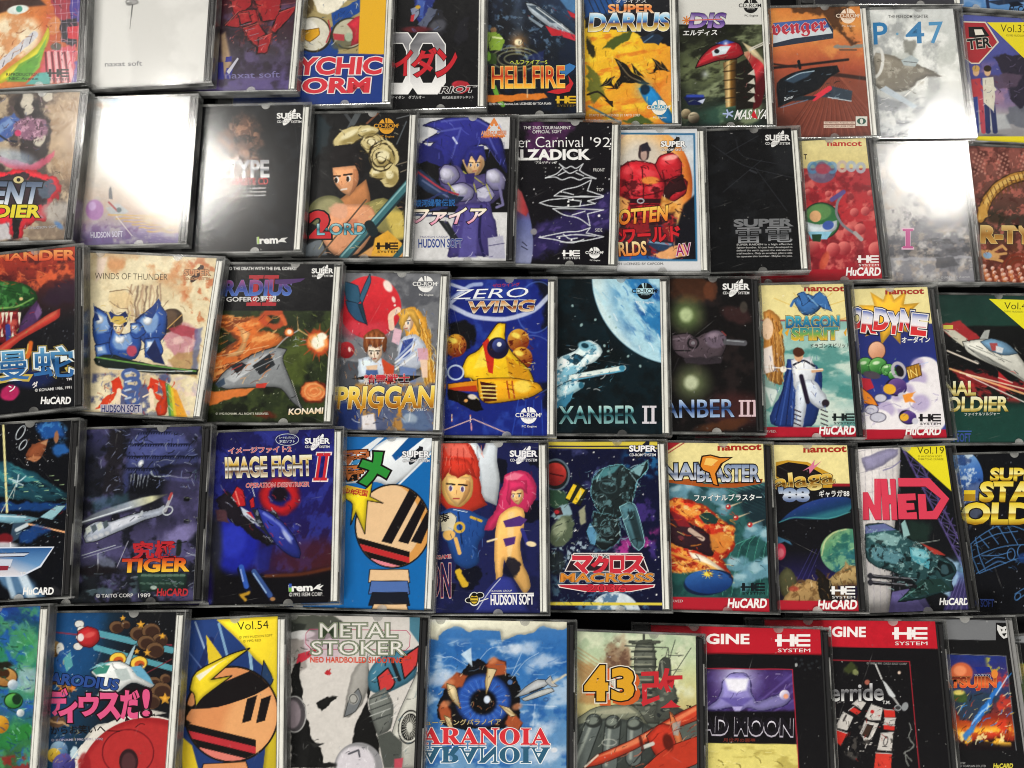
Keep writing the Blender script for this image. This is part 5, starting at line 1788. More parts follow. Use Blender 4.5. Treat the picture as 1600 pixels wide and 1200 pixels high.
@cover('32')
def _(a):
    a.bg('26301a')
    a.n('3c4824', 22, .45, .65, .8)
    a.n('10140c', 20, .5, .68, .8)
    a.stars(60, (330, 490, 525, 655), 'c8d0b0', (.4, .9))
    a.p([(440, 555), (470, 520), (490, 545), (470, 600), (440, 620)], '5a6828', 12, .6, 8)
    og = [(330, 500), (352, 492), (382, 498), (420, 490), (428, 500), (404, 514), (430, 520), (450, 528), (412, 552), (440, 552), (404, 572), (360, 590), (326, 600), (326, 560), (350, 548), (372, 530)]
    a.p(og, 'c8682c', 3, 1, 6)
    a.n('f0a860', 12, .48, .66, .85, a.pm(og, 4, 5), 2, -20)
    a.n('703014', 10, .55, .68, .8, a.pm(og, 4, 5), 2, -20)
    a.p([(360, 502), (372, 510), (380, 540), (350, 560), (380, 556), (392, 520)], 'f0b878', 3, .9, 3)
    a.p([(326, 512), (350, 520), (346, 540), (326, 545)], '384020', 5, .9, 5)
    a.ring(426, 498, 16, 12, 9, 'c8502c', 10, 4, .9, 5)
    a.l([(440, 494), (446, 506)], 6, 'd86838', 3)
    a.p([(326, 612), (400, 606), (386, 618), (328, 632)], 'd87838', 3, 1, 4)
    for k in range(3):
        a.l([(326, 560 + 18 * k), (420, 540 + 12 * k)], 1.2, 'f0d0a0', 1, .6)
    # grey delta jet
    a.po([(336, 600), (352, 578), (398, 552), (430, 542), (448, 546), (440, 560), (452, 590), (466, 625), (474, 640), (458, 630), (440, 606), (420, 604), (376, 606), (352, 608)], '84888c', '1c1e20', 1.6)
    a.p([(352, 592), (392, 562), (420, 552), (400, 572), (366, 598)], 'b8bcc0', 3)
    a.p([(394, 572), (422, 552), (430, 570), (406, 586)], '24282c', 1.5)
    a.p([(360, 572), (378, 566), (386, 570), (370, 584)], '20242a', 1.5)
    a.l([(362, 578), (378, 570)], 1.5, 'a84038', 1)
    a.p([(336, 600), (350, 590), (352, 600), (342, 606)], '38485c', 2)
    a.l([(370, 590), (440, 556)], 1, 'd8dce0', 1, .7)
    a.l([(430, 545), (446, 528), (468, 515)], 2, '9a9c9c', 1)
    a.p([(400, 600), (418, 598), (414, 606), (400, 606)], 'c83c30', 1)
    a.l([(456, 594), (470, 640)], 1, 'd0d0d0', 1, .7)
    a.l([(466, 515), (464, 490)], 2, 'b89868', 1, .8, 0, True)
    a.l([(466, 515), (494, 532)], 2, 'd8b070', 1, .8)
    for x, y in ((462, 530), (474, 532), (462, 540)):
        a.l([(x, y - 4), (x, y), (x - 4, y + 2)], 1, 'a8b0b8', 1, .8)
        a.l([(x, y), (x + 5, y + 1)], 1, 'a8b0b8', 1, .8)
    a.expl(452, 519, 7); a.expl(497, 535, 20); a.e(503, 526, 8, 6, 'fffbe8', 0, 3, 1, 3)
    a.e(491, 612, 22, 17, '682010', 0, 3, 1, 4)
    a.e(491, 611, 20, 15, 'd87840', 0, 3, 1, 4)
    for r in (6, 10, 15):
        a.ring(491, 612, r, r * .8, 1.8, 'f0b070', 0, 1.5, .7, 3)
    a.e(415, 648, 16, 5, '5c2414', 0, 4, .9, 5)
    a.mot(.18)
    a.p([(320, 405), (545, 408), (530, 486), (320, 485)], '0e0e12', 1.2)
    a.t('PREPARE TO THE DEATH WITH THE EVIL GOFERS!', (330, 422), (463, 422), 5, 'f0f0f0', .02)
    a.roman(2, 384, 430, 432, 478, 'b03038', .1)
    a.t('GRADIUS', (326, 462), (454, 461), 23, [(0, '5078c8'), (.5, '38408c'), (1, 'a05088')], .05, [(.03, '101028'), (.012, '8898d8')], .1)
    a.vp([(430, 437), (477, 435), (470, 440), (452, 444), (430, 444)], '50346c')
    a.t('GOFERの野望。', (354, 472), (437, 471), 9, 'e8e8e8', .02)
    a.t('KONAMI', (451, 648), (504, 646), 9, [(0, 'f0d0a0'), (1, 'f8f0e8')], .04, (), .15)
    a.t('© 1992 KONAMI. ALL RIGHTS RESERVED.', (337, 648), (420, 648), 3.4, 'd8d8c8', .005)
    a.supercd(504, 425, 33, 'f4f4f4', '0e0e12')


@cover('33')
def _(a):
    a.bg('74767c')
    a.n('94969c', 30, .45, .65, .8)
    a.n('50525a', 26, .5, .7, .8)
    a.sph(578, 480, 49, 'e83840', 'b01828', (.2, -.5))
    a.e(570, 515, 36, 14, 'd84858', 0, 10, .6, 8)
    a.e(606, 447, 6, 10, 'f8e8e0', -30, 3); a.e(615, 468, 2.6, 5, 'f8e0d8', -20, 2); a.e(617, 477, 1.6, 1.8, 'f8e8e0', 0, 1)
    for pts, c in (([(538, 440), (560, 446), (564, 470), (556, 476), (540, 468)], '2c5874'), ([(578, 428), (580, 440), (566, 474), (561, 466), (570, 444)], '34607c'),
                   ([(540, 470), (562, 474), (572, 506), (556, 500), (544, 486)], '285070'), ([(560, 476), (566, 474), (574, 508), (568, 500)], '183848')):
        a.po(pts, c, '102030', 1.4)
    a.sph(541, 547, 13, 'd83840', '701018', (-.3, -.5)); a.e(546, 546, 2, 4, 'f8d8d0', -10, 1.5)
    # girl: long fair hair and wrap dress
    a.p([(620, 490), (640, 480), (660, 484), (672, 520), (676, 560), (690, 620), (676, 650), (664, 600), (655, 560), (640, 540)], 'd89c38', 2, 1, 5)
    for k in range(9):
        a.l([(650 + 2 * k, 492 + 4 * k), (660 + 3 * k, 560), (668 + 2 * k, 640)], 1.4, ('f0d078', '8a5818')[k % 2], 1, .7, 4)
    a.l([(612, 512), (610, 492), (622, 484)], 9, 'f0d0b8', 1.5)
    a.face(636, 505, 13, 'f4dcc4', '385878', -8, -.2)
    a.p([(622, 500), (630, 484), (648, 482), (656, 500), (656, 530), (648, 510), (640, 494), (632, 502), (628, 520)], 'd8a848', 1.5, 1, 3)
    a.p([(616, 512), (628, 516), (624, 540), (612, 534)], 'e0b8c8', 1.5)
    a.p([(624, 528), (650, 520), (668, 540), (664, 570), (644, 580), (620, 568)], 'c8d0e0', 1.5, 1, 2)
    a.p([(630, 532), (646, 528), (640, 556), (622, 562)], '384c98', 2)
    for k in range(4):
        a.l([(650, 530 + 8 * k), (618, 562 + 5 * k)], 3, ('a8b8d8', 'f0f4f8')[k % 2], 1.5, .9)
    a.p([(652, 544), (668, 544), (670, 562), (654, 564)], 'd8a8b8', 2)
    a.p([(656, 562), (668, 562), (668, 590), (660, 590)], 'f0d0b8', 2)
    a.p([(624, 572), (650, 576), (650, 600), (626, 600)], '6c84b8', 3)
    # lad: brown spiky hair, scarf
    a.p([(530, 580), (545, 562), (562, 566), (566, 600), (530, 610)], '4c5058', 3, 1, 5)
    a.p([(560, 560), (576, 556), (600, 560), (612, 576), (616, 600), (560, 600)], 'c8d4e4', 2, 1, 3)
    a.p([(596, 560), (614, 572), (618, 600), (602, 600)], 'c84828', 2, 1, 3)
    a.p([(572, 572), (590, 570), (588, 586), (574, 586)], 'e8c8a8', 2)
    a.p([(572, 578), (590, 578), (594, 600), (570, 600)], '48649c', 2)
    a.face(586, 552, 14, 'f0dcc8', '403020', 0, -.05)
    a.p([(568, 546), (566, 526), (578, 516), (590, 512), (603, 524), (604, 548), (598, 552), (596, 538), (586, 546), (576, 538), (573, 552)], '8a4c28', 1.5, 1, 3)
    for k in range(7):
        a.l([(572 + 4 * k, 520 + abs(k - 3)), (574 + 4 * k, 542)], 1.2, ('b87848', '5a2c14')[k % 2], 1, .8)
    a.l([(572, 528), (600, 528)], 2, 'e8e4dc', 1)
    # lower part
    a.p([(525, 606), (692, 600), (690, 674), (520, 674)], '4c5880', 8, .8, 8)
    a.n('c88c38', 16, .5, .66, .8, a.pm([(525, 600), (690, 598), (688, 630), (640, 674), (525, 674)], 8))
    a.p([(565, 650), (584, 646), (588, 672), (566, 672)], 'e0dce0', 3)
    a.p([(626, 640), (660, 640), (678, 672), (630, 672)], '586c90', 4, 1, 6)
    a.e(640, 655, 12, 8, 'a8b8c8', 0, 5, .8, 5)
    a.p([(530, 630), (560, 634), (558, 672), (526, 672)], '1c3070', 4, .9, 5)
    a.mot(.14)
    a.p([(548, 592), (575, 586), (660, 587), (640, 596), (575, 594)], '181818', 1.2)
    a.t('精霊戦士', (569, 601), (640, 599), 15, [(0, '181014'), (.5, 'c02838'), (1, 'd83848')], .03, [(.03, 'd8d0c8')])
    a.t('SPRIGGAN', (508, 638), (676, 636), 32, [(0, '9c5c18'), (.5, 'e8b838'), (1, 'f8e880')], .05, [(.05, '141010'), (.02, 'f4ecc8')], .1)
    a.t('スプリガン', (637, 643), (667, 642), 4.5, 'f0f0f0', .01)
    for x, l in ((562, 14), (590, 18), (622, 16)):
        a.vp([(x, 634), (x + 8, 634), (x + 1, 634 + l)], 'c88c28')
    a.cdrom(665, 444, 41, 'f0f0f0', '606268')

@cover('34')
def _(a):
    a.bg('18267c')
    a.n('2c48a8', 24, .5, .7, .7)
    a.p([(700, 500), (745, 505), (735, 545), (700, 555)], '0c0c12', 6, 1, 10)
    a.p([(835, 440), (870, 436), (868, 500), (846, 520), (850, 470)], '0c0e18', 8, .9, 8)
    a.p([(846, 600), (868, 590), (868, 675), (850, 640)], '0c0e18', 8, .8, 8)
    a.ring(838, 480, 30, 40, 2, '5878c8', 10, 1.5, .6)
    a.ring(830, 570, 44, 46, 1.6, '8098d8', 0, 1.5, .4)
    # big bright sweep
    a.l([(704, 478), (740, 496), (790, 500), (835, 486), (858, 462)], 7, 'd0d8f0', 3, .9)
    a.l([(702, 470), (735, 445), (752, 444)], 6, 'a8b8e0', 3, .9)
    a.l([(704, 474), (728, 452), (704, 444)], 5, 'c8d0e8', 2, .9)
    # engines
    for x, y in ((712, 540), (810, 532), (815, 560)):
        a.sph(x, y, 17, 'f0b838', '6a1810', (-.3, -.6), 1.5, 18)
        a.n('501008', 6, .54, .66, .9, a.em(x, y, 16, 17, 0, 3))
        a.e(x - 4, y - 8, 7, 4, 'f8e060', 20, 3)
    Y, D = 'f0c420', '2c1808'
    a.po([(722, 575), (730, 556), (748, 548), (768, 518), (778, 504), (790, 506), (788, 530), (800, 552), (828, 578), (836, 600), (812, 622), (780, 620), (752, 606), (736, 590), (726, 590)], Y, D, 2)
    a.p([(750, 552), (770, 520), (782, 508), (780, 540), (768, 572), (740, 576)], 'f8e050', 4, .9)
    a.p([(790, 556), (826, 580), (832, 600), (812, 616), (796, 590)], 'd09018', 4, .9)
    a.p([(754, 536), (763, 528), (772, 560), (770, 584), (763, 582)], 'c82c1c', 1.2)
    a.e(778, 544, 17, 17, '181430', 0, 1.5)
    a.sph(780, 540, 11, '4858a8', '10122c', (-.4, -.5)); a.e(780, 538, 3.6, 3.6, 'f0f4f8', 0, 1.5)
    a.po([(700, 600), (746, 594), (748, 612), (700, 608)], 'e08c18', D, 1.4)
    a.p([(702, 606), (744, 602), (746, 612), (702, 610)], 'b83818', 1.5)
    a.po([(746, 592), (800, 590), (842, 598), (848, 610), (828, 622), (762, 632), (748, 622)], 'e8a81c', D, 1.6)
    a.p([(750, 596), (774, 600), (776, 626), (756, 628)], '40100c', 1.2)
    for k in range(4):
        a.l([(752, 603 + 6 * k), (776, 604 + 6 * k)], 2.2, 'f0d878', 1)
    a.l([(792, 596), (796, 622)], 2.5, 'b04818', 1); a.l([(800, 596), (804, 622)], 2.5, 'b04818', 1)
    a.e(816, 604, 14, 10, 'f8e060', 0, 5, .8)
    a.ring(712, 582, 12, 11, 2.5, 'c8d8f0', 0, 1.5)
    a.p([(700, 608), (744, 616), (756, 640), (742, 644), (716, 628), (700, 626)], '0c0808', 2, 1, 3)
    a.e(738, 620, 7, 4, 'f4e8d8', 10, 2, .9); a.e(728, 626, 3, 2.5, 'e8a860', 0, 1.5)
    for k in range(36):
        a.e(706 + (k * 29) % 58, 648 + (k * 7) % 12, .9, .9, ('f0c8a0', 'e88860', 'f8f0e0')[k % 3], 0, 1, .9)
    a.l([(738, 655), (694, 672)], 1.5, 'e0b8b0', 1); a.l([(740, 655), (790, 676)], 1.5, 'e0b8b0', 1); a.l([(736, 662), (737, 672)], 2, 'd898a0', 1)
    for k in range(4):
        a.l([(810 + 12 * k, 625), (800 + 16 * k, 680)], 1.5, '3058c0', 1.5, .6)
    a.mot(.13)
    a.t('ゼロウイング', (770, 449), (812, 447), 5.5, 'b83038', .02)
    a.t('ZERO', (706, 468), (822, 464), 15, 'f0f4fa', .0, [(.03, '1c2c80')], .5)
    a.vl((727, 468.5), (838, 468.5), 1.2, 'b8c8e8')
    a.t('WING', (730, 489), (832, 486), 17, [(0, 'f0e0c0'), (.35, 'a05820'), (.5, '604028'), (.6, 'e8d0a8'), (1, 'c87830')], .04, [(.05, '141428'), (.02, 'f0f0f0')], .25)
    a.cdrom(826, 649, 42, 'f4f4f4', '18267c')


@cover('35')
def _(a):
    a.bg('081216')
    a.n('0c2028', 26, .45, .65, .7)
    a.glow(1065, 430, 160, '3890b8', .8, 1.2)
    pl = a.em(1065, 430, 140, 140, 0, 3)
    a.put(pl, '2a78b4')
    a.put(pl * (1 - a.em(1085, 450, 128, 118, 20, 50)), 'd4ecf0')
    a.n('b8e0ee', 20, .45, .62, .9, pl, 2.2, 50)
    a.n('1c5094', 18, .5, .66, .8, pl * a.em(1050, 490, 70, 60, 0, 40), 2, 40)
    a.ring(1020, 500, 40, 22, 6, 'a8d8ec', 40, 8, .6, 10)
    for x, y in ((953, 495), (963, 512), (908, 508), (895, 478), (950, 548), (982, 556), (945, 540), (930, 500), (1000, 572)):
        a.e(x, y, 2, 2, '9ab8b8', 0, 1.5, .9, 2)
    a.stars(30, (875, 440, 1030, 600), 'a8c0c4', (.4, .8))
    W, Bl, K = 'd8ecf0', '5ca8c8', '0c2430'
    a.po([(868, 560), (900, 548), (908, 536), (920, 530), (936, 538), (943, 550), (930, 566), (912, 572), (888, 596), (868, 608)], W, K, 1.6)
    a.e(918, 542, 15, 8, '88c0d4', 15, 3)
    a.e(914, 540, 6, 4, '103848', 15, 2)
    a.e(928, 552, 10, 4, 'f4fcfc', 20, 3)
    a.po([(886, 562), (898, 552), (912, 558), (900, 570)], '183848', '081418', 1)
    a.p([(868, 580), (900, 572), (912, 574), (880, 600), (868, 604)], Bl, 5, .7, 4)
    a.l([(896, 590), (978, 575)], 11, K, 1.2); a.l([(890, 590), (974, 575)], 8, 'e4f0ec', 1.5); a.l([(894, 594), (974, 579)], 2.5, Bl, 1.5)
    a.e(972, 575, 5, 4, '3c88a8', 0, 1.5)
    a.po([(868, 606), (890, 594), (914, 598), (912, 606), (884, 622), (868, 626)], 'a8d0dc', K, 1.4)
    a.e(908, 602, 4, 5, '2c6880', 0, 1.5)
    a.p([(868, 624), (896, 612), (892, 626), (884, 634), (868, 640)], '3c80a0', 3, 1, 5)
    a.l([(904, 590), (960, 584)], 1, '803830', 1, .6)
    a.n('f4fcfc', 6, .55, .68, .8, a.pm([(868, 560), (940, 540), (920, 570), (900, 600), (868, 630)], 4))
    a.n('286888', 6, .56, .68, .7, a.pm([(868, 560), (940, 540), (920, 570), (900, 600), (868, 630)], 4))
    a.mot(.14)
    cs = [(0, '88b8b8'), (.45, '2c6068'), (.55, '142c34'), (.7, '70b0b4'), (1, 'b8d8d4')]
    a.t('XANBER', (874, 662), (994, 661), 27, cs, .02, [(.02, '081010')])
    a.roman(2, 1003, 634, 1026, 662, 'd8d4dc')
    a.cdrom(1008, 455, 42, '0c1418', 'b8dce8', False)
    a.t('PC Engine', (994, 475), (1022, 475), 4.5, 'e8f4f8')


@cover('36')
def _(a):
    a.bg('0f0d0e')
    a.n('241c1c', 26, .5, .7, .8)
    a.e(1080, 450, 34, 24, '5a3420', 10, 14, .7, 10)
    a.e(1110, 455, 10, 16, '744028', -10, 4, .6, 5)
    a.e(1150, 492, 24, 12, '3c2424', 20, 8, .8, 5)
    a.e(1162, 480, 6, 9, '48423c', 0, 3, .8)
    a.glow(1073, 492, 36, '8aa864', .9, 1.1); a.e(1072, 492, 10, 11, 'c8d8a8', 0, 8, .8)
    a.glow(1082, 598, 38, '889868', .9, 1.1); a.e(1080, 598, 11, 11, 'd0d8b8', 0, 9, .8)
    G, K = '50444c', '0c0a0c'
    a.po([(1050, 524), (1075, 520), (1088, 528), (1100, 520), (1128, 516), (1136, 530), (1134, 544), (1126, 560), (1100, 562), (1080, 564), (1060, 556), (1050, 545)], G, K, 1.6)
    a.e(1118, 530, 17, 14, '6a5c6c', 0, 4, .9); a.e(1114, 524, 8, 4, '9a8898', -10, 4, .7)
    a.l([(1134, 534), (1163, 536)], 9, '54545a', 1.5); a.l([(1136, 532), (1162, 534)], 2, '90949a', 1)
    a.ring(1083, 536, 8, 8, 3, '1c181c', 0, 1.2); a.e(1083, 536, 3, 3, '88848c', 0, 1.2)
    a.l([(1052, 548), (1078, 548)], 2, '181418', 1); a.l([(1052, 530), (1070, 528)], 2, '8a7c88', 1.5, .7)
    a.p([(1068, 560), (1130, 556), (1126, 568), (1100, 570), (1072, 568)], '302a30', 2, 1, 3)
    a.l([(1128, 518), (1134, 524)], 2, '803838', 1)
    a.e(1150, 640, 46, 26, '4a2424', 0, 24, .7)
    a.e(1130, 665, 40, 8, '54301c', -10, 6, .8, 5)
    a.l([(1060, 560), (1052, 580)], 1.5, '302c30', 1, .7)
    a.mot(.2)
    cs = [(0, 'a8c0e0'), (.4, '3c5c98'), (.5, '182844'), (.65, '6888c0'), (1, 'c0d4ec')]
    a.t('XANBER', (1010, 653), (1147, 651), 27, cs, .02, [(.02, '0c1020')])
    a.roman(3, 1154, 625, 1184, 651, 'dcc0c8')
    a.supercd(1150, 450, 41, 'f0f0f0', '161214')


@cover('37')
def _(a):
    a.vg([(440, 'ecdf9e'), (499, 'ecdf9e'), (500, 'a02828'), (503, '88b8b0'), (560, 'a8ccc4'), (600, '5c9c98'), (640, 'c0d4cc'), (668, '4c8c88')])
    m = a.pm([(1190, 505), (1345, 505), (1350, 668), (1190, 668)], 3)
    a.n('d8e4d8', 26, .48, .66, .8, m, 2)
    a.n('3c8480', 22, .52, .68, .8, m, 2)
    for k in range(5):
        a.l([(1262, 488), (1210 + 30 * k, 450 + abs(k - 2) * 8)], 1.2, 'd8a838', 1, .6)
    a.l([(1312, 500), (1340, 490)], 2, 'd8a050', 1.5, .7)
    # left figure's long auburn hair
    a.p([(1192, 486), (1206, 484), (1220, 500), (1224, 530), (1226, 570), (1222, 600), (1205, 598), (1192, 580)], 'b07838', 2, 1, 4)
    for k in range(7):
        a.l([(1198 + 3 * k, 492 + 2 * k), (1204 + 3 * k, 540), (1200 + 4 * k, 598)], 1.5, ('d8a860', '70441c')[k % 2], 1, .8, 4)
    a.e(1199, 514, 9, 17, 'f0cfae', 0, 2); a.p([(1192, 545), (1206, 540), (1210, 580), (1192, 585)], 'f0e4dc', 3)
    a.p([(1192, 590), (1212, 600), (1222, 625), (1198, 640), (1192, 640)], '88a8a0', 3, 1, 4)
    a.p([(1194, 604), (1216, 610), (1206, 636)], 'e4ece8', 3, .8)
    # caped man
    a.p([(1230, 562), (1262, 560), (1286, 580), (1282, 640), (1272, 668), (1208, 668), (1202, 650), (1222, 610)], '203878', 1.5, 1, 3)
    for k in range(6):
        a.l([(1232 + 3 * k, 576), (1210 + 9 * k, 664)], 2, ('101c48', '3c5ca8')[k % 2], 1.2, .8)
    a.p([(1236, 562), (1266, 556), (1276, 576), (1268, 608), (1246, 622), (1240, 600)], 'd8dce4', 1.5, 1, 2)
    a.p([(1244, 596), (1270, 590), (1292, 620), (1294, 636), (1280, 640), (1262, 624), (1254, 668), (1240, 668), (1242, 630)], 'ccd4e0', 1.5, 1, 2)
    a.l([(1252, 588), (1262, 628)], 7, '20182c', 2); a.l([(1240, 570), (1256, 562), (1272, 572)], 3, '181828', 1.5)
    a.e(1248, 556, 7, 9, 'd8a880', 0, 1.5); a.e(1248, 550, 9, 7, '4c2818', 0, 1.5, 1, 2)
    a.l([(1270, 580), (1284, 578)], 5, 'd8a880', 1.5)
    a.l([(1194, 573), (1258, 578), (1285, 577)], 1.6, 'f4f4f0', 1); a.e(1224, 577, 5, 5, 'f8f0e0', 0, 2)
    for x in (1246, 1288):
        for k in range(4):
            a.l([(x - 5, 640 + 7 * k), (x + 5, 644 + 7 * k)], 2, '302430', 1)
    a.e(1290, 630, 6, 6, '282028', 0, 2)
    a.p([(1185, 667), (1360, 668), (1360, 690), (1185, 690)], 'b01c30', 1)
    # winged emblem
    for pts in ([(1240, 468), (1252, 462), (1262, 458), (1274, 464), (1284, 476), (1270, 492), (1254, 492)], [(1246, 458), (1256, 456), (1264, 470), (1254, 478)], [(1264, 470), (1280, 456), (1292, 466), (1300, 486), (1284, 480)]):
        a.po(pts, '3c70b0', '14284c', 1.4, 1, 3)
    a.l([(1262, 462), (1278, 478)], 2, '88b8e0', 1.5, .8)
    a.l([(1240, 470), (1236, 478)], 4, '3c70b0', 1.2)
    a.mot(.1)
    for x in (1216, 1226, 1318):
        a.vp([(x, 520), (x + 8, 512), (x + 4, 526)], 'e0a838')
    a.t('DRAGON', (1229, 512), (1311, 511), 17, [(0, '1c5890'), (.6, '2c88a8'), (1, '58b8c8')], .08, [(.06, '182838'), (.025, 'e8c858')])
    a.t('SPIRIT', (1238, 531), (1309, 530), 18, [(0, 'e8b030'), (.45, '78a850'), (1, '2c88a0')], .07, [(.06, '302818'), (.025, 'f0d878')])
    a.t('ドラゴンスピリット', (1267, 544), (1328, 543), 7, '202020', .02)
    a.t('namcot', (1257, 455), (1319, 455), 7, 'a83020', .05)
    a.he(1300, 646, 35, 17, '182020')
    a.hucard(1280, 678.5, 56, 'f4f0f0')
    a.t('ALL RIGHTS RESERVED.', (1150, 676), (1213, 676), 4, 'e8d0d0')


@cover('38')
def _(a):
    a.vg([(440, 'ecdf9e'), (505, 'ecdf9e'), (506, '202c74'), (600, '283484'), (672, '384494')])
    bur = []
    for k in range(22):
        an = k * math.pi / 11 + .1
        r = (62, 36)[k % 2] * (1 if 5 < k < 16 or True else .8)
        bur.append((1390 + r * .85 * math.cos(an), 494 + r * .75 * math.sin(an)))
    a.p(bur, 'f0b830', 1.2)
    for x, y, r in ((1445, 575, 22), (1450, 600, 30), (1430, 620, 30), (1400, 650, 34), (1440, 650, 40), (1370, 660, 26), (1455, 640, 34), (1352, 660, 20), (1410, 625, 18)):
        a.e(x, y, r, r * .8, 'f0ecf0', 0, 3)
        a.e(x - r * .5, y - r * .3, r * .45, r * .4, 'a898c8', 0, 8, .7)
    a.l([(1380, 635), (1396, 630), (1408, 636)], 1, '8878b0', 1, .7)
    a.p([(1344, 590), (1360, 592), (1366, 606), (1350, 612)], 'b82838', 1.5)
    a.po([(1344, 604), (1362, 618), (1372, 634), (1350, 630)], 'e88828', '301010', 1.4)
    for x, y, rx, ry in ((1376, 622, 9, 6), (1362, 640, 10, 7), (1372, 652, 12, 7)):
        a.e(x, y, rx + 1, ry + 1, '302c40', 0, 1); a.e(x, y, rx, ry, 'c8c8d8', 0, 2)
    # bald pilot ball and green pod
    a.e(1370, 548, 14, 15, '402014', 0, 1.2); a.sph(1370, 548, 13, 'f4c4a4', 'c88460', (-.3, -.5), 1.2, 14)
    for x, y, rx, ry in ((1352, 572, 13, 13), (1372, 572, 14, 13), (1388, 578, 11, 9), (1396, 586, 8, 7)):
        a.e(x, y, rx + 1, ry + 1, '0c2810', 0, 1); a.sph(x, y, rx, '78c068', '185c24', (-.3, -.6), 1, ry)
        a.e(x - 3, y - 5, rx * .4, ry * .2, 'e0f4d0', -10, 2, .9)
    a.e(1362, 586, 14, 6, '4c4450', 10, 2)
    a.ring(1404, 579, 9, 12, 5, 'b8b4c0', -20, 1.2); a.e(1406, 580, 6, 9, '18141c', -20, 1.5)
    a.po([(1416, 574), (1436, 568), (1440, 586), (1420, 594)], 'b88428', '301c08', 1.4)
    for k in range(5):
        a.l([(1418 + 5 * k, 573 - k), (1420 + 5 * k, 592 - k)], 1, '604010', 1, .8)
    a.l([(1436, 570), (1450, 566)], 1.2, 'a8c0f0', 1, .7)
    a.e(1400, 605, 17, 14, '181430', 10, 1.2); a.sph(1402, 604, 15, '7c58a0', '302060', (-.3, -.5), 1.2, 13)
    a.e(1390, 608, 10, 8, 'e8b030', 10, 1.5); a.e(1410, 618, 7, 5, 'c8c8d8', 0, 1.5)
    a.p([(1410, 618), (1430, 612), (1422, 622), (1430, 630), (1414, 628)], 'f09838', 2, 1, 3)
    a.e(1418, 652, 14, 11, '181430', 20, 1.2); a.sph(1420, 652, 12, '7050a0', '302060', (-.3, -.5), 1.2, 10); a.e(1413, 652, 7, 6, 'e8b030', 0, 1.5)
    a.e(1430, 658, 5, 5, 'd0d0dc', 0, 1.5)
    a.mot(.08)
    a.p([(1325, 671), (1500, 671), (1500, 695), (1325, 695)], 'b01c30', 1)
    xs = [(1327, 1346, 'O'), (1346, 1366, 'R'), (1365, 1386, 'D'), (1386, 1405, 'Y'), (1405, 1424, 'N'), (1424, 1444, 'E')]
    for i, (x0, x1, ch) in enumerate(xs):
        y = 511 + (i % 2) * 5 + i
        a.t(ch, (x0 + 1, y), (x1, y + 2), 29, [(0, 'e03030'), (.35, 'c83038'), (.45, 'f4f0f4'), (.8, 'e0e0f0'), (1, '3c5cb0')], .08, [(.09, '181838'), (.04, 'f8f4f0')])
    a.t('オーダイン', (1409, 536), (1453, 535), 9.5, 'f4f4f4', .03)
    a.t('IN', (1420, 591), (1434, 588), 13, 'f0d070', .0)
    a.t('namcot', (1384, 460), (1443, 459), 7, 'a83020', .05)
    a.he(1435, 647, 35, 17, '181418')
    a.hucard(1415, 679.5, 54, 'f4f0f0')


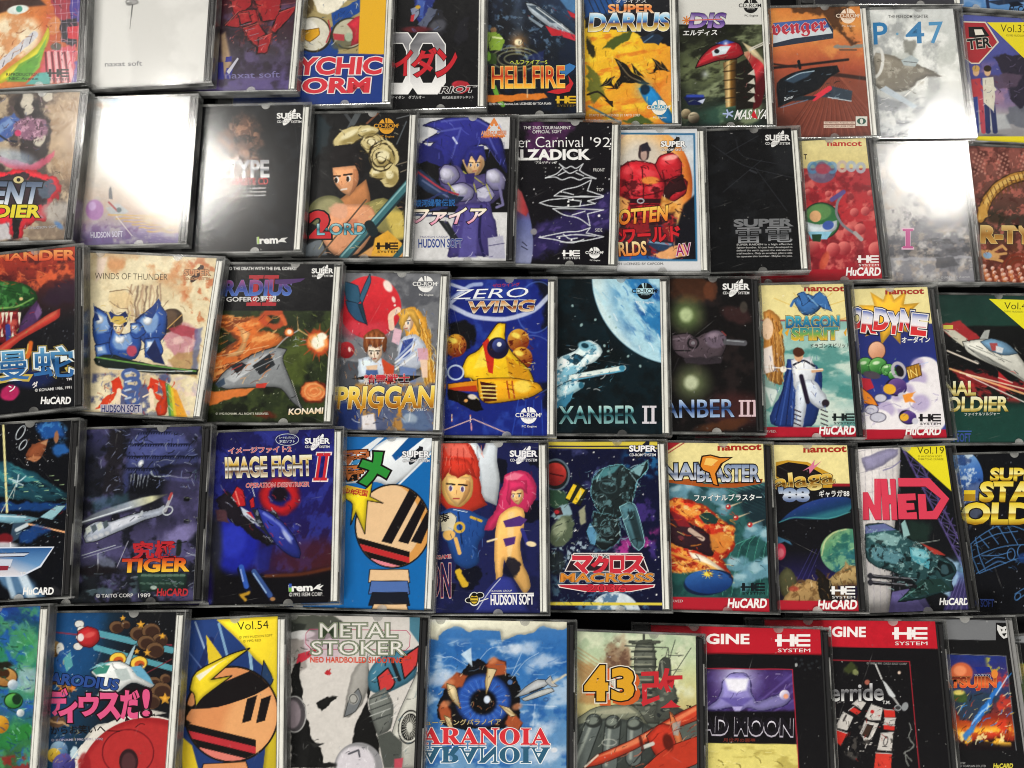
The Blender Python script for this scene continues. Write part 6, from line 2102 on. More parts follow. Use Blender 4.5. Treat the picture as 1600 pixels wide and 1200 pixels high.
@cover('39')
def _(a):
    a.vg([(455, '1c3a34'), (508, '1c3c34'), (511, '121414'), (560, '0e0e10'), (618, '141a18'), (640, '1c4038'), (700, '1c443c')], 2)
    a.p([(1470, 505), (1500, 500), (1540, 535), (1520, 545), (1478, 520)], 'b03034', 3, .9, 4)
    a.p([(1488, 575), (1540, 585), (1600, 600), (1620, 612), (1560, 610), (1500, 600)], '8a2428', 4, .9, 8)
    a.n('c83838', 12, .52, .66, .7, a.pm([(1490, 570), (1610, 590), (1610, 630), (1510, 620)], 10), 2, 20)
    a.p([(1560, 580), (1582, 600), (1560, 604)], 'b82c30', 2)
    for p0, p1, w, c in (((1480, 548), (1528, 568), 2.5, 'f4e8d8'), ((1484, 576), (1620, 622), 3, 'f4b880'), ((1500, 582), (1610, 610), 1.8, 'f8e8c8'), ((1510, 586), (1600, 628), 1.6, 'f8f0e8'), ((1560, 590), (1582, 598), 1.5, 'f0d0c0')):
        a.l([p0, p1], w, c, 1.5, .9)
    a.p([(1472, 514), (1492, 516), (1512, 530), (1506, 542), (1490, 530)], 'c8c4b4', 2)
    a.po([(1504, 534), (1530, 530), (1548, 528), (1572, 534), (1590, 552), (1604, 572), (1630, 600), (1630, 625), (1600, 596), (1570, 578), (1540, 566), (1510, 550)], 'c8c8c0', '20201c', 1.4)
    a.p([(1508, 540), (1540, 556), (1576, 576), (1606, 598), (1580, 580), (1540, 566)], '8a8c88', 3, .9)
    a.po([(1532, 534), (1548, 528), (1574, 536), (1590, 552), (1570, 556), (1546, 548)], '7098b8', '20303c', 1.2)
    a.p([(1546, 536), (1558, 536), (1560, 548), (1550, 548)], 'a84848', 2); a.p([(1556, 540), (1568, 544), (1566, 552), (1556, 550)], 'd8dce0', 2)
    a.po([(1530, 530), (1538, 516), (1547, 515), (1544, 530)], 'a8aca8', '20201c', 1)
    a.l([(1515, 540), (1580, 566)], 1, '707470', 1, .8)
    a.mot(.14)
    a.vp([(1545, 467), (1700, 470), (1700, 590), (1602, 516)], 'e8e028')
    a.box(1474, 508, 1489, 514, 'd0c858')
    a.t('Vol.40', (1569, 483), (1612, 484), 11, '3a3a10', -.005)
    a.t('©1991 HUDSON SOFT', (1568, 488), (1610, 489), 3, '686818')
    gs = [(0, 'a89038'), (.3, 'f0e8a8'), (.5, '988030'), (.6, 'e8dc90'), (1, 'f0f0d8')]
    a.t('FINAL', (1458, 618), (1524, 617), 21, gs, .05, [(.02, '181810')])
    a.t('SOLDIER', (1466, 643), (1574, 642), 22, gs, .05, [(.02, '181810')], .05)
    a.t('ファイナルソルジャー', (1507, 650), (1562, 649), 5, 'e0e4e0', .01)
    a.box(1496, 673, 1518, 674.5, '4868b8')
    a.t('HUDSON SOFT', (1452, 691), (1517, 690), 13, '3c5098', .03)


@cover('40')
def _(a):
    a.bg('0a0c12')
    a.stars(120, (0, 655, 112, 935), 'd0d4dc', (.4, .9))
    a.e(80, 672, 22, 14, '2058a8', 15, 8, .9, 8); a.e(94, 702, 12, 10, '2864b0', 0, 6, .9, 6)
    a.n('4890d0', 8, .5, .66, .7, a.em(82, 675, 24, 18, 10, 8))
    a.p([(40, 712), (44, 698), (60, 690), (75, 686), (72, 706), (62, 718), (50, 722)], '8a4c30', 1.5, 1, 4)
    a.p([(40, 716), (52, 712), (66, 714), (56, 722)], 'c08058', 2, .8, 3); a.p([(62, 692), (75, 687), (72, 696)], 'c89870', 2, .8)
    a.e(88, 682, 4, 9, '9c6848', 10, 1.5, 1, 3)
    a.ring(32, 676, 5, 12, 1.4, 'd0d8e0', 30, 1); a.ring(36, 695, 4, 9, 1.4, 'd0d8e0', 35, 1)
    a.p([(-20, 718), (16, 722), (60, 742), (100, 766), (106, 778), (60, 784), (-20, 772)], '1c4858', 3, 1, 5)
    a.n('3c8890', 10, .5, .66, .8, a.pm([(-20, 720), (20, 724), (100, 770), (-20, 760)], 6), 2.5, 22)
    a.n('0c1c28', 8, .54, .66, .8, a.pm([(-20, 740), (60, 750), (104, 776), (-20, 772)], 6), 3, 10)
    for k in range(12):
        a.l([(5 + k * 8, 740 + (k * 7) % 30), (12 + k * 8, 740 + (k * 7) % 30)], 1, 'b8d8a0', 1, .8)
    a.p([(-20, 785), (104, 786), (104, 796), (-20, 800)], '184890', 5, .8, 5)
    a.l([(26, 752), (20, 780)], 1, 'd0d8d0', 1, .8)
    a.l([(5, 662), (11, 800)], 3.4, 'e8e0a0', 1.5)
    a.l([(28, 752), (2, 800)], 1.4, 'd8e0d8', 1, .8)
    for p in ([(14, 748), (30, 753), (40, 744)], [(20, 752), (36, 758)], [(26, 760), (29, 742)]):
        a.l(p, 2, 'c8e0e8', 1, .9)
    a.p([(-20, 802), (30, 804), (62, 810), (44, 818), (12, 818), (-20, 812)], '78a8bc', 1.5)
    a.po([(62, 808), (88, 790), (103, 790), (82, 812)], '90bcc8', '14283c', 1)
    a.l([(-5, 806), (40, 808)], 2, 'd0e8f0', 1.5, .9)
    a.p([(20, 818), (40, 816), (28, 842), (14, 850)], '34485c', 2); a.l([(42, 820), (26, 828)], 6, 'c8d4dc', 2)
    a.l([(45, 819), (104, 832)], 2.6, 'f0b080', 1.2); a.p([(34, 830), (60, 820), (80, 826), (50, 850), (30, 848)], '1c4890', 6, .8, 6)
    a.e(8, 842, 12, 9, '701820', 0, 4); a.e(5, 853, 22, 6, 'd0d0d8', 0, 5, .9); a.l([(16, 848), (17, 858)], 2, 'e8e8f0', 1)
    a.p([(-10, 896), (40, 896), (76, 938), (30, 940), (10, 920)], '5880a8', 8, .9, 4)
    a.p([(8, 900), (16, 900), (28, 940), (18, 940)], 'c0d8ec', 5, .8); a.p([(28, 900), (42, 898), (58, 936), (44, 938)], 'd8e8f4', 6, .9)
    a.e(86, 924, 10, 8, '242428', 0, 4, .9, 5)
    a.mot(.15)
    q = [(-20, 857), (82, 856), (62, 884), (38, 896), (33, 899), (-20, 900)]
    a.vp([(-20, 855), (85, 854), (64, 886), (40, 898), (34, 901), (-20, 902)], 'd8e0f0')
    f = tessellate_polygon([[Vector((x, y, 0)) for x, y in q]])
    a.tris(q, f, [hexc(k) for k in ('2c5c98', '2c5c98', '6898c8', 'b8c8dc', 'd8d8e0', 'e0d8dc')])
    for i, (dy, c) in enumerate(((0, '202848'), (1.5, 'c8d0e0'))):
        a.vp([(-20, 864 + dy), (46, 863 + dy), (38, 870 - dy), (0, 871 - dy), (-2, 874), (20, 874), (16, 888 - dy), (-20, 889 - dy)], c if i else '202848')
    a.vp([(-20, 884), (14, 884), (12, 891), (-20, 892)], '8a2838')
    a.t('TM', (32, 898), (40, 897), 4, 'e8e8e8', .02)
    a.hucard(36, 929, 47, 'f4f4f4')


@cover('41')
def _(a):
    a.vg([(665, '34345c'), (720, '1c1e2c'), (780, '181a22'), (830, '3c3858'), (870, '4c4870'), (895, '1c1e26'), (940, '14181c')], 16)
    a.n('54507c', 24, .5, .7, .8)
    a.n('101218', 18, .48, .66, .85)
    a.p([(172, 672), (192, 676), (190, 760), (160, 770), (165, 720)], '1c1a20', 8, .9, 10)
    # scaly dark beast
    body = a.pm([(196, 690), (225, 672), (262, 668), (295, 690), (310, 720), (308, 760), (270, 752), (240, 745), (215, 760), (195, 768), (196, 730)], 8, 8)
    a.put(body, '343a66', .95); a.p([(200, 690), (240, 672), (285, 676), (300, 700), (250, 712), (205, 724)], '545c9c', 14, .7, 6)
    a.p([(240, 728), (310, 722), (312, 750), (270, 746), (250, 740)], '0c0e16', 5, .9, 5)
    a.p([(204, 742), (240, 744), (260, 752), (310, 756), (305, 775), (200, 772)], '0c0e14', 6, .9, 5)
    for k in range(150):
        x, y = 196 + (k * 31) % 112, 676 + (k * 19) % 76
        a.put(a.lm([(x - 4, y + 2), (x - 1, y - 2), (x + 4, y - 1), (x + 5, y + 2)], 1.4, 1) * body, '10142a', .9)
    a.e(220, 724, 4, 6, 'b8c0cc', 30, 2); a.e(220, 724, 1.6, 3, 'f4f4f4', 30, 1)
    for k in range(6):
        a.l([(206 + 5 * k, 742), (203 + 5 * k, 762)], 2, '98a0ac', 1, .8, 2, True)
    a.l([(236, 735), (240, 744), (262, 742), (282, 748), (300, 744)], 2, 'b8c4c8', 1.2, .8, 4)
    a.n('4c8068', 6, .5, .64, .8, a.em(298, 742, 14, 9, 0, 5))
    a.l([(244, 722), (258, 718), (270, 720)], 1.4, '8890a0', 1, .7)
    a.e(290, 775, 34, 50, '504a78', 0, 20, .6)
    # helicopter
    a.lg((125, 815), (250, 775), [(0, '484c54'), (.6, '9aa4b4'), (.9, 'd0d0a8'), (1, '585850')], a.pm([(122, 818), (150, 800), (225, 776), (262, 772), (230, 788), (160, 808), (124, 822)], 3))
    a.l([(128, 816), (205, 792)], 2, 'e0e8f0', 1.5, .9)
    a.p([(140, 780), (200, 770), (200, 782), (150, 800)], '3c6474', 10, .5, 6)
    a.po([(130, 838), (136, 822), (152, 814), (172, 816), (198, 806), (222, 800), (248, 794), (256, 788), (262, 798), (250, 806), (226, 812), (200, 824), (172, 836), (150, 846), (134, 848)], 'a8b0c0', '14161c', 1.6)
    a.p([(172, 818), (200, 808), (222, 803), (218, 810), (190, 822), (174, 830)], 'd8dce8', 4, .9)
    for k in range(4):
        a.p([(133 + 9 * k, 826 - 3 * k), (140 + 9 * k, 821 - 3 * k), (143 + 9 * k, 830 - 3 * k), (136 + 9 * k, 836 - 3 * k)], ('c8d0c8', '505c64')[k % 2], 1.2)
        a.e(140 + 9 * k, 842 - 3 * k, 4, 3, 'c0c4cc', 0, 1.5)
    a.l([(258, 798), (268, 774)], 5, 'a8a8b0', 1.2); a.l([(264, 780), (268, 771)], 4, 'b04848', 1.2)
    a.ring(262, 798, 8, 6, 2, 'c0c8d0', -30, 1)
    a.l([(218, 808), (222, 800)], 4, 'b8c0c8', 1)
    a.l([(128, 868), (180, 852)], 1.4, 'a8b0bc', 1); a.l([(130, 872), (190, 853)], 1.2, 'a8b0bc', 1, .7)
    for x, y in ((293, 780), (293, 815), (311, 812)):
        a.e(x, y, 5, 4, '0c0e10', 0, 1.5, 1, 3); a.l([(x - 5, y - 3), (x + 6, y - 1)], 1, '808878', 1, .7)
    a.l([(200, 846), (182, 888)], 1.2, 'b8b8c8', 1, .8); a.l([(153, 866), (153, 888)], 2, 'c0c4d0', 1.2, .8)
    a.p([(153, 866), (182, 880), (180, 890), (152, 886)], '8088a0', 6, .6, 4)
    a.e(280, 835, 28, 12, '9088c0', -20, 12, .7, 6)
    a.l([(292, 864), (312, 870)], 1.2, 'd0d0e0', 1, .8)
    a.e(150, 892, 40, 7, '181418', 0, 6, .9, 6); a.n('4c6068', 12, .52, .66, .7, a.pm([(130, 900), (215, 900), (215, 930), (125, 935)], 8), 2)
    a.p([(213, 897), (230, 894), (290, 896), (294, 912), (280, 924), (220, 926)], '20342e', 2, 1, 3)
    for k in range(7):
        a.l([(222 + 10 * k, 899), (228 + 10 * k, 899)], 4, '5c7868', 1, .9); a.l([(220 + 10 * k, 911), (226 + 10 * k, 912)], 3, '4a6458', 1, .9)
    a.e(240, 918, 5, 3, 'a8b8b0', 0, 1.5)
    a.l([(281, 846), (279, 866)], 8, '1c2420', 2, 1, 3); a.l([(270, 850), (292, 846)], 1.5, '141814', 1)
    a.l([(316, 705), (312, 780)], 1, 'a8a8b0', 1, .5)
    a.mot(.2)
    a.t('究', (209, 873), (240, 872), 26, 'b82830', .05, [(.02, '30080c')])
    a.t('極', (243, 874), (274, 873), 28, 'b82830', .05, [(.02, '30080c')])
    a.t('TIGER', (191, 894), (293, 892), 20, [(0, 'f0c840'), (.5, 'e88828'), (1, 'b82c28')], .06, [(.03, '200c08')], .1)
    a.t('© TAITO CORP', (150, 934), (208, 933), 6, 'd8d8d8', .005); a.t('1989', (216, 933.5), (235, 933), 6, 'd8d8d8', .005)
    a.hucard(245, 931, 48, 'b83038')


@cover('42')
def _(a):
    a.lg((350, 680), (520, 930), [(0, '16164c'), (.45, '1a1a68'), (.75, '241640'), (.9, '3c1c18'), (1, '100c14')])
    a.n('2c3490', 22, .5, .68, .8, None, .6, 20)
    a.p([(335, 880), (420, 900), (522, 885), (525, 950), (330, 950)], '0c0b10', 10)
    a.l([(415, 900), (470, 898), (530, 885)], 5, '6a3818', 4, .8)
    a.e(480, 870, 60, 26, '4c1c20', -10, 24, .6)
    a.ring(437, 775, 24, 22, 14, 'c01c20', 0, 6, .95, 4); a.e(437, 772, 13, 12, '140c18', 0, 8)
    a.ring(437, 775, 30, 28, 6, '681020', 0, 8, .6)
    a.e(368, 852, 36, 44, '1c2498', 10, 14, .95); a.e(364, 845, 20, 26, '2c38b8', 10, 12, .8)
    a.e(335, 850, 12, 50, '2c2c24', 0, 12, .8)
    # jets
    a.p([(336, 780), (352, 766), (372, 790), (398, 820), (430, 850), (420, 856), (380, 830), (345, 800)], '18141c', 3, 1, 5)
    a.po([(362, 775), (370, 760), (380, 766), (384, 790), (372, 792)], 'b82028', '1c0c10', 1.4); a.l([(368, 768), (374, 788)], 2, 'f08070', 1.2)
    a.po([(390, 782), (396, 776), (398, 792), (392, 794)], 'b82028', '1c0c10', 1.2); a.l([(398, 776), (394, 762)], 1.2, 'c8ccd8', 1)
    a.p([(376, 792), (390, 800), (402, 816), (396, 818), (380, 804)], 'c8d0e0', 1.5); a.p([(384, 800), (392, 800), (398, 812)], 'b83038', 1.2)
    for k in range(8):
        a.l([(385 + 6 * k, 806 + 5 * k), (394 + 6 * k, 812 + 4 * k)], 2.4, ('6c7088', '282838', '98a0b0')[k % 3], 1, .9)
    a.p([(394, 795), (430, 798), (450, 830), (424, 848), (404, 820)], '20242c', 2, 1, 4)
    a.n('8890a0', 6, .55, .68, .7, a.pm([(394, 795), (430, 798), (450, 830), (424, 848), (404, 820)], 3))
    a.po([(402, 794), (420, 800), (442, 816), (460, 838), (470, 862), (468, 872), (456, 870), (436, 856), (414, 826)], '2a3490', '0c1030', 1.6)
    a.l([(412, 802), (436, 818), (456, 842)], 4, '7080d8', 3, .9); a.e(448, 838, 3, 12, 'c8d4f8', -35, 3, .8)
    a.p([(338, 796), (352, 800), (360, 816), (340, 812)], '4c3038', 3, 1, 4)
    a.l([(398, 895), (424, 934)], 11, '0c1028', 1.5); a.l([(397, 893), (422, 930)], 8, '34508c', 1.5); a.l([(396, 896), (416, 926)], 2, '98b8e0', 1.5)
    a.l([(376, 890), (388, 922)], 11, '0c1024', 2); a.l([(377, 886), (385, 916)], 8, '3058b0', 2); a.l([(376, 890), (380, 908)], 2, '98b0e8', 1.5)
    a.l([(388, 926), (376, 930), (384, 938)], 5, 'b88c28', 3, 1, 3); a.e(426, 936, 4, 3, 'a87c50', 0, 2)
    a.p([(402, 860), (426, 850), (420, 890), (404, 896)], '1c2070', 5, .8)
    a.mot(.15)
    a.t('イメージファイト2', (357, 709), (455, 706), 9, 'c02c38', .03, [(.05, 'f0d8d8')])
    cs = [(0, 'f0e8d0'), (.3, '6a4020'), (.42, 'f0f0f0'), (.55, '402818'), (.65, 'd8b048'), (1, 'f4f0d8')]
    a.t('IMAGE FIGHT', (353, 746), (487, 742), 30, cs, .045, [(.05, '10101c'), (.02, 'e8e4d0')])
    a.roman(2, 487, 706, 513, 753, 'f0e0e0', .14); a.roman(2, 489, 708, 511, 751, 'c82834', .14)
    a.t('OPERATION DEEPSTRIKER', (384, 762), (483, 760), 7, 'c83840', .02, [(.04, 'f0dcdc')], .15)
    for k in range(20):
        t0, t1 = 2 * math.pi * k / 20, 2 * math.pi * (k + 1) / 20
        a.vl((449 + 18 * math.cos(t0), 687 + 9 * math.sin(t0)), (449 + 18 * math.cos(t1), 687 + 9 * math.sin(t1)), .8, 'd0d8e8')
    a.t('ルートセレクション', (436, 686), (462, 685.5), 4, 'd8e0f0', .01); a.t('対応ソフト', (437, 692.5), (461, 692), 5, 'd8e0f0', .02)
    a.t('irem', (452, 924), (488, 923), 10, 'f0f0f0', .06); a.box(451.5, 912, 456, 918, '3858b0'); a.box(451.5, 918, 456, 924.5, '78b848')
    a.vp([(488, 922), (496, 914), (502, 912), (499, 916), (506, 914), (500, 920), (505, 923), (494, 920)], 'e8e8e8')
    a.t('©1992 IREM CORP.', (452, 932), (505, 931), 6, 'd8d8d8', .01)
    a.supercd(496, 691, 38, 'f4f4f8', '18184c')


@cover('43')
def _(a):
    a.bg('1468b0')
    for pts in ([(600, 684), (682, 680), (682, 696), (640, 742), (610, 762), (590, 752), (540, 756), (560, 724)], [(538, 720), (590, 684), (600, 684), (545, 734)], [(640, 752), (682, 712), (682, 724), (650, 752)], [(668, 684), (684, 682), (640, 726), (630, 722)]):
        a.p(pts, 'e4eaf0', 1)
    a.p([(538, 680), (586, 682), (538, 720)], '1c68b0', 1)
    a.p([(640, 682), (666, 682), (618, 720), (612, 712)], '0c5498', 1)
    a.p([(620, 768), (684, 700), (684, 770)], '1468b0', 1); a.l([(618, 762), (684, 698)], 3, 'e4eaf0', 1)
    # bold flat pop shapes: peach disc, dark slanted bars, yellow bolt, red and pink arcs, striped post
    a.e(614, 822, 60, 66, '141010', 0, 1.2); d = a.em(614, 822, 57.5, 63.5, 0, 1)
    a.put(d, 'e8c498'); a.put(d * (1 - a.em(600, 818, 58, 64, 0, 2)), 'd89a50')
    for x in (0, 26, 46):
        a.put(d * a.pm([(596 + x, 846), (640 + x, 764), (658 + x - x * .2, 764), (612 + x, 850)], 1), '141014')
    for k, c in enumerate(('141010', 'c02c30', '141010', 'e88898', '141010')):
        a.put(d * a.pm([(552, 838 + 9 * k), (640, 862 + 9 * k), (640, 871 + 9 * k), (552, 847 + 9 * k)], 1), c)
    a.po([(566, 770), (582, 752), (578, 776), (598, 786), (574, 782), (570, 834), (556, 800), (548, 820), (552, 786), (540, 780), (540, 770)], 'e8d028', '141010', 2)
    for k, c in enumerate(('e8c498', '5070b0', '181c28', 'e8c498')):
        a.po([(578 + 2 * k, 890 + 18 * k), (638 - k, 890 + 18 * k), (640, 910 + 18 * k), (576, 910 + 18 * k)], c, '141010', 1.8)
    a.mot(.05)
    a.vp([(538, 757), (577, 766), (574, 776), (538, 768)], 'e8b838')
    a.t('少年', (537, 771), (556, 774), 9, 'b83028', .04); a.t('天国', (555, 773), (573, 776), 9, 'b83028', .04)
    a.t('雷', (541, 728), (575, 726), 22, 'b8683c', .09, [(.07, '141010')]); a.ve(560, 727, 12, 9, '3c88c0'); a.vp([(548, 724), (556, 728), (562, 722), (572, 728), (562, 731), (556, 730)], 'e8f0f8')
    a.t('電', (543, 752), (570, 750), 22, 'c8743c', .09, [(.07, '141010')])
    a.t('メ', (569, 755), (606, 745), 38, '2c9038', .12, [(.08, '141010')])
    a.supercd(650, 712, 42, 'f0f0f4', '141c28', '181c24')


@cover('44')
def _(a):
    a.bg('1c2050')
    a.n('141838', 26, .5, .7, .7)
    for x, y, r in ((838, 716, 14), (832, 800, 18), (776, 730, 18), (730, 905, 24), (700, 920, 14)):
        a.e(x, y, r, r * .9, '0c0e1c', 0, 4, .95, 14)
    a.p([(727, 688), (744, 690), (754, 706), (760, 690), (778, 692), (776, 720), (782, 750), (776, 790), (752, 780), (746, 740)], 'ccd4dc', 1.5)
    a.p([(744, 690), (752, 740), (754, 770), (748, 770)], 'a8b4c0', 2, .8)
    a.p([(684, 690), (730, 688), (748, 720), (752, 770), (762, 790), (740, 798), (720, 806), (690, 790), (684, 760)], 'c83828', 1.2, 1, 4)
    a.p([(690, 692), (728, 694), (740, 716), (700, 712)], 'ec7868', 4, .8)
    a.p([(690, 745), (700, 736), (714, 742), (730, 734), (740, 750), (738, 776), (720, 794), (700, 788), (690, 770)], 'e8b868', 1.2)
    a.p([(686, 716), (730, 716), (744, 748), (730, 740), (714, 748), (700, 738), (690, 752)], 'c83828', 1.2, 1, 3)
    a.face(715, 764, 25, 'ecc07c', '584878', 4, -.05)
    a.p([(686, 716), (732, 716), (746, 750), (732, 738), (716, 748), (702, 736), (688, 756)], 'c83828', 1.2, 1, 2)
    for k in range(5):
        a.l([(694 + 10 * k, 700), (692 + 12 * k, 740)], 1.2, '8a1c18', 1, .7, 3)
    a.p([(688, 800), (712, 792), (740, 800), (762, 812), (756, 838), (746, 850), (750, 880), (730, 890), (710, 880), (700, 850), (690, 840)], '20488c', 1.5, 1, 2)
    a.l([(716, 800), (722, 850)], 2, '10244c', 1.2); a.l([(736, 808), (752, 814)], 4, 'd8b030', 1.2); a.l([(708, 796), (730, 800)], 1.2, 'd0e0f0', 1)
    a.po([(688, 806), (704, 800), (714, 808), (708, 832), (690, 830)], 'd8d0b8', '404038', 1.2)
    a.e(702, 836, 10, 8, 'e8b868', 0, 1.5, 1, 2); a.l([(712, 842), (718, 864)], 6, 'e8b868', 1.5)
    a.ring(718, 824, 7, 7, 4, 'd8b040', 0, 1.2); a.l([(716, 894), (726, 914)], 10, 'd8b030', 2, 1, 4)
    # pink haired girl sitting
    a.p([(784, 760), (786, 742), (804, 734), (826, 736), (838, 756), (836, 780), (824, 800), (812, 796), (790, 800), (768, 830), (758, 828), (762, 812), (776, 796)], 'c83060', 1.2, 1, 4)
    a.p([(788, 746), (804, 738), (818, 742), (800, 756)], 'ec88a0', 3, .8)
    a.p([(800, 768), (808, 762), (818, 768), (816, 782), (808, 788), (801, 780)], 'ecc080', 1.2)
    a.p([(796, 752), (822, 752), (824, 772), (816, 766), (808, 770), (800, 768), (796, 790), (790, 780)], 'c83060', 1.2, 1, 2)
    a.face(808, 775, 13, 'ecc484', '30506c', -4, -.1)
    a.p([(795, 750), (823, 750), (824, 770), (814, 764), (806, 768), (800, 766), (796, 790), (790, 780)], 'c83060', 1.2, 1, 2)
    a.p([(792, 796), (806, 790), (820, 796), (818, 824), (812, 850), (816, 880), (826, 900), (830, 918), (820, 930), (800, 900), (788, 874), (784, 906), (776, 914), (772, 880), (774, 826), (780, 806)], 'e8b468', 1.2, 1, 1)
    a.p([(794, 800), (804, 800), (802, 850), (796, 880), (792, 860)], 'f4d498', 3, .8)
    a.p([(786, 814), (812, 806), (824, 812), (814, 822), (790, 824)], '503078', 1.5); a.p([(786, 842), (806, 838), (804, 850), (790, 854)], '503078', 1.5)
    a.l([(816, 828), (824, 850)], 6, '2c3080', 1.5); a.e(830, 850, 8, 4, 'f0dcb0', 10, 1.5); a.l([(762, 846), (776, 842)], 3, 'f0dcb0', 1.5)
    a.p([(752, 930), (780, 900), (800, 902), (812, 930), (830, 958), (740, 958)], '2c3480', 1.5)
    a.l([(746, 952), (766, 922), (782, 904)], 1.2, 'd8dcec', 1)
    a.e(800, 886, 12, 16, '101224', 0, 3, .9, 6)
    a.mot(.08)
    for k in range(5):
        a.e(805, 770, .1, .1, 'fff')
    a.t('寿', (690, 818), (703, 815), 15, '181418', .03)
    a.t('GAME', (684, 874), (705, 872), 6, 'b83848', .02, [(.05, 'e8dcd8')])
    a.t('HANI ON', (610, 932), (704, 932), 50, '20244c', .02, [(.05, 'e8d8d8'), (.03, 'b02838')])
    for r, c in ((11, 'e8e8e0'), (9, '141414')):
        a.ve(741, 936, r * .8, r, c)
        a.ve(733, 938, r * .6, r * .4, c); a.ve(750, 930, r * .6, r * .45, c)
    a.ve(741, 936, 6, 7, 'd8b838')
    a.box(736, 933, 746, 935, '141414'); a.box(736, 938, 746, 940, '141414')
    a.ve(741, 929, 4, 3, '141414'); a.vl((748, 940), (763, 935), 1.5, 'e8e8e0')
    a.vl((768, 927.5), (834, 927), 1.6, 'f0f0f0')
    a.t('HUDSON GROUP', (767, 925), (800, 924.5), 3, 'e0e0e8')
    a.t('HUDSON SOFT', (767, 945), (834, 944), 15, 'f0f0f4', .045)
    a.supercd(818, 711, 42, 'f0f0f4', '282c58')

@cover('45')
def _(a):
    a.bg('0f1230')
    a.n('4c5088', 24, .5, .68, .8, a.pm([(860, 700), (960, 700), (940, 770), (900, 760), (860, 740)], 20))
    a.n('2470a8', 18, .46, .64, .8, a.em(1010, 720, 36, 26, 0, 16))
    a.n('b03890', 16, .45, .62, .9, a.pm([(950, 850), (1030, 825), (1010, 870), (960, 880)], 16))
    a.n('503890', 20, .5, .68, .7, a.pm([(990, 780), (1038, 780), (1038, 880), (1000, 860)], 14))
    a.stars(110, (860, 700, 1038, 935))
    a.e(960, 965, 42, 40, 'd0dce4', 0, 2); a.n('486c90', 12, .48, .62, .9, a.em(955, 960, 60, 50, 0, 6)); a.n('48687c', 14, .48, .64, .8, a.pm([(862, 860), (960, 850), (970, 880), (920, 945), (862, 945)], 12))
    a.n('b8d0dc', 8, .54, .66, .8, a.pm([(862, 850), (930, 840), (920, 880), (862, 890)], 12))
    # green suited gunner, left
    a.e(868, 742, 20, 22, '181c1c', 0, 2); a.sph(867, 741, 18, 'c83c34', '5c1418', (.3, -.5)); a.l([(860, 740), (880, 744)], 2, '3c0c10', 1.2)
    a.ring(868, 742, 21, 24, 3, '6a8088', 0, 1.5, .8)
    a.p([(858, 764), (880, 766), (890, 782), (876, 800), (858, 792)], '2c4838', 2, 1, 4)
    a.p([(876, 790), (888, 786), (894, 804), (880, 814), (862, 806)], '8aa8b4', 3, 1, 4); a.p([(864, 796), (876, 792), (880, 804), (868, 806)], '381c20', 1.5); a.e(870, 800, 4, 3, 'b82c34', 0, 1.5)
    a.e(878, 830, 18, 28, '54604c', 25, 3, 1, 5); a.e(874, 824, 10, 16, 'a0aa8c', 25, 6, .8, 4)
    a.e(868, 880, 14, 20, '20282c', 0, 5, .9, 6)
    # dark angular robot jet
    K = '141c20'
    a.po([(922, 772), (928, 744), (944, 730), (970, 724), (978, 732), (990, 734), (1012, 718), (1012, 734), (994, 752), (990, 776), (984, 800), (960, 812), (934, 800)], '1c2628', '70b0bc', 1.4, 1, 3)
    a.po([(968, 792), (984, 784), (994, 790), (1009, 850), (998, 860), (986, 850)], '48707c', '90c8d0', 1.4)
    a.p([(980, 800), (992, 798), (1004, 846), (994, 846)], '182428', 4, .8)
    a.po([(928, 800), (964, 806), (972, 840), (948, 862), (928, 852), (924, 824)], '1a2224', '507880', 1.2, 1, 4)
    a.po([(916, 830), (922, 816), (934, 834), (930, 852), (922, 850)], '5890b4', '101c24', 1.4)
    a.p([(984, 736), (1010, 720), (1000, 744)], '88b8c0', 2, .9); a.p([(926, 750), (944, 732), (970, 726), (960, 738), (938, 748)], '4c8890', 3, .9)
    a.n('6a98a0', 7, .55, .68, .7, a.pm([(924, 745), (975, 728), (992, 750), (985, 800), (970, 850), (930, 845)], 5))
    a.ring(950, 760, 14, 10, 1.6, '384c50', 20, 1.2); a.ring(940, 780, 8, 8, 1.6, '40585c', 0, 1.2); a.ring(948, 830, 10, 8, 1.4, '405458', 0, 1.2)
    a.l([(984, 738), (1000, 760)], 1.5, 'a8d0d8', 1, .7)
    a.po([(884, 780), (900, 754), (918, 766), (906, 790)], '20241c', '101010', 1.5)
    for p in ([(884, 778), (896, 756), (901, 759), (890, 781)], [(894, 785), (907, 762), (914, 766), (900, 788)]):
        a.p(p, 'ecc82c', 1)
    a.p([(904, 800), (914, 790), (916, 816), (908, 820)], 'b8b890', 3, .8, 3)
    a.mot(.17)
    for y0, y1 in ((690, 696), (698.5, 700.5), (941, 945.5)):
        a.p([(855, y0), (1045, y0 + .5), (1045, y1 + .5), (855, y1)], 'dcc848', .8)
    a.vp([(882, 893), (896, 864), (1003, 864), (1014, 893)], 'e8e0e0'); a.vp([(884, 892), (897, 865.5), (1002, 865.5), (1012, 892)], '2c1c24')
    a.t('超時空要塞', (924, 871), (971, 870.5), 5, 'e8e8e8', .02)
    for s, x0, x1 in (('マ', 896, 924), ('ク', 926, 950), ('ロ', 954, 974), ('ス', 976, 1006)):
        a.t(s, (x0, 896), (x1, 896), 26, 'c83040', .09, [(.04, 'ece0e0')])
    a.t('MACROSS', (876, 909), (1020, 909), 13, 'd88830', .03, [(.06, 'e8e0d8'), (.035, '381810')], .08)
    a.vp([(871, 913), (1024, 913), (1022, 918), (985, 925), (915, 925), (874, 918)], 'e8dcdc'); a.vp([(873, 914), (1022, 914), (1020, 917), (984, 924), (916, 924), (876, 917)], 'b82838')
    a.t('2036', (917, 925), (979, 925), 12, 'd83848', .0, [(.03, '301018')])
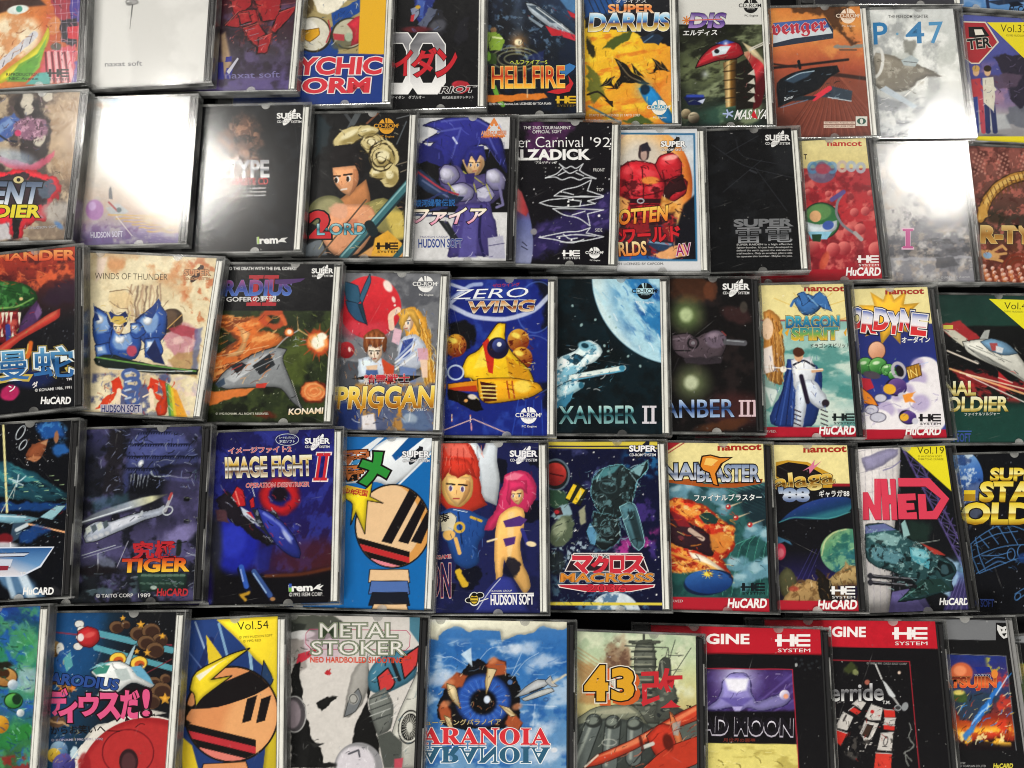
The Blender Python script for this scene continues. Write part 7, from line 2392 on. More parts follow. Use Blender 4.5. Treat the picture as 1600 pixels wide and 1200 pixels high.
    a.supercd(1004, 703, 41, 'f4f4f8', '181c30', '181c28')


@cover('46')
def _(a):
    a.vg([(685, 'ecdf9e'), (752, 'ecdf9e'), (755, '34505c'), (800, '2c5c5c'), (930, '245450')])
    m = a.pm([(1040, 754), (1215, 756), (1218, 934), (1040, 932)], 2)
    a.n('183c3c', 20, .48, .66, .8, m)
    for k in range(9):
        for d in (0, 3):
            a.put(a.lm([(1090 + 12 * k, 755), (1200 + 12 * k, 800 + d * 2)], .9, .9) * m, '4c9888', .6)
        a.put(a.lm([(1115 + 14 * k, 930), (1128 + 14 * k, 860 - 6 * k), (1160 + 14 * k, 846 - 6 * k)], 1, .9) * m, '4ca08c', .7)
    a.p([(1152, 768), (1195, 760), (1212, 800), (1190, 830), (1160, 800)], '141c28', 8, .7)
    for x, y, r in ((1060, 768, 18), (1082, 762, 14), (1120, 775, 16), (1135, 795, 12), (1178, 830, 16), (1200, 836, 16), (1150, 880, 18), (1185, 890, 24), (1160, 905, 20), (1205, 880, 18)):
        a.e(x, y, r, r * .7, '6898ac', 0, 7, .85, 9); a.e(x - 3, y - 4, r * .5, r * .3, 'b8d4dc', 0, 5, .6, 6)
    # fiery bird craft
    fire = [(1044, 782), (1064, 776), (1096, 788), (1122, 806), (1136, 820), (1148, 822), (1150, 836), (1144, 862), (1128, 872), (1134, 886), (1146, 908), (1122, 896), (1096, 890), (1060, 896), (1044, 890)]
    a.p(fire, 'c03420', 3, 1, 5); a.n('f0a848', 10, .46, .62, .9, a.pm(fire, 4, 4), 2, 20); a.n('f8e098', 8, .58, .7, .8, a.pm(fire, 4, 4)); a.n('801810', 9, .57, .68, .7, a.pm(fire, 4, 4))
    a.p([(1090, 806), (1106, 798), (1122, 812), (1118, 818), (1100, 818)], '1c3c38', 2, 1, 3)
    a.p([(1044, 798), (1066, 810), (1104, 830), (1124, 850), (1112, 870), (1080, 860), (1044, 848)], '301c24', 2, 1, 3)
    a.p([(1044, 796), (1070, 808), (1080, 824), (1060, 822)], '8a2028', 3, .9)
    a.l([(1078, 828), (1098, 842)], 7, 'c0a898', 1.5); a.e(1064, 840, 5, 3, '6a3038', 20, 1.5)
    a.p([(1110, 836), (1142, 828), (1146, 850), (1126, 866), (1112, 858)], 'd88838', 4, .9, 4)
    a.p([(1076, 862), (1100, 868), (1134, 892), (1142, 904), (1110, 888), (1082, 874)], 'f8f0d8', 3, .95); a.l([(1044, 862), (1110, 884), (1142, 905)], 4, 'f0b048', 3, .8)
    for x, y in ((1138, 792), (1150, 809), (1172, 820)):
        a.l([(x, y), (x + 22, y - 8)], 3, 'f0d0a8', 2, .8, 0, True); a.e(x, y, 4, 4, 'b82828', 0, 2); a.e(x - 1, y - 1, 1.5, 1.5, 'f8e8d0', 0, 1)
    a.e(1107, 910, 39, 20, '10203c', -8, 1.5); a.sph(1107, 909, 37, '3468b0', '102c64', (-.2, -.6), 1.5, 18.5, 0)
    for k in range(10):
        an = k * .628
        a.l([(1106, 897), (1106 + 10 * math.cos(an), 897 + 7 * math.sin(an))], 3, 'f0d848', 1, 1, 0, True)
    a.mot(.13)
    a.p([(1035, 932), (1225, 936), (1225, 965), (1035, 962)], 'b02030', 1)
    a.p([(1040, 690), (1066, 690), (1044, 704), (1040, 704)], 'a82830', 1); a.l([(1072, 690), (1044, 708)], 1.5, 'a82830', .8)
    a.vp([(1044, 750), (1080, 748), (1100, 756), (1128, 756), (1190, 755), (1192, 748), (1188, 756), (1150, 762), (1120, 762), (1092, 760), (1044, 754)], 'a85420')
    st = [(0, 'e8ecf4'), (.35, '5c6c8c'), (.5, 'c0c8d8'), (1, '788cb0')]
    a.t('FINAL', (1012, 750), (1100, 748), 24, st, .05, [(.07, '181418')]); a.t('BLASTER', (1090, 752), (1186, 752), 25, st, .05, [(.07, '181418')])
    a.vp([(1092, 728), (1096, 712), (1110, 710), (1126, 714), (1146, 714), (1130, 724), (1120, 740), (1124, 760), (1114, 758), (1108, 740), (1098, 736)], '281408')
    a.vp([(1095, 728), (1098, 714), (1110, 712), (1124, 716), (1140, 716), (1126, 724), (1117, 740), (1121, 758), (1115, 756), (1109, 738), (1099, 734)], 'e0882c')
    a.vp([(1100, 726), (1103, 716), (1112, 716), (1122, 719), (1112, 728)], 'f4c868')
    a.t('ファイナルブラスター', (1085, 783), (1190, 782), 10.5, 'f0f4f4', .02, [(.04, '183038')])
    a.t('namcot', (1122, 704), (1189, 703), 8, 'a83020', .05)
    a.he(1157, 911, 38, 18, '141c20')
    a.hucard(1137, 949.5, 60, 'f4f0f0')
    a.t('ALL RIGHTS RESERVED', (996, 942), (1067, 941), 4, 'e0c8c8')


@cover('47')
def _(a):
    a.vg([(685, 'ecdf9e'), (755, 'ecdf9e'), (756, '961c28'), (759, '961c28'), (761, '111114'), (860, '121218'), (900, '201c48'), (930, '1c1828'), (960, '1c1820')])
    m = a.pm([(1215, 776), (1240, 786), (1270, 778), (1300, 774), (1328, 776), (1334, 786), (1328, 802), (1300, 811), (1262, 811), (1240, 808), (1217, 817), (1226, 802), (1246, 790)], 1.5)
    a.lg((1250, 775), (1260, 812), [(0, '3c6ca8'), (.4, '243c80'), (.8, '183860'), (1, '2c6c7c')], a.pm([(1216, 817), (1234, 800), (1258, 786), (1290, 777), (1326, 776), (1334, 786), (1326, 802), (1296, 812), (1262, 811), (1238, 810)], 1.5))
    a.l([(1218, 816), (1240, 807), (1296, 811), (1328, 800)], 1.6, '4c9898', 1.2, .8)
    pl = a.em(1324, 862, 42, 36, 0, 1.5)
    a.lg((1285, 830), (1345, 900), [(0, 'a8b878'), (.3, '508c6c'), (.6, '2c6c74'), (1, '1c3c50')], pl); a.n('88b888', 12, .48, .64, .7, pl); a.n('205858', 12, .52, .68, .7, pl)
    a.l([(1284, 868), (1288, 846), (1302, 832), (1322, 827)], 2, 'd8d8a0', 1.5, .7)
    a.p([(1215, 838), (1234, 846), (1238, 852), (1226, 846), (1216, 850)], '3c6c8c', 2); a.e(1219, 862, 9, 13, 'b83048', 0, 2); a.e(1220, 864, 5, 7, 'd87080', 0, 3)
    a.stars(25, (1216, 762, 1338, 900), '808898', (.4, .7))
    a.p([(1217, 900), (1228, 884), (1242, 894), (1246, 920), (1230, 935), (1218, 930)], '4c4c34', 3, 1, 5)
    a.p([(1222, 942), (1238, 912), (1256, 910), (1262, 904), (1280, 908), (1290, 920), (1296, 946), (1222, 946)], 'a88858', 2, 1, 5)
    a.p([(1282, 912), (1318, 890), (1322, 876), (1330, 884), (1346, 884), (1348, 912), (1310, 914)], 'b89c68', 2, 1, 5)
    a.n('6a4c2c', 8, .5, .64, .8, a.pm([(1222, 945), (1240, 908), (1350, 880), (1350, 945)], 6), 1, 60)
    a.e(1240, 920, 8, 4, 'a83830', 0, 3, .7)
    a.p([(1276, 888), (1286, 892), (1298, 908), (1302, 930), (1320, 944), (1284, 946), (1280, 915)], '1c1814', 2, 1, 5)
    for k in range(3):
        a.l([(1262 - 8 * k, 905), (1282 - 6 * k, 858)], 1, '4c4898', 1, .5)
    a.mot(.13)
    a.p([(1210, 938), (1370, 939), (1370, 970), (1210, 970)], 'b02030', 1)
    a.vp([(1212, 722), (1230, 719), (1262, 722), (1290, 736), (1302, 742), (1300, 762), (1276, 762), (1230, 758), (1212, 746)], 'c8982c')
    a.vp([(1213, 728), (1232, 722), (1260, 726), (1284, 740), (1280, 756), (1230, 754), (1213, 744)], '181214')
    gd = [(0, 'f4e8a0'), (.4, '8a5c18'), (.5, '402808'), (.6, 'd8a838'), (1, 'f4e098')]
    a.t('alaga', (1213, 772), (1304, 762), 30, gd, .02, [(.05, '181010'), (.02, 'f0d888')])
    a.t("'88", (1218, 783), (1263, 783), 20, [(0, '586c98'), (.5, 'd8e0ec'), (1, '7088b0')], .08, [(.06, '181820')])
    a.vp([(1254, 736), (1266, 728), (1273, 718), (1272, 728), (1284, 720), (1272, 732), (1265, 740), (1264, 732)], 'd87898')
    a.t("ギャラガ'88", (1280, 777), (1327, 776), 10.5, 'f0f0f0', .02)
    a.t('namcot', (1256, 707), (1322, 706), 8, 'a83020', .05)
    a.he(1297, 916, 39, 19, 'f0f0f0')
    a.hucard(1278, 951.5, 60, 'f4f0f0')


@cover('48')
def _(a):
    a.bg('121418')
    a.p([(1335, 690), (1407, 690), (1406, 740), (1398, 820), (1394, 890), (1390, 960), (1340, 960)], 'c8c4c4', 1.5)
    for k in range(7):
        a.l([(1340 + 11 * k, 694), (1346 + 10 * k, 956)], .9, '8c8898', .9, .5); a.l([(1340, 706 + 34 * k), (1400, 692 + 34 * k)], .9, '8c8898', .9, .5)
    a.p([(1346, 716), (1385, 702), (1404, 700), (1404, 712), (1372, 730), (1352, 738)], '7c78a0', 3, .8, 3)
    a.l([(1380, 735), (1395, 730), (1407, 720)], 2, '7c78a0', 1.2, .8)
    P = '4a4070'
    for p in ([(1408, 696), (1512, 900)], [(1426, 700), (1522, 890)]):
        a.l(p, 3, P, 1.2)
    for k in range(11):
        x, y = 1412 + 9.4 * k, 706 + 18.2 * k
        a.l([(x, y), (x + 24, y + 6)], 1.8, P, 1, .9); a.l([(x + 20, y - 6), (x + 10, y + 22)], 1.6, P, 1, .9); a.l([(x, y), (x + 28, y + 22)], 1.2, '6c60a0', 1, .7)
    a.p([(1420, 810), (1455, 815), (1450, 850), (1415, 845)], '20382f', 14, .7, 8)
    a.p([(1394, 925), (1420, 920), (1450, 958), (1388, 960)], '60588c', 2)
    a.p([(1395, 930), (1440, 925), (1460, 960), (1400, 960)], '6c64a0', 3, .7)
    a.p([(1490, 890), (1515, 900), (1530, 955), (1475, 955)], '34305c', 2, 1, 3)
    for k in range(6):
        a.l([(1478 + 8 * k, 955), (1498 + 4 * k, 905)], 1.2, '6a6098', 1, .7)
    a.glow(1505, 890, 34, '88c0f0', .8); a.p([(1465, 920), (1490, 905), (1498, 880), (1478, 870), (1500, 900), (1482, 930)], 'a8d0f0', 6, .8, 4)
    a.sph(1515, 915, 5, 'f0b0a0', 'a84840')
    # heavy teal craft
    K = '0c1416'
    a.po([(1352, 820), (1380, 816), (1405, 830), (1420, 842), (1446, 856), (1466, 868), (1488, 878), (1496, 892), (1486, 906), (1490, 922), (1470, 926), (1440, 936), (1404, 940), (1430, 912), (1400, 894), (1370, 886), (1352, 874)], '28484c', K, 1.6, 1, 2)
    a.p([(1352, 822), (1382, 818), (1400, 828), (1378, 830), (1352, 834)], '6a70a8', 2, .9)
    a.p([(1354, 840), (1380, 832), (1408, 842), (1402, 852), (1372, 850)], '88b0b0', 2, .9, 3); a.p([(1352, 856), (1390, 856), (1416, 868), (1404, 880), (1366, 876)], '5c8c98', 2, .9, 3)
    a.po([(1420, 854), (1446, 858), (1454, 872), (1452, 890), (1424, 876)], '4c98a8', K, 1.2); a.p([(1424, 858), (1444, 862), (1446, 874), (1426, 868)], '98d0d8', 4, .8)
    a.p([(1438, 848), (1466, 860), (1478, 868), (1460, 866)], 'a83830', 1.5)
    a.p([(1408, 818), (1414, 812), (1422, 836), (1412, 840)], '90b8b8', 1.5); a.l([(1430, 850), (1468, 844)], 1, 'b8c0b8', 1, .8)
    a.p([(1466, 874), (1486, 882), (1492, 894), (1474, 902), (1464, 890)], '101c1e', 1.5); a.e(1476, 890, 6, 7, '38545c', 0, 2, .9, 3)
    a.p([(1404, 938), (1440, 906), (1470, 904), (1488, 922), (1450, 928)], '1c3430', 2, .9); a.l([(1406, 938), (1444, 912)], 1.5, '508078', 1)
    for y in (900, 910):
        a.l([(1358, y), (1430, y + 6)], 6, '18181c', 1.2); a.l([(1360, y - 1), (1425, y + 4)], 1.6, '888890', 1, .8)
        a.e(1360, y, 4, 5, '303038', 0, 1.5)
    a.n('a8d0d0', 6, .58, .7, .6, a.pm([(1354, 825), (1410, 830), (1470, 870), (1440, 930), (1360, 880)], 4)); a.n('081012', 7, .55, .66, .7, a.pm([(1354, 840), (1410, 850), (1470, 880), (1440, 930), (1360, 880)], 4))
    a.mot(.14)
    a.p([(1402, 680), (1500, 680), (1512, 790), (1404, 694)], 'e8dc28', 1)
    a.t('Vol.19', (1433, 709), (1475, 709), 11, '383410', -.005)
    a.t('© HUDSON SOFT', (1434, 714.5), (1472, 714.5), 3, '605c18'); a.t('©1988 TOHO / SUNRISE', (1434, 719), (1474, 719), 3, '605c18')
    R = 'd84058'
    for pts in ([(1348, 812), (1348, 769), (1356, 769), (1366, 790), (1366, 748), (1376, 748), (1377, 812), (1367, 812), (1357, 792), (1358, 812)],
                [(1379, 812), (1376, 748), (1386, 748), (1388, 773), (1392, 773), (1390, 748), (1399, 748), (1402, 812), (1393, 812), (1392, 787), (1389, 787), (1390, 812)],
                [(1404, 811), (1402, 772), (1430, 771), (1431, 781), (1416, 782), (1416, 786), (1428, 786), (1429, 796), (1416, 797), (1417, 801), (1432, 800), (1433, 811)],
                [(1403, 747), (1452, 747), (1483, 779), (1464, 811), (1436, 811), (1434, 772), (1446, 772), (1448, 799), (1458, 798), (1470, 779), (1446, 760), (1404, 760)]):
        a.vp([(x + .8, y + 1.2) for x, y in pts], '501420'); a.vp(pts, R)
    a.hucard(1468, 945, 45, 'f0f0f0')


@cover('49')
def _(a):
    a.bg('101116')
    a.stars(50, (1495, 705, 1650, 950), 'a8b0c0', (.4, .8))
    pl = a.em(1500, 745, 36, 44, -10, 1.5)
    a.lg((1500, 705), (1520, 790), [(0, '88b0d8'), (.4, '3c6cb8'), (1, '0c1c50')], pl); a.n('d8e4ec', 9, .52, .66, .8, pl); a.n('182c60', 12, .5, .66, .7, pl)
    a.p([(1508, 764), (1535, 752), (1545, 790), (1514, 826)], '6c7898', 8, .6, 4)
    B = '4878b0'
    for p in ([(1517, 850), (1530, 838), (1556, 822), (1580, 820), (1620, 836)], [(1517, 850), (1520, 872), (1545, 860), (1575, 852), (1620, 850)], [(1520, 872), (1530, 896), (1560, 884), (1590, 872), (1625, 868)],
              [(1530, 838), (1545, 856)], [(1545, 830), (1560, 850)], [(1560, 822), (1575, 848)], [(1575, 822), (1590, 850)], [(1526, 896), (1560, 876), (1572, 880)], [(1540, 880), (1556, 870), (1570, 872)],
              [(1550, 826), (1554, 818), (1562, 826)], [(1522, 850), (1556, 834), (1590, 830)], [(1534, 868), (1560, 868), (1580, 862)], [(1524, 840), (1530, 868), (1540, 892)], [(1586, 928), (1602, 918), (1620, 914)], [(1588, 938), (1606, 926)]):
        a.l(p, 1.4, B, 1, .9)
    a.ring(1580, 866, 6, 9, 1.4, B, 0, 1); a.ring(1598, 862, 8, 11, 1.4, B, 0, 1); a.ring(1590, 932, 4, 6, 1.3, B, 30, 1)
    a.e(1600, 872, 10, 8, '1c3c78', 0, 4, .8)
    a.mot(.14)
    gs = [(0, 'a87c18'), (.25, 'f0d848'), (.48, 'b08820'), (.55, 'f8f0a0'), (1, 'e8c830')]
    for s, x0, x1, y, h in (('SUPER', 1548, 1632, 751, 19), ('STAR', 1532, 1640, 783, 29), ('SOLDIER', 1478, 1690, 818, 31)):
        a.t(s, (x0, y), (x1, y), h, gs, .07, [(.05, '201808')], .06)
    a.box(1506, 766, 1524, 772, 'e8c830'); a.box(1506, 772, 1524, 783, 'b08820')
    a.box(1531, 936, 1553, 937.5, '4868b8')
    a.t('HUDSON SOFT', (1492, 949), (1553, 948), 11, '384c98', .03); a.t('TM', (1553, 942), (1557, 942), 3, 'c8d0e0')


@cover('50')
def _(a):
    a.vg([(945, '20408c'), (975, '1c4868'), (1010, '2c8058'), (1060, '348070'), (1110, '2c5898'), (1140, '2c7848'), (1200, '3c5838')], 16)
    a.n('2458b0', 20, .5, .68, .8); a.n('4c9c5c', 22, .5, .68, .7)
    a.ring(20, 1010, 36, 34, 10, '58a078', 0, 8, .6, 8)
    a.e(40, 1060, 16, 18, 'a8bcc8', 0, 12, .7, 8); a.e(20, 1070, 12, 12, '88b8d0', 0, 8, .6, 8)
    a.e(8, 1058, 20, 16, '282018', 0, 2); a.sph(8, 1058, 18, 'e0b068', '8a5828', (-.2, -.5), 1.5, 14); a.e(6, 1052, 9, 8, '402818', 0, 2); a.e(0, 1040, 20, 5, '202018', 0, 3, 1, 4)
    a.e(21, 1095, 15, 13, '143014', 0, 1.5); a.sph(21, 1095, 13, '6cc05c', '20642c', (-.3, -.5), 1.5, 11); a.e(26, 1093, 7, 8, '183020', 0, 2)
    a.sph(32, 1114, 6, 'f0f0f0', '90a0a8'); a.sph(20, 1070, 8, 'e8ecf0', '7898b0')
    a.sph(0, 1132, 14, 'f0b838', 'a06818'); a.p([(-10, 1160), (40, 1128), (60, 1140), (20, 1166), (-10, 1180)], '2c7c38', 5, .9, 6)
    a.n('8a2c28', 10, .45, .62, .9, a.pm([(-10, 1184), (40, 1178), (50, 1210), (-10, 1210)], 6))
    a.mot(.2)


@cover('51')
def _(a):
    a.lg((80, 960), (270, 1000), [(0, '1c4c80'), (.4, '18344c'), (.7, '17181c'), (1, '15161a')])
    a.p([(75, 955), (160, 955), (150, 1040), (110, 1080), (70, 1090)], '1c5088', 20, .7, 8)
    a.stars(50, (90, 960, 268, 1080), 'c8d0d8', (.4, .8))
    for p0, p1, w, c in (((88, 988), (268, 1008), 2.4, '8a3040'), ((155, 990), (268, 1016), 10, '5ca8b8'), ((150, 1012), (268, 1044), 9, '5ca8b8'), ((180, 1025), (150, 1044), 1.5, '803038'), ((225, 1054), (268, 1030), 1.5, '803038')):
        a.l([p0, p1], w, c, 1.2, .9)
    for x, y in ((124, 975), (128, 984), (122, 1010), (126, 996)):
        a.e(x, y, 8, 6, '383840', 0, 1); a.e(x, y, 7, 5.5, 'dcdcd8', 0, 1)
    a.po([(122, 986), (136, 978), (154, 984), (156, 1000), (144, 1012), (128, 1010), (120, 1000)], 'b82c30', '3c0c10', 1.4)
    a.e(140, 992, 9, 4, 'e06860', -20, 3, .7); a.e(126, 996, 5, 6, 'e8e0e0', 0, 1.5)
    for x, y, r in ((182, 980, 11), (196, 976, 7), (216, 990, 13), (236, 986, 14), (250, 1000, 12), (228, 1004, 13), (242, 1016, 14), (240, 1068, 12), (252, 1080, 16), (236, 1096, 14), (258, 1060, 8)):
        a.e(x, y, r + .8, r * .85 + .8, '181010', 0, 1); a.e(x, y, r, r * .85, '6c5038', 0, 1); a.e(x + 2, y + 2, r * .8, r * .65, '3c2820', 0, 2)
    for x, y, r in ((220, 976, 7), (192, 966, 5), (254, 994, 6), (230, 1020, 6), (258, 1092, 10), (214, 1018, 5)):
        st = [(x + r * (1 if k % 2 else .45) * math.cos(k * .628 + .3), y + r * (1 if k % 2 else .45) * math.sin(k * .628 + .3)) for k in range(10)]
        a.p(st, 'f0b040', 1)
    # round blue and yellow balls at the left edge
    a.sph(84, 1014, 13, 'c8a468', '50381c'); a.e(94, 1014, 6, 10, 'e8e8e0', 0, 1.5); a.e(100, 1032, 12, 18, '24589c', 20, 2, .9, 4)
    a.p([(98, 1030), (110, 1018), (114, 1040), (104, 1050)], '58a0a8', 1.5)
    for x, y in ((76, 1048), (84, 1062), (74, 1078), (96, 1068), (110, 1074)):
        a.sph(x, y, 8, 'c89858', '382414'); 
    # white-blue cartoon fighter
    W = 'd8dcdc'
    a.po([(188, 1046), (208, 1010), (213, 1006), (202, 1040), (196, 1052)], 'a8c4d0', '18242c', 1.4)
    for x, y in ((184, 1030), (217, 1036)):
        a.e(x, y, 14, 11, '503818', -10, 1.2); a.e(x, y, 12.5, 10, 'f0c848', -10, 1); a.e(x + 1, y + 2, 8, 6, 'c05828', -10, 1.5); a.e(x + 3, y + 4, 4, 3, '503020', 0, 1.5)
    a.po([(142, 1050), (160, 1036), (186, 1032), (206, 1042), (216, 1056), (242, 1070), (236, 1076), (206, 1064), (180, 1086), (150, 1090), (160, 1068)], W, '18242c', 1.6)
    a.p([(144, 1048), (160, 1038), (172, 1040), (166, 1052), (150, 1054)], '3c8878', 1.5); a.p([(140, 1046), (156, 1036), (176, 1034), (160, 1040)], '78b8c0', 1.5)
    a.p([(204, 1042), (220, 1040), (234, 1058), (240, 1070), (214, 1056)], '68a8c8', 1.5); a.p([(178, 1046), (198, 1044), (206, 1062), (186, 1064)], 'b8c4c4', 2)
    for x in (102, 114, 96):
        st = [(x + 7 * (1 if k % 2 else .45) * math.cos(k * .628), 1074 + (x % 7) + 7 * (1 if k % 2 else .45) * math.sin(k * .628)) for k in range(10)]
        a.p(st, 'e88838', 1)
    # big red dome
    a.p([(200, 1130), (216, 1112), (232, 1108), (260, 1114), (196, 1128), (130, 1156), (150, 1130)], 'dcd8d0', 1.5)
    a.e(224, 1215, 112, 98, 'e0dcd4', 0, 1.5); a.e(232, 1225, 110, 104, '9c2428', 0, 1.5); a.e(228, 1225, 100, 96, 'b83434', 0, 10, .8)
    a.ring(200, 1176, 40, 36, 2, '701820', 0, 1.2); a.e(201, 1190, 15, 20, '301c20', 0, 1.5); a.e(201, 1192, 11, 16, '503034', 0, 3)
    a.l([(212, 1136), (220, 1130), (226, 1132)], 1.4, '501418', 1); a.e(126, 1190, 5, 5, 'd88070', 0, 2); a.e(132, 1198, 10, 22, '8c2024', 0, 3, .8)
    a.e(88, 1128, 14, 9, '5c4434', 0, 3, 1, 4); a.l([(76, 1124), (106, 1134)], 4, 'c8a070', 2, .8, 4)
    a.sph(92, 1172, 14, '98b8d0', '385c88'); a.sph(84, 1180, 11, 'f0d050', 'a88420'); a.sph(100, 1195, 18, '5c58a0', '282460'); a.e(116, 1176, 6, 10, 'b8d0dc', 0, 2, 1, 4)
    a.l([(112, 1186), (128, 1164)], 1.4, 'e8e8e0', 1)
    a.mot(.1)
    a.t('PARODIUS', (66, 1066), (183, 1078), 16, '2c4c90', .06, [(.06, '0c1430')], .1)
    for s, x0, x1, y, h in (('デ', 80, 104, 1116, 38), ('ィ', 94, 120, 1127, 28), ('ウ', 125, 153, 1117, 32), ('ス', 155, 186, 1121, 36), ('だ', 190, 216, 1121, 40), ('!', 224, 233, 1118, 40)):
        a.t(s, (x0, y), (x1, y), h, 'dc5888', .08 if s != '!' else .03, [(.07, '281018')])
    a.t('からお笑いへ', (80, 1148), (165, 1145), 13, '181414', .02); a.vl((168, 1142), (188, 1142.5), 1, '181414')
    a.t('神話', (52, 1149), (76, 1147), 12, '181414', .02)
    a.t('© KONAMI 1990,1991,1992', (80, 1159), (161, 1157), 4.5, 'a8a4b8', .01)
    a.t('TM', (232, 1120), (242, 1119), 4, '181414', .01)


@cover('52')
def _(a):
    a.lg((280, 970), (340, 1060), [(0, '2c4888'), (1, '203870')])
    for p0, p1, w, c in (((305, 972), (322, 1020), 3, 'a0b8d8'), ((342, 975), (358, 1036), 4, '88b0d0'), ((390, 1015), (394, 1055), 5, '98c0d8'), ((330, 1000), (300, 1080), 10, '1c2858'), ((288, 1010), (320, 1050), 2, '6078b0')):
        a.l([p0, p1], w, c, 1.2, .9)
    a.p([(338, 968), (436, 962), (434, 1210), (410, 1210), (420, 1120), (424, 1050), (400, 1032), (375, 1002)], 'e4cc30', 1)
    a.p([(322, 992), (345, 1024), (352, 1034), (326, 1040)], 'e0c430', 1); a.p([(283, 1150), (300, 1165), (312, 1210), (285, 1210)], 'dcc02c', 2)
    a.po([(412, 1032), (428, 1062), (420, 1075), (408, 1060)], '243c60', '141414', 1.5)
    # bold flat pop shapes: orange disc, dark slanted bars, yellow bolt, red and pink arcs
    a.e(362, 1116, 74, 76, '161210', 20, 1.2); d = a.em(362, 1116, 71, 73, 20, 1)
    a.put(d, 'd8905c'); a.put(d * a.em(392, 1130, 40, 60, 20, 20), 'e4a870', .9)
    a.put(d * a.pm([(296, 1108), (330, 1074), (420, 1036), (440, 1060), (400, 1086), (340, 1106)], 1), '161214')
    for x in (0, 22):
        a.put(d * a.pm([(386 + x, 1092), (402 + x, 1086), (392 + x, 1126), (378 + x, 1130)], 1), '161214')
    for k, c in enumerate(('141010', 'b83038', '141010', 'dc7c70', '141010')):
        a.put(d * a.pm([(284, 1128 + 11 * k), (400, 1156 + 11 * k), (400, 1168 + 11 * k), (284, 1140 + 11 * k)], 1), c)
    a.po([(296, 1078), (303, 1050), (360, 1022), (390, 1013), (364, 1032), (330, 1062), (362, 1056), (316, 1090), (306, 1104), (304, 1084)], 'e4cc2c', '141010', 2.4)
    a.p([(306, 1056), (356, 1028), (340, 1038), (312, 1064)], 'f4f0d8', 2)
    a.po([(318, 1194), (384, 1190), (392, 1214), (312, 1214)], 'd89460', '161210', 2)
    a.p([(284, 1095), (302, 1104), (290, 1122), (298, 1130), (282, 1140)], '1c1814', 2, 1, 4)
    a.mot(.06)
    a.t('Vol.54', (371, 985), (420, 982), 13, '2c2c14', -.005)
    a.t('© 1992 HUDSON SOFT', (374, 998), (426, 994.5), 4, '6c6418', .005); a.t('© 1992 RED', (380, 1004), (408, 1002), 4, '6c6418', .005)


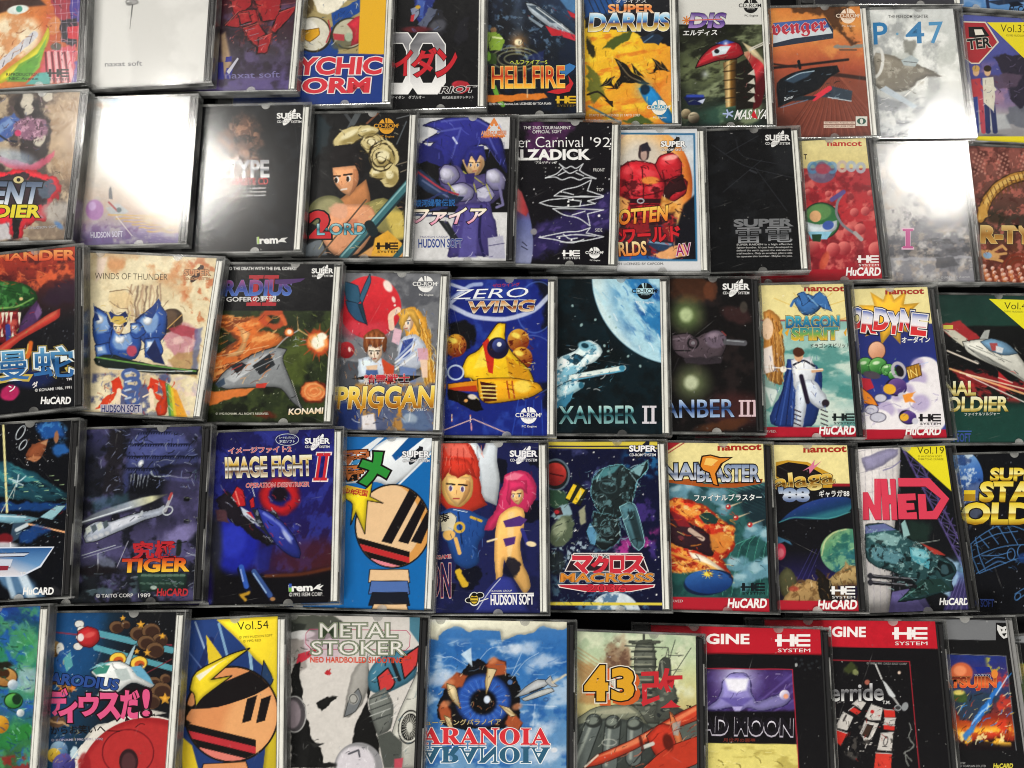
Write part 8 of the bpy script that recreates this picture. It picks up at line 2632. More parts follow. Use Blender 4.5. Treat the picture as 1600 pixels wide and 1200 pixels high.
@cover('53')
def _(a):
    a.bg('d0ccc8')
    a.p([(450, 962), (530, 962), (545, 985), (510, 1000), (470, 995), (450, 990)], '50544c', 4, 1, 5); a.p([(450, 970), (478, 975), (470, 1000), (450, 1000)], '303430', 3, 1, 4)
    a.p([(640, 962), (660, 962), (658, 1010), (640, 985)], '48788c', 2)
    a.e(470, 992, 22, 7, 'd8d8d8', -5, 2); a.e(505, 1008, 35, 26, 'c0a8b8', 0, 8, .6)
    a.p([(455, 1000), (476, 1000), (480, 1040), (462, 1056), (455, 1040)], '8a8480', 4, .8, 5)
    a.p([(466, 1022), (500, 1012), (480, 1030), (462, 1040)], 'b83040', 1.5)
    # abstract high contrast mask
    a.p([(455, 1040), (468, 1034), (474, 1100), (482, 1130), (484, 1150), (500, 1165), (505, 1200), (455, 1200)], '141414', 2, 1, 4)
    a.p([(574, 1020), (582, 1080), (560, 1120), (548, 1160), (560, 1200), (596, 1200), (588, 1130), (572, 1100)], '141414', 2, 1, 3)
    a.p([(556, 1036), (574, 1028), (578, 1060), (568, 1100), (548, 1118), (536, 1122), (540, 1090)], '9a9894', 3, 1, 3)
    a.po([(538, 1120), (545, 1092), (560, 1076), (566, 1090), (556, 1112)], '707478', '202020', 1.4)
    a.e(552, 1092, 8, 9, 'a8a8a4', 0, 1.5); a.ring(552, 1092, 6, 7, 1.4, '404040', 0, 1)
    a.e(500, 1150, 60, 120, 'dcdad6', 8, 20, .0)
    a.p([(496, 1098), (516, 1086), (528, 1086), (518, 1094), (514, 1106), (502, 1112)], '181818', 2, 1, 5)
    a.p([(482, 1160), (506, 1162), (490, 1168)], '242424', 2, 1, 3); a.p([(470, 1156), (486, 1160), (480, 1200), (462, 1200)], '181818', 2, 1, 4)
    a.e(460, 1116, 18, 28, '484448', 0, 2); a.e(457, 1116, 13, 22, '8c8088', 0, 3); a.ring(460, 1116, 18, 28, 2, 'a8a8a8', 0, 1.2)
    # red and teal panels, machinery
    a.p([(574, 1050), (600, 1018), (640, 1016), (652, 1012), (652, 1060), (600, 1086), (576, 1080)], '3c7088', 2)
    a.po([(590, 1058), (606, 1044), (618, 1066), (610, 1078), (594, 1080)], 'c83c3c', '141414', 3)
    a.po([(626, 1030), (654, 1010), (652, 1040), (632, 1060)], 'c83c3c', '141414', 3); a.l([(612, 1030), (624, 1062)], 6, '1c1c20', 1.5)
    a.p([(574, 1090), (602, 1074), (616, 1100), (612, 1140), (590, 1150), (580, 1120)], '6c706c', 2)
    for k in range(5):
        a.l([(578, 1092 + 9 * k), (610, 1080 + 9 * k)], 1.6, ('303434', 'b0b4b0')[k % 2], 1, .9)
    a.l([(602, 1008), (596, 1040)], 2, '88908c', 1); a.l([(606, 1008), (602, 1040)], 2, '30343a', 1)
    a.po([(608, 1160), (620, 1120), (652, 1050), (656, 1070), (652, 1200), (628, 1200), (626, 1155)], 'c4c4bc', '505050', 1.4)
    a.e(640, 1136, 18, 27, '141414', 8, 1.2); a.ring(640, 1136, 15, 23, 3, 'd0d0c8', 8, 1)
    for k in range(24):
        an = k * .2618
        a.l([(640 + 5 * math.cos(an), 1136 + 8 * math.sin(an)), (640 + 12 * math.cos(an), 1136 + 19 * math.sin(an))], 1.2, 'a8a8a0', .8)
    a.e(640, 1136, 5, 8, 'c8c8c0', 0, 1.2)
    a.p([(590, 1150), (610, 1142), (628, 1160), (626, 1200), (600, 1200)], '4c504c', 2)
    a.e(560, 1200, 38, 40, '8c8c90', 10, 2); a.e(556, 1196, 30, 30, 'd0ccd4', 10, 6); a.l([(545, 1178), (560, 1172), (562, 1182)], 3, '505058', 1.5); a.p([(616, 1186), (630, 1184), (628, 1200), (616, 1200)], 'b84858', 2)
    a.e(512, 1196, 14, 6, '181818', 0, 3, 1, 5)
    a.p([(508, 1050), (512, 1046), (518, 1052), (515, 1055), (509, 1054)], 'b82c34', 1)
    a.mot(.09)
    a.t('✓', (508, 1056), (519, 1053), 9, 'b82c34', .02)
    oc = [(484, 983), (635, 985), (641, 992), (640, 1010), (634, 1016), (486, 1014), (478, 1006), (478, 990)]
    for i in range(8):
        a.vl(oc[i], oc[(i + 1) % 8], 1, 'b83c68')
    for s, p0, p1, h in (('METAL', (500, 996), (620, 996), 22), ('STOKER', (487, 1023), (632, 1023), 21)):
        a.t(s, p0, p1, h, 'e0ded8', .0, [(.09, '3c4838'), (.06, 'a8b098'), (.03, '4c5c44')])
    a.t('NEO HARDBOILED SHOOTING', (485, 1035), (629, 1036), 8.5, 'd84828', .03); a.t('TM', (631, 1030), (643, 1030), 5, 'd84828', .01)


@cover('54')
def _(a):
    a.vg([(965, 'dcdac4'), (985, '3c74b4'), (1020, '2c68ac'), (1080, '3c78b8'), (1140, '5888b8'), (1200, '6c98c0')])
    a.p([(665, 960), (905, 962), (905, 985), (890, 976), (872, 986), (850, 974), (835, 988), (805, 994), (785, 1002), (780, 986), (758, 982), (735, 988), (712, 976), (692, 986), (685, 1000), (665, 996)], 'dedcc8', 2, 1, 4)
    a.n('b8cce0', 26, .5, .68, .8, a.pm([(660, 1000), (910, 1000), (910, 1200), (660, 1200)], 10), 1.6)
    a.n('2058a0', 22, .52, .7, .8, a.pm([(660, 1000), (910, 1000), (910, 1200), (660, 1200)], 10))
    for x, y in ((815, 1015), (850, 1035), (845, 1140), (820, 1160), (690, 1060), (855, 1180)):
        a.e(x, y, 26, 10, 'd8e0ec', -15, 12, .7, 10)
    a.p([(686, 1090), (712, 1062), (730, 1040), (738, 1030), (748, 1028), (762, 1040), (790, 1050), (812, 1062), (810, 1100), (812, 1130), (780, 1140), (700, 1140), (684, 1120)], '0e0e12', 2, 1, 5)
    for p in ([(750, 1030), (765, 1012), (790, 1010)], [(730, 1040), (705, 1025), (690, 1028)], [(736, 1034), (722, 1016)], [(800, 1060), (820, 1032), (842, 1020)], [(812, 1080), (840, 1060)], [(808, 1100), (870, 1104)], [(836, 1100), (832, 1140)], [(800, 1054), (815, 1020)]):
        a.l(p, 1, 'd8e4f0', 1, .6)
    a.p([(720, 1022), (736, 1012), (738, 1042)], 'c8dcec', 2, .9)
    a.e(755, 1094, 44, 42, '102048', 0, 4); a.e(755, 1094, 40, 38, '2c58b0', 0, 10)
    for k in range(40):
        an = k * .157
        a.l([(755 + 20 * math.cos(an), 1096 + 19 * math.sin(an)), (755 + 36 * math.cos(an), 1096 + 34 * math.sin(an))], 1.3, ('5c8cd8', '1c3c88')[k % 2], 1, .5)
    a.e(755, 1097, 21, 20, '08080c', 0, 8); a.e(761, 1093, 5, 6, 'd0dcf0', 0, 2.5)
    S, T = 'a85430', 'd8c498'
    for base, tip in ((((690, 1075), (712, 1052), (730, 1056), (722, 1072), (702, 1078)), ((698, 1068), (712, 1072), (716, 1090), (720, 1108), (708, 1096), (700, 1084))),
                      (((758, 1040), (772, 1028), (790, 1034), (790, 1052), (772, 1056)), ((762, 1044), (776, 1046), (768, 1064), (760, 1084), (758, 1064))),
                      (((684, 1108), (694, 1094), (704, 1108), (706, 1128), (690, 1126)), ((694, 1118), (704, 1122), (708, 1140), (700, 1136))),
                      (((796, 1112), (806, 1118), (816, 1130), (806, 1150), (790, 1132)), ((780, 1102), (796, 1106), (806, 1118), (798, 1120)))):
        a.p(base, '301008', 3, 1, 3); a.p(base, S, 4, .95, 3); a.e(base[0][0] + 12, base[0][1] - 8, 8, 5, 'd88c60', -20, 5, .7)
        a.po(tip, T, '40301c', 1.4); a.l([tip[0], tip[-2] if len(tip) > 4 else tip[2]], 2, '8a7040', 2, .6)
    # little grey propeller plane
    a.po([(804, 1090), (820, 1074), (838, 1062), (852, 1062), (858, 1068), (846, 1076), (826, 1084)], 'b8bcc0', '202428', 1.2)
    a.po([(815, 1092), (840, 1080), (862, 1074), (866, 1080), (845, 1088), (820, 1096)], 'd0d4d4', '202428', 1.2); a.po([(852, 1064), (860, 1056), (864, 1066), (872, 1072), (862, 1074)], 'a8acb0', '202428', 1)
    a.l([(864, 1066), (884, 1054)], 4, 'e8d0a8', 3, .8, 0); a.l([(828, 1082), (848, 1074)], 2, '202428', 1)
    a.ring(853, 1093, 3.4, 2.6, 1.8, '385888', 0, 1); a.e(797, 1066, 4, 4, '4c6ca0', 0, 1.5)
    a.e(866, 1172, 5, 4, 'd8dce4', 0, 2)
    a.mot(.12)
    a.t('シューティングパラノイア', (654, 1134), (783, 1132), 9, 'b8a878', .02, [(.03, '382c20')])
    a.t('𝐏𝐀𝐑𝐀𝐍𝐎𝐈𝐀', (634, 1163), (859, 1164), 26, 'd03038', .02, [(.045, '401018'), (.035, 'f0e8e8')])
    # mirrored lettering below
    a.t('𝐏𝐀𝐑𝐀𝐍𝐎𝐈𝐀', (634, 1166.5), (859, 1167.5), -25, '2c5c78', .02, [(.045, 'e8f0f4')])


@cover('55')
def _(a):
    a.vg([(985, 'a8bca0'), (1030, 'b8c8a4'), (1080, 'c8c48c'), (1110, 'c0b47c'), (1130, '586058'), (1200, '4c5454')], 10)
    a.n('dce0c4', 30, .48, .68, .7, a.pm([(900, 985), (1095, 990), (1095, 1090), (900, 1090)], 14))
    a.e(962, 1040, 22, 34, '8a6850', 10, 14, .85, 12); a.n('5c4034', 14, .48, .66, .8, a.em(960, 1040, 26, 42, 10, 14)); a.l([(972, 995), (966, 1020)], 8, 'b09c80', 6, .6, 8)
    for k in range(6):
        a.l([(903, 1012 + 6 * k), (950, 1042 + 7 * k)], 2, 'b09068', 1.5, .6)
    a.p([(903, 1030), (940, 1045), (960, 1080), (930, 1100), (903, 1095)], 'a87848', 10, .7, 6)
    G, D = '6c7064', '282c28'
    a.po([(985, 1130), (990, 1060), (992, 1010), (1000, 1000), (1018, 1000), (1024, 1020), (1024, 1060), (1030, 1100), (1030, 1130)], '585c54', D, 1.2, 1, 2)
    for k in range(9):
        y = 1006 + 12 * k
        a.l([(988 - k, y), (1024 + k * .7, y)], 3, '30342f', 1.2, .9); a.l([(990 - k, y - 4), (1018, y - 4)], 2, '9a9c88', 1.2, .8)
    a.l([(984, 1003), (1030, 1003)], 5, '484c44', 1.5); a.l([(976, 1009), (1044, 1012)], 1.5, '383c38', 1); a.l([(1006, 992), (1006, 1002)], 4, '484c44', 1.5)
    a.po([(1028, 1058), (1030, 1034), (1038, 1026), (1048, 1030), (1048, 1062)], '40443f', D, 1.2); a.l([(1034, 1034), (1036, 1058)], 3, '787c70', 1.5)
    for p in ([(1046, 1030), (1055, 1000)], [(1040, 1026), (1044, 1012), (1048, 1058)], [(1050, 1058), (1080, 1012)], [(1044, 1024), (1068, 1024)], [(1042, 1048), (1062, 1046)]):
        a.l(p, 1.3, '383c38', 1, .9)
    a.p([(1028, 1062), (1052, 1070), (1060, 1090), (1050, 1104), (1068, 1112), (1050, 1126), (1024, 1126)], '484c46', 3, 1, 6)
    for k in range(14):
        a.e(1000 + (k * 17) % 62, 1070 + (k * 11) % 52, 4, 3, ('787c70', '24282a')[k % 2], 0, 1.5, .9, 3)
    a.po([(903, 1122), (930, 1104), (985, 1100), (1000, 1112), (1012, 1132), (960, 1122), (903, 1136)], '7c806e', D, 1.2); a.p([(920, 1114), (980, 1104), (995, 1114), (950, 1116)], 'a8a890', 3, .8)
    a.p([(903, 1132), (950, 1120), (1010, 1130), (1040, 1150), (1010, 1205), (903, 1205)], '3c423f', 3); a.e(944, 1100, 7, 4, '3a3e38', 0, 2)
    for x0, y0, x1, y1 in ((928, 1128, 905, 1190), (958, 1130, 952, 1195), (992, 1132, 990, 1185)):
        a.l([(x0, y0), (x1, y1)], 26, '1c201f', 1.5); a.l([(x0, y0), (x1, y1)], 23, '5c6462', 2); a.l([(x0 - 5, y0 + 6), (x1 - 5, y1)], 5, 'a0a8a0', 4, .8)
        a.e(x0, y0, 13, 9, '2c302e', -10, 2); a.e(x0 - 2, y0 - 2, 9, 6, '747c74', -10, 3)
    a.ring(952, 1160, 11, 5, 2, 'b0b4ac', 0, 1.2, .7)
    # red biplane
    R = 'c04028'
    a.po([(912, 1200), (930, 1180), (980, 1160), (1020, 1138), (1060, 1114), (1096, 1098), (1098, 1122), (1060, 1136), (1030, 1150), (990, 1172), (940, 1194)], R, '3c100c', 1.6)
    a.p([(930, 1184), (990, 1156), (1040, 1130), (1090, 1102), (1092, 1108), (1040, 1138), (980, 1170)], 'e88c60', 4, .8); a.l([(914, 1198), (934, 1180)], 3, 'd8d0c0', 1.5, .9)
    a.po([(1010, 1150), (1030, 1130), (1052, 1134), (1062, 1160), (1076, 1200), (1040, 1205), (1018, 1170)], 'a83020', '2c0c08', 1.5)
    a.po([(1046, 1112), (1052, 1116), (1068, 1160), (1074, 1200), (1062, 1180), (1050, 1140)], 'd07848', '401810', 1.2)
    a.po([(1000, 1205), (1040, 1168), (1096, 1148), (1098, 1190), (1060, 1205)], 'b83824', '2c0c08', 1.5)
    a.p([(1050, 1130), (1064, 1126), (1060, 1150), (1052, 1148)], '98a0a0', 3, .8); a.l([(1012, 1166), (990, 1192)], 2, '303030', 1); a.l([(1020, 1162), (1004, 1168)], 6, 'c8c8c0', 2)
    a.e(1044, 1160, 8, 14, '501810', -15, 4, .9); a.l([(1000, 1152), (1004, 1170)], 5, '401410', 2, .8)
    a.mot(.13)
    for s, x0, x1, y, h in (('4', 913, 948, 1092, 49), ('3', 956, 988, 1092, 46)):
        a.t(s, (x0 + 7, y + 6), (x1 + 7, y + 6), h, 'c85c28', .09); a.t(s, (x0 + 3, y), (x1 - 1, y), h, 'd8a028', .07, [(.07, 'f0ece0'), (.045, '281c10')])
        a.t(s, (x0 + 3, y), (x1 - 1, y), h, 'd8a028', .06)
    a.t('改', (1003, 1106), (1068, 1104), 60, 'c02c34', .02)
    a.t('TM', (1072, 1106), (1080, 1106), 4, '281c18', .02)


@cover('56')
def _(a):
    a.bg('111013')
    a.p([(995, 975), (1299, 980), (1302, 1023), (998, 1021)], 'b81c2c', 1); a.p([(995, 1018), (1302, 1022), (1302, 1024), (995, 1020)], '701018', 1)
    m = a.pm([(990, 1043), (1238, 1046), (1248, 1215), (990, 1215)], 1)
    b = a.C.copy()
    a.bg('1c1020')
    a.p([(1100, 1046), (1240, 1046), (1244, 1110), (1100, 1110)], '402c68', 10); a.n('4c3c80', 20, .48, .66, .8)
    for k in range(4):
        a.l([(1240, 1052 + 14 * k), (1170, 1110 + 8 * k)], 3, '6a58a0', 3, .6)
    a.glow(1152, 1056, 50, 'd8d8f8', 1, 1.4)
    a.po([(1100, 1108), (1118, 1096), (1128, 1080), (1128, 1064), (1140, 1052), (1166, 1052), (1174, 1064), (1172, 1080), (1182, 1098), (1214, 1086), (1228, 1080), (1236, 1092), (1226, 1104), (1190, 1112), (1168, 1104), (1158, 1110), (1152, 1112), (1144, 1104), (1120, 1110)], '8c84c4', '282050', 1.5, 1, 2)
    a.p([(1132, 1060), (1170, 1060), (1166, 1078), (1152, 1082), (1138, 1078)], 'f4f4fc', 6, .95); a.p([(1124, 1090), (1178, 1090), (1164, 1100), (1152, 1108), (1140, 1100)], '5c509c', 5, .8)
    a.p([(1144, 1104), (1160, 1104), (1152, 1120)], 'b0a8dc', 2); a.sph(1226, 1086, 8, 'f8f0f8', '8880b8'); a.e(1228, 1088, 4, 4, 'e8a080', 0, 2)
    a.p([(1095, 1111), (1250, 1112), (1250, 1163), (1095, 1163)], '0c0a0e', 4)
    a.p([(1095, 1161), (1250, 1163), (1255, 1210), (1095, 1210)], 'dcd078', 1.5); a.n('a89848', 14, .5, .66, .6, a.pm([(1095, 1166), (1250, 1166), (1255, 1210), (1095, 1210)], 4), 2.5)
    for x, y in ((1122, 1188), (1150, 1192), (1215, 1190), (1180, 1182)):
        a.l([(x, y), (x + 6, y + 3), (x + 8, y + 8)], 1.8, '6c6028', 1.5, .8, 3)
    a.mot(.12)
    a.C = b * (1 - m[..., None]) + a.C * m[..., None]
    a.l([(990, 1043), (1238, 1046), (1249, 1215)], 1.6, 'a82438', .9)
    for k in range(10):
        a.e(1244 + (k * 11) % 40, 1030 + (k * 7) % 18, 2.4, 2, '282c30', 0, 1.5, .8, 3)
    a.e(1244, 1039, 2, 3, 'b0b4b4', 0, 1, .9)
    a.t('PC ENGINE', (1022, 1005.5), (1170, 1006), 15, 'f0ecec', .05)
    a.he(1211, 991, 55, 28, 'f0ecec')
    a.t('DEAD MOON', (1062, 1147), (1238, 1151), 27, [(0, 'b0aab8'), (1, 'e4e0ec')], .07, [(.03, '201c28')]); a.t('DEAD MOON', (1062, 1145), (1238, 1149), 27, '15121a', .05)
    a.t('月世界の悪夢', (1130, 1159), (1180, 1160), 6, '6c2820', .02)


@cover('57')
def _(a):
    a.bg('121114')
    a.p([(1180, 966), (1468, 970), (1472, 1014), (1180, 1008)], 'bc1c2c', 1)
    m = a.pm([(1200, 1030), (1421, 1034), (1440, 1215), (1200, 1215)], 1)
    a.stars(40, (1302, 1036, 1430, 1200), 'a8a8a8', (.4, .8))
    a.e(1328, 1048, 12, 9, '3c4424', 0, 4, .9, 8); a.e(1336, 1050, 5, 5, '8a9060', 0, 2, .8, 4); a.e(1355, 1066, 4, 4, 'a86050', 0, 2)
    a.l([(1368, 1038), (1380, 1066)], 2, 'd8d8d8', 1.2); a.po([(1378, 1062), (1384, 1066), (1400, 1088), (1396, 1092), (1388, 1086)], 'c8ccd0', '202020', 1.2)
    a.l([(1396, 1090), (1406, 1104)], 3, 'a8a8a8', 1.2); a.e(1403, 1106, 6, 5, '303234', 0, 1.5); a.ring(1403, 1106, 5, 4, 1.5, 'a0a4a8', 0, 1); a.e(1414, 1104, 5, 7, '909498', 20, 1.5); a.e(1405, 1051, 2.5, 2.5, 'd8c0b0', 0, 1.5)
    W, R, K = 'c8c4c0', 'c83028', '141416'
    for pts, c in (([(1332, 1100), (1342, 1092), (1354, 1098), (1346, 1110)], W), ([(1326, 1110), (1334, 1104), (1346, 1112), (1340, 1118)], R), ([(1308, 1132), (1318, 1112), (1334, 1120), (1324, 1142), (1308, 1138)], W),
                   ([(1306, 1140), (1324, 1146), (1314, 1166), (1306, 1160)], R), ([(1352, 1120), (1362, 1100), (1380, 1106), (1376, 1126), (1358, 1126)], W), ([(1380, 1108), (1398, 1110), (1400, 1122), (1382, 1122)], R),
                   ([(1382, 1122), (1400, 1122), (1398, 1134), (1380, 1132)], W), ([(1380, 1132), (1398, 1134), (1398, 1142), (1380, 1140)], R), ([(1376, 1146), (1396, 1144), (1394, 1174), (1370, 1172)], W),
                   ([(1368, 1176), (1394, 1178), (1392, 1210), (1364, 1210)], 'd03c30'), ([(1344, 1146), (1352, 1126), (1374, 1130), (1362, 1156), (1350, 1158)], W), ([(1346, 1148), (1354, 1132), (1364, 1134), (1356, 1152)], '3c2c24')):
        a.po(pts, c, K, 2.2)
        a.l([pts[0], pts[1]], 1.4, 'f4f0ec', 1, .7)
    a.l([(1318, 1126), (1322, 1118)], 3, '403c3c', 1.5); a.ring(1384, 1158, 3, 7, 1.5, '403c3c', 15, 1); a.e(1363, 1112, 3, 3, 'b82828', 0, 1.5)
    for p in ([(1420, 1130), (1424, 1140), (1418, 1150), (1428, 1166), (1414, 1178), (1424, 1188)], [(1414, 1180), (1420, 1196)]):
        a.l(p, 2, '888c88', 1.2, .8, 3)
    a.n('585450', 8, .54, .66, .7, a.pm([(1330, 1140), (1345, 1120), (1370, 1160), (1340, 1190), (1320, 1180)], 6))
    a.mot(.12)
    a.l([(1290, 1031), (1421, 1034), (1438, 1215)], 1.5, '9c2430', .9)
    a.t('PC ENGINE', (1236, 994), (1352, 995), 15, 'f0ecec', .05)
    a.he(1394, 980, 55, 28, 'f0ecec')
    a.t('© 1989 1990  DATA EAST CORP', (1354, 1038), (1417, 1039), 3.4, '989898')
    a.t('override', (1264, 1096), (1380, 1094), 26, [(0, 'e8e8e8'), (.5, '5c5c60'), (1, 'd8d8dc')], .03, [(.03, '202022')])
    a.t('T.M.', (1379, 1100), (1391, 1100), 5, 'd8d8d8', .03)


@cover('58')
def _(a):
    a.bg('141416')
    a.p([(1400, 966), (1590, 970), (1592, 1001), (1400, 998)], '74767a', 1)
    m = a.pm([(1440, 1022), (1572, 1025), (1588, 1172), (1440, 1172)], 1)
    b = a.C.copy()
    a.vg([(1024, '203078'), (1050, '3c3470'), (1090, '2c3c5c'), (1120, '8a2c20'), (1140, 'd06020'), (1152, '8a2818'), (1160, '181014')], 8)
    a.n('c8c038', 14, .52, .66, .9, a.pm([(1540, 1024), (1570, 1024), (1570, 1060), (1545, 1050)], 10)); a.n('d83c28', 18, .48, .64, .8, a.pm([(1530, 1060), (1582, 1040), (1586, 1160), (1545, 1150)], 12))
    a.n('f8b838', 12, .46, .62, .95, a.pm([(1490, 1140), (1586, 1132), (1586, 1164), (1490, 1164)], 10)); a.n('f8e8a0', 9, .54, .66, .9, a.pm([(1500, 1144), (1580, 1142), (1580, 1160), (1500, 1160)], 8))
    a.p([(1490, 1100), (1530, 1080), (1560, 1090), (1540, 1120), (1500, 1130)], '283c50', 5, .9, 8); a.e(1500, 1090, 14, 10, '405828', 0, 5, .9, 6)
    a.l([(1510, 1150), (1540, 1105), (1562, 1070)], 10, '2c78d0', 4, .9, 6); a.l([(1520, 1130), (1545, 1100)], 3, '88c0f8', 2, .9, 4); a.l([(1556, 1086), (1575, 1056)], 2, 'd8e8f8', 1.5, .8)
    a.e(1528, 1165, 30, 6, '181014', 0, 4, .9, 6); a.e(1498, 1082, 9, 4, 'd8c868', 0, 3)
    a.mot(.2)
    a.C = b * (1 - m[..., None]) + a.C * m[..., None]
    a.l([(1486, 1022), (1572, 1025), (1588, 1172)], 1.2, '686a70', .9)
    a.e(1502, 1052, 18, 17, 'd86838', 0, 4, .9); a.e(1500, 1048, 10, 8, 'f09868', 0, 4, .8)
    a.vp([(1522, 1042), (1546, 1042), (1549, 1050), (1528, 1052)], '202c80'); a.t('WAR', (1524, 1061), (1548, 1061), 7, '20284c', .06, [(.05, 'd8dce8')])
    a.t('TATSUJIN', (1456, 1079), (1556, 1078), 20, [(0, 'b82c20'), (.5, 'e87038'), (1, '5c2018')], .07, [(.05, '301010'), (.02, 'f0a060')])
    a.ve(1554, 1053, 5, 7, 'e08838')
    a.box(1556, 973, 1578, 1002, '121214')
    a.vp([(1558, 976), (1566, 980), (1575, 978), (1577, 988), (1574, 996), (1568, 998), (1562, 992), (1558, 984)], 'd8d8d8'); a.vp([(1563, 982), (1567, 984), (1565, 987)], '141414'); a.vp([(1570, 983), (1574, 982), (1571, 987)], '141414')
    a.vp([(1565, 990), (1573, 989), (1569, 995)], '141414')
    a.t('©1989', (1500, 1194), (1508, 1194), 3.6, 'a8a8a8'); a.t('© TOAPLAN CO.,LTD', (1500, 1199), (1540, 1199), 4, 'a8a8a8')
    a.hucard(1552, 1200, 30, 'd8cc48')


@cover('59')
def _(a):
    a.bg('141416')
    a.p([(1560, 978), (1790, 982), (1795, 1006), (1560, 1004)], '8a8c90', 1)
    for y in (986, 993, 1000):
        a.l([(1588, y), (1594, y)], 2, '282828', 1)
    a.p([(1580, 1036), (1780, 1040), (1780, 1200), (1590, 1200)], '5c7838', 2); a.n('c8a848', 14, .48, .64, .8, a.pm([(1580, 1036), (1780, 1040), (1780, 1200), (1590, 1200)], 4)); a.n('20301c', 14, .52, .66, .8, a.pm([(1590, 1060), (1780, 1060), (1780, 1200), (1594, 1200)], 4))
    a.mot(.15)

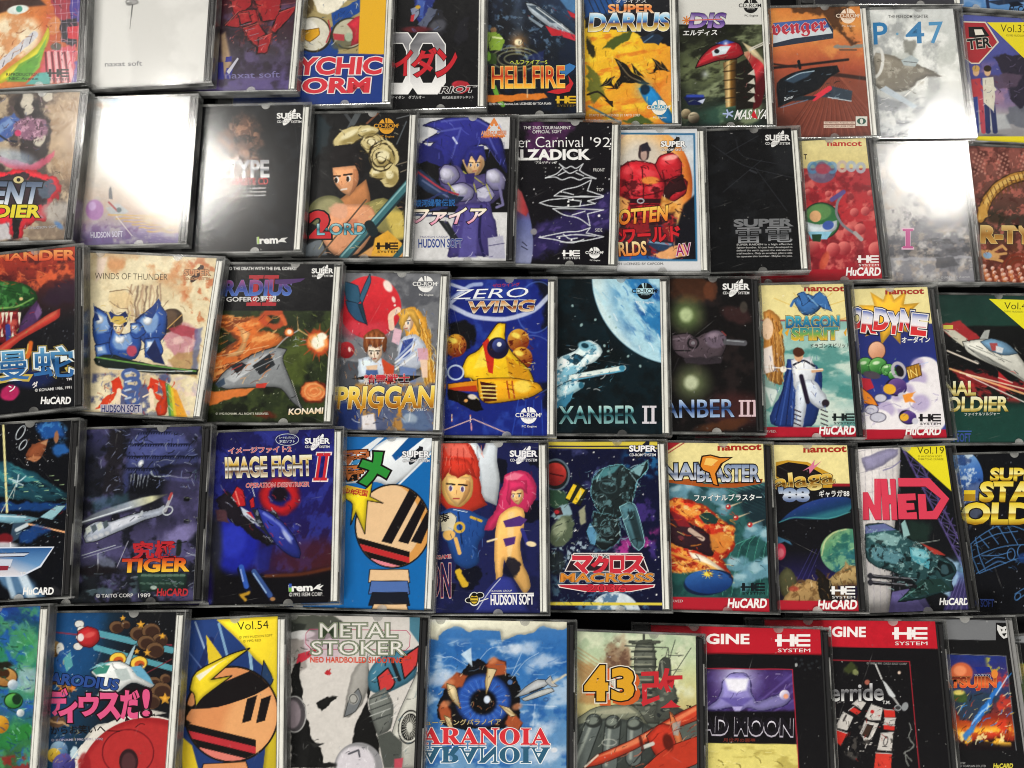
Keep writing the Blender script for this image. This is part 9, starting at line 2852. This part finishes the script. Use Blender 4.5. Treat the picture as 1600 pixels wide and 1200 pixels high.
# ------------------------------------------------------------------ pen work over the paintings: outline, strokes, inks, length, width, slant, spread, strength
PEN = {
    '10': [([(-5, 20), (70, 10), (80, 60), (0, 110)], 26, ['a85820', 'fbe6c4', '6a2c10'], (5, 14), (.8, 1.6), -40, 30, .5), ([(74, 0), (134, 0), (130, 125), (66, 128)], 44, ['701020', 'f0a0b0', '201428', 'd84058'], (4, 10), (.8, 1.8)),
           ([(0, 128), (66, 62), (62, 100), (30, 128)], 14, ['406818', 'b8e070'], (6, 14), (.8, 1.4), -40, 15)],
    '12': [([(350, 0), (462, 0), (430, 84), (378, 84), (350, 50)], 70, ['d85048', '180810', '801820', '2c1018', 'f0a098'], (3, 9), (.8, 1.8), -30, 60)],
    '13': [([(460, 0), (560, 0), (560, 82), (468, 82)], 50, ['403018', 'f8f4e0', '103060', '8a7848'], (4, 11), (.8, 1.6))],
    '14': [([(640, 0), (690, 0), (690, 50), (640, 50)], 26, ['0a0a12', '6880c0', '30344c'], (3, 9), (.8, 1.5))],
    '15': [([(820, 0), (908, 20), (908, 68), (826, 34)], 46, ['f0f4f8', '182430', '5a7088', '801820'], (3, 9), (.7, 1.4), 38, 25), ([(762, 20), (830, 0), (850, 100), (764, 120)], 60, ['30445c', '9ab0c4', '0a101c'], (3, 8), (.7, 1.4))],
    '16': [([(918, 60), (1050, 80), (1050, 185), (918, 185)], 46, ['f8e070', 'b87018', 'd89020', '8a6818'], (6, 16), (.8, 2), 75, 25, .55), ([(955, 90), (1030, 100), (1020, 140), (960, 140)], 16, ['6a5c48', '0c0a08'], (3, 9), (.7, 1.3))],
    '17': [([(1086, 64), (1200, 64), (1198, 170), (1150, 170), (1150, 96), (1088, 106)], 44, ['f0a0a0', '400810', 'd8c8a0', '180808'], (4, 11), (.7, 1.4)), ([(1066, 62), (1190, 62), (1130, 190), (1066, 190)], 30, ['8a9870', '1c2014', 'a8b490'], (8, 18), (1, 2.4), -10, 20, .4)],
    '18': [([(1212, 170), (1262, 100), (1335, 130), (1330, 160)], 36, ['5c7890', '04080c', '26323c', 'a8c0d0'], (4, 12), (.7, 1.4), -20, 25)],
    '19': [([(1366, 84), (1466, 110), (1430, 150), (1368, 140)], 46, ['4c483e', 'd0ccc0', '8a8478'], (4, 11), (.7, 1.5), 20, 30), ([(1366, 150), (1500, 150), (1510, 205), (1366, 205)], 40, ['f4f4f4', '5a6068', 'a8aeb4'], (5, 14), (.8, 1.8), -10, 20, .6)],
    '1a': [([(1518, 100), (1560, 100), (1560, 208), (1518, 208)], 30, ['201828', 'f0e8e0', '702030', '283868'], (3, 8), (.7, 1.3)), ([(1560, 85), (1600, 85), (1600, 170), (1560, 150)], 20, ['141020', '6a6080'], (4, 10), (.8, 1.5))],
    '20': [([(-5, 140), (90, 140), (80, 250), (-5, 250)], 70, ['1c1418', 'e0d4c0', '6a4860', 'b890a8', '304880'], (3, 10), (.7, 1.6)), ([(-5, 270), (90, 276), (70, 340), (30, 372), (-5, 340)], 44, ['0c0c10', '98a4b8', 'e04050', '404a5c'], (3, 9), (.8, 1.7)), ([(80, 150), (122, 150), (116, 360), (80, 350)], 26, ['e0cca8', '6a5040', 'b08c68'], (6, 14), (1, 2.2), 60, 30, .5)],
    '22': [([(340, 190), (405, 190), (400, 320), (340, 320)], 50, ['1c100c', 'b88468', '704838', '3c241c'], (4, 11), (.8, 1.7))],
    '23': [([(518, 200), (622, 190), (625, 285), (570, 292), (560, 240)], 60, ['3c3014', 'f8f0c8', '988448', '181004'], (5, 13), (.8, 1.5)), ([(490, 320), (634, 310), (630, 400), (490, 400)], 46, ['4c4424', 'f0b890', '8a5030', 'd8c880'], (5, 13), (.8, 1.5), -30, 50, .7), ([(518, 246), (566, 246), (566, 300), (524, 308)], 8, ['b06c40', 'f4c8a0'], (4, 9), (.7, 1.1), 60, 30, .6)],
    '24': [([(662, 186), (786, 190), (790, 262), (720, 240), (690, 268), (662, 240)], 46, ['101040', '5c64c8', '7c88e0', '20205c'], (6, 18), (.8, 1.6), 70, 40), ([(686, 260), (792, 260), (786, 402), (700, 402), (690, 300)], 66, ['18143c', 'd8d8ec', '6c64a8', '2c2458'], (4, 11), (.7, 1.4))],
    '26': [([(968, 250), (1070, 250), (1070, 350), (968, 350)], 80, ['38080c', 'e04850', '701018', '180406'], (4, 12), (.9, 2.2), 20, 50), ([(966, 345), (1070, 335), (1075, 405), (966, 405)], 44, ['100c14', 'd83830', 'f0b070', '284878'], (4, 10), (.9, 1.8))],
    '2a': [([(1520, 240), (1640, 240), (1640, 445), (1530, 445)], 80, ['d89888', '401c18', 'a86048', '703428'], (3, 8), (.8, 1.7), None, 40, .7)],
    '30': [([(0, 390), (120, 390), (118, 450), (0, 445)], 34, ['f08850', '581818', 'd8582c'], (6, 16), (1, 2.2), 20, 40, .55), ([(-5, 440), (56, 445), (66, 500), (30, 532), (-5, 530)], 40, ['0c2410', '78c060', '301c3c', 'a03038'], (3, 8), (.7, 1.5))],
    '31': [([(146, 476), (262, 476), (262, 570), (146, 560)], 60, ['101838', 'e8f0fc', '3c5ca8', '182c68', 'c8a850'], (4, 12), (.8, 1.7)), ([(150, 580), (280, 580), (280, 650), (150, 650)], 60, ['2c2850', 'f0e0d0', 'c83018', '5868a0', '801808'], (4, 12), (.8, 1.6), 70, 50), ([(170, 442), (330, 440), (320, 600), (260, 600), (262, 500), (180, 480)], 50, ['c89060', 'fbeecc', 'a86840', '7a5838'], (5, 14), (.7, 1.3), 60, 40, .6)],
    '32': [([(330, 492), (440, 492), (420, 600), (330, 600)], 70, ['f8c888', '6a2408', 'd87030', 'f0a860', '301004'], (6, 18), (.8, 1.8), -25, 30), ([(340, 600), (430, 544), (472, 638), (420, 606)], 44, ['dce0e4', '303438', '9a9ea4', '14161a'], (4, 12), (.7, 1.4), -35, 30), ([(440, 490), (520, 490), (515, 640), (480, 600)], 40, ['90a050', '10180a', '6a7838'], (5, 14), (.8, 1.6), 60, 40, .5)],
    '33': [([(616, 482), (690, 482), (690, 610), (616, 600)], 64, ['6a4410', 'f8e098', 'a8b4d0', 'f0f4f8', '4c5c98', 'b87828'], (5, 15), (.7, 1.4), 75, 30), ([(530, 515), (616, 515), (616, 600), (530, 600)], 56, ['40200c', 'd8a070', '30384c', 'e8ecf4', '8a3018'], (4, 12), (.7, 1.4), 70, 40), ([(528, 605), (688, 605), (688, 672), (528, 672)], 80, ['181c30', 'e8ecf0', 'd89c30', '40588c', '7c4c14', '88a0b8'], (5, 14), (.8, 1.8), 50, 60)],
    '34': [([(724, 540), (840, 540), (846, 625), (740, 625)], 40, ['6a3c08', 'fff080', 'b87810', '2c1404'], (4, 12), (.7, 1.5), 20, 40, .7), ([(700, 515), (730, 520), (730, 565), (700, 565)], 16, ['3c0808', 'f8d060', 'a83818'], (4, 9), (.9, 1.8)), ([(795, 510), (835, 515), (838, 580), (800, 575)], 26, ['3c0808', 'f8d060', 'a83818', '701808'], (4, 9), (.9, 2))],
    '35': [([(868, 530), (945, 530), (985, 580), (900, 640), (868, 640)], 80, ['0c2c3c', 'fcffff', '70b8d0', '2c6480'], (3, 10), (.7, 1.5), -35, 45), ([(930, 440), (1035, 440), (1035, 560), (980, 540)], 40, ['f4fcff', '2c6cb4', '70b4dc'], (8, 24), (1, 2.4), 55, 25, .5)],
    '36': [([(1050, 520), (1136, 516), (1130, 568), (1056, 562)], 50, ['0c080c', '8c7c8a', '3c3038', '201a20'], (3, 9), (.7, 1.4))],
    '37': [([(1202, 556), (1290, 556), (1294, 668), (1205, 668)], 50, ['0c1438', '5878c0', 'f4f4f4', '283c80', '504048'], (4, 12), (.7, 1.4), 80, 30), ([(1192, 486), (1226, 486), (1226, 600), (1192, 600)], 26, ['60380c', 'e8b870', '904c18'], (5, 13), (.7, 1.3), 80, 20), ([(1238, 456), (1300, 456), (1296, 492), (1240, 492)], 22, ['102848', '88c0f0', '2c5c98'], (3, 8), (.7, 1.3))],
    '38': [([(1340, 560), (1400, 560), (1400, 590), (1340, 590)], 14, ['0c3014', 'b8f0a0'], (3, 8), (.7, 1.2)), ([(1345, 600), (1470, 600), (1470, 668), (1350, 668)], 34, ['8878b8', 'ffffff', '504878'], (4, 10), (.7, 1.3), None, 40, .6)],
    '39': [([(1474, 510), (1600, 530), (1610, 600), (1480, 560)], 40, ['f4f4e8', '4c4c48', '8c8c84', '101010'], (5, 14), (.7, 1.4), 28, 20), ([(1490, 560), (1600, 575), (1605, 630), (1500, 610)], 26, ['e05048', '500c10', 'a02428'], (6, 16), (.8, 1.8), 22, 15)],
    '40': [([(-5, 718), (104, 766), (104, 790), (-5, 790)], 60, ['0c2430', '58a8a8', '2c6478', '90c8b8'], (4, 14), (.7, 1.5), 15, 20), ([(0, 790), (104, 790), (80, 852), (0, 852)], 30, ['d0ecf4', '14304c', '5888a8', '7c1c20'], (4, 10), (.7, 1.4), -10, 30), ([(38, 686), (76, 686), (70, 722), (40, 722)], 14, ['4c2410', 'c88c60'], (3, 8), (.8, 1.5))],
    '41': [([(150, 670), (310, 670), (310, 768), (150, 768)], 150, ['06080c', '6c76a0', '2c3048', '8890a8', '14161e'], (4, 14), (.8, 1.7), None, 90, .75), ([(126, 830), (262, 780), (262, 806), (134, 848)], 46, ['f0f4fc', '181c24', '70788c', '34384a'], (4, 12), (.7, 1.4), -22, 25), ([(140, 850), (310, 850), (300, 935), (135, 935)], 70, ['04060a', '6a7c88', '2c3444', 'a0a8b8'], (4, 14), (.7, 1.5), 5, 40, .6)],
    '42': [([(340, 756), (470, 780), (470, 870), (350, 810)], 66, ['06060c', '8890b0', '3c3c58', 'c83038', 'd8dcec'], (4, 12), (.7, 1.5), 40, 25), ([(345, 676), (520, 676), (520, 720), (345, 740)], 20, ['3c48a8', '0c0c38'], (10, 26), (1.2, 3), 60, 30, .5)],
    '44': [([(686, 690), (760, 690), (752, 740), (690, 740)], 22, ['7a1410', 'f8907c'], (5, 16), (.7, 1.4), 80, 25, .7), ([(688, 796), (760, 800), (750, 890), (692, 850)], 26, ['0c1c48', '5c88d0', '102c68'], (5, 14), (.7, 1.4), 70, 40), ([(784, 736), (840, 736), (836, 800), (760, 826)], 22, ['701030', 'f8a0b8'], (5, 14), (.7, 1.3), 70, 35, .7)],
    '45': [([(884, 740), (1012, 720), (1005, 855), (925, 860)], 130, ['04080a', '88c0c8', '2c4448', '101a1c', 'c8ecf0'], (4, 13), (.7, 1.5), -50, 60), ([(860, 750), (900, 750), (905, 880), (860, 890)], 54, ['0c1410', 'c0d0b8', '3c5040', '101818', '8aa0a0'], (4, 11), (.8, 1.6)), ([(862, 850), (960, 850), (960, 945), (862, 945)], 44, ['0c1820', 'a8c8d8', '486c80'], (4, 11), (.8, 1.6), None, 40, .6)],
    '46': [([(1044, 780), (1150, 800), (1146, 905), (1044, 895)], 90, ['f8d880', '60100c', 'f0902c', 'd04018', '2c0c0c'], (5, 16), (.8, 1.8), 25, 35), ([(1048, 756), (1215, 756), (1215, 930), (1150, 930), (1150, 800)], 50, ['0c2428', '7cb0c0', '3c8478'], (5, 14), (.7, 1.4), 35, 30, .55)],
    '47': [([(1220, 905), (1345, 885), (1345, 940), (1222, 940)], 50, ['3c2810', 'e8d0a0', '806038', '181008'], (4, 11), (.8, 1.6), 70, 30), ([(1284, 828), (1340, 828), (1340, 890), (1300, 895)], 20, ['c8d8a0', '184848', '5ca080'], (5, 12), (.9, 1.8), -20, 30, .5)],
    '48': [([(1352, 818), (1420, 836), (1494, 885), (1488, 925), (1405, 938), (1354, 880)], 120, ['04080a', 'b0dce0', '3c6c74', '101e20', '6aa0a8'], (4, 14), (.7, 1.5), 25, 35), ([(1405, 700), (1520, 820), (1520, 890), (1420, 760)], 30, ['6c60a8', '181428'], (6, 16), (.7, 1.3), 45, 60, .7)],
    '49': [([(1516, 825), (1610, 820), (1610, 890), (1522, 895)], 30, ['5088c0', '284878'], (5, 14), (.7, 1.2), -15, 60, .7)],
    '50': [([(-5, 950), (55, 950), (50, 1200), (-5, 1200)], 90, ['70c088', '143c28', '3868c0', '1c5040', 'a0d8c8', '183070'], (5, 15), (1, 2.4), 30, 50, .6)],
    '51': [([(140, 1034), (242, 1040), (236, 1078), (150, 1088)], 26, ['304048', 'ffffff', '88b0b8'], (4, 12), (.7, 1.3), 25, 30), ([(76, 1010), (130, 1010), (130, 1090), (76, 1090)], 40, ['1c1008', 'e8c078', '3c6cb0', 'b8d8d8'], (3, 9), (.8, 1.6)), ([(76, 1120), (130, 1120), (125, 1200), (76, 1200)], 44, ['1c1820', 'e8e4d8', '5860b0', 'c0a060', '78405c'], (3, 9), (.8, 1.6))],
    '53': [([(455, 965), (560, 965), (480, 1050), (455, 1050)], 34, ['181a18', 'e8e8e4', '70746c'], (4, 11), (.8, 1.6)), ([(574, 1020), (652, 1012), (652, 1200), (596, 1200)], 60, ['141618', 'e8e8e4', '6c7478', '2c5064'], (4, 12), (.7, 1.5), -40, 40), ([(455, 1040), (500, 1140), (505, 1200), (455, 1200)], 20, ['000000', '5c5c5c'], (3, 9), (.8, 1.6)), ([(530, 1165), (590, 1165), (590, 1200), (520, 1200)], 16, ['505058', 'f4f4f8'], (4, 10), (.7, 1.3))],
    '54': [([(684, 1040), (812, 1040), (812, 1140), (684, 1140)], 50, ['0c0608', 'd88c58', '683018', 'f0dcb0'], (3, 9), (.7, 1.5), None, 60, .6), ([(670, 1000), (895, 1000), (895, 1060), (670, 1060)], 34, ['d8e4f0', '2860a8', '88b0d8'], (10, 26), (1.2, 3), -5, 25, .35)],
    '55': [([(985, 1000), (1066, 1000), (1066, 1130), (985, 1130)], 90, ['181c18', 'a8ac98', '3c403a', '787c6c'], (3, 10), (.7, 1.5), 0, 50), ([(905, 1110), (1040, 1110), (1000, 1200), (905, 1200)], 50, ['1c201e', 'b8beb0', '5c625c'], (5, 14), (.8, 1.6), -50, 40, .6), ([(920, 1195), (1096, 1100), (1096, 1195), (1000, 1200)], 44, ['f09870', '50100c', '8a2418', 'd86040'], (6, 18), (.8, 1.6), -28, 25)],
    '56': [([(1105, 1050), (1235, 1050), (1235, 1110), (1105, 1110)], 40, ['d0c8f0', '28204c', '7468b0'], (5, 14), (.7, 1.4), -20, 50, .5), ([(1108, 1166), (1245, 1166), (1250, 1200), (1108, 1200)], 20, ['8a7c38', 'f0e8a0'], (5, 12), (.8, 1.5), 5, 20, .6)],
    '57': [([(1306, 1095), (1400, 1100), (1396, 1205), (1330, 1200), (1308, 1165)], 90, ['0c0c0e', 'f0ece8', '58544f', '8a1c18', '302e2c'], (3, 9), (.7, 1.5), None, 90, .8)],
    '58': [([(1490, 1060), (1586, 1050), (1586, 1165), (1490, 1165)], 90, ['f8d060', '200c10', 'e04820', '3088e0', '801c18', 'f8f0c0'], (4, 13), (.8, 1.8), -45, 30, .7)],
}

# ------------------------------------------------------------------ set out the rows
CASES = {}
for mode, row in LAYOUT:
    placed = place_row([(k, tr, br, kd, lb, mode) for k, tr, br, kd, lb in row])
    for i, c in enumerate(placed):
        CASES[c.key] = c
        if i:
            p = row[i - 1]
            c.left_px = (min(p[1][0], p[2][0]), p[2][1]) if p[1][0] > p[2][0] else (p[1][0], p[1][1])
        else:
            c.left_px = (-25, row[i][2][1])
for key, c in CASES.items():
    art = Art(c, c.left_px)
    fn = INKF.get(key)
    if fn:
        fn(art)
        for d in PEN.get(key, ()):
            art.scrib(*d)
    else:
        art.bg('606060')
    build_case(c, art.mesh())
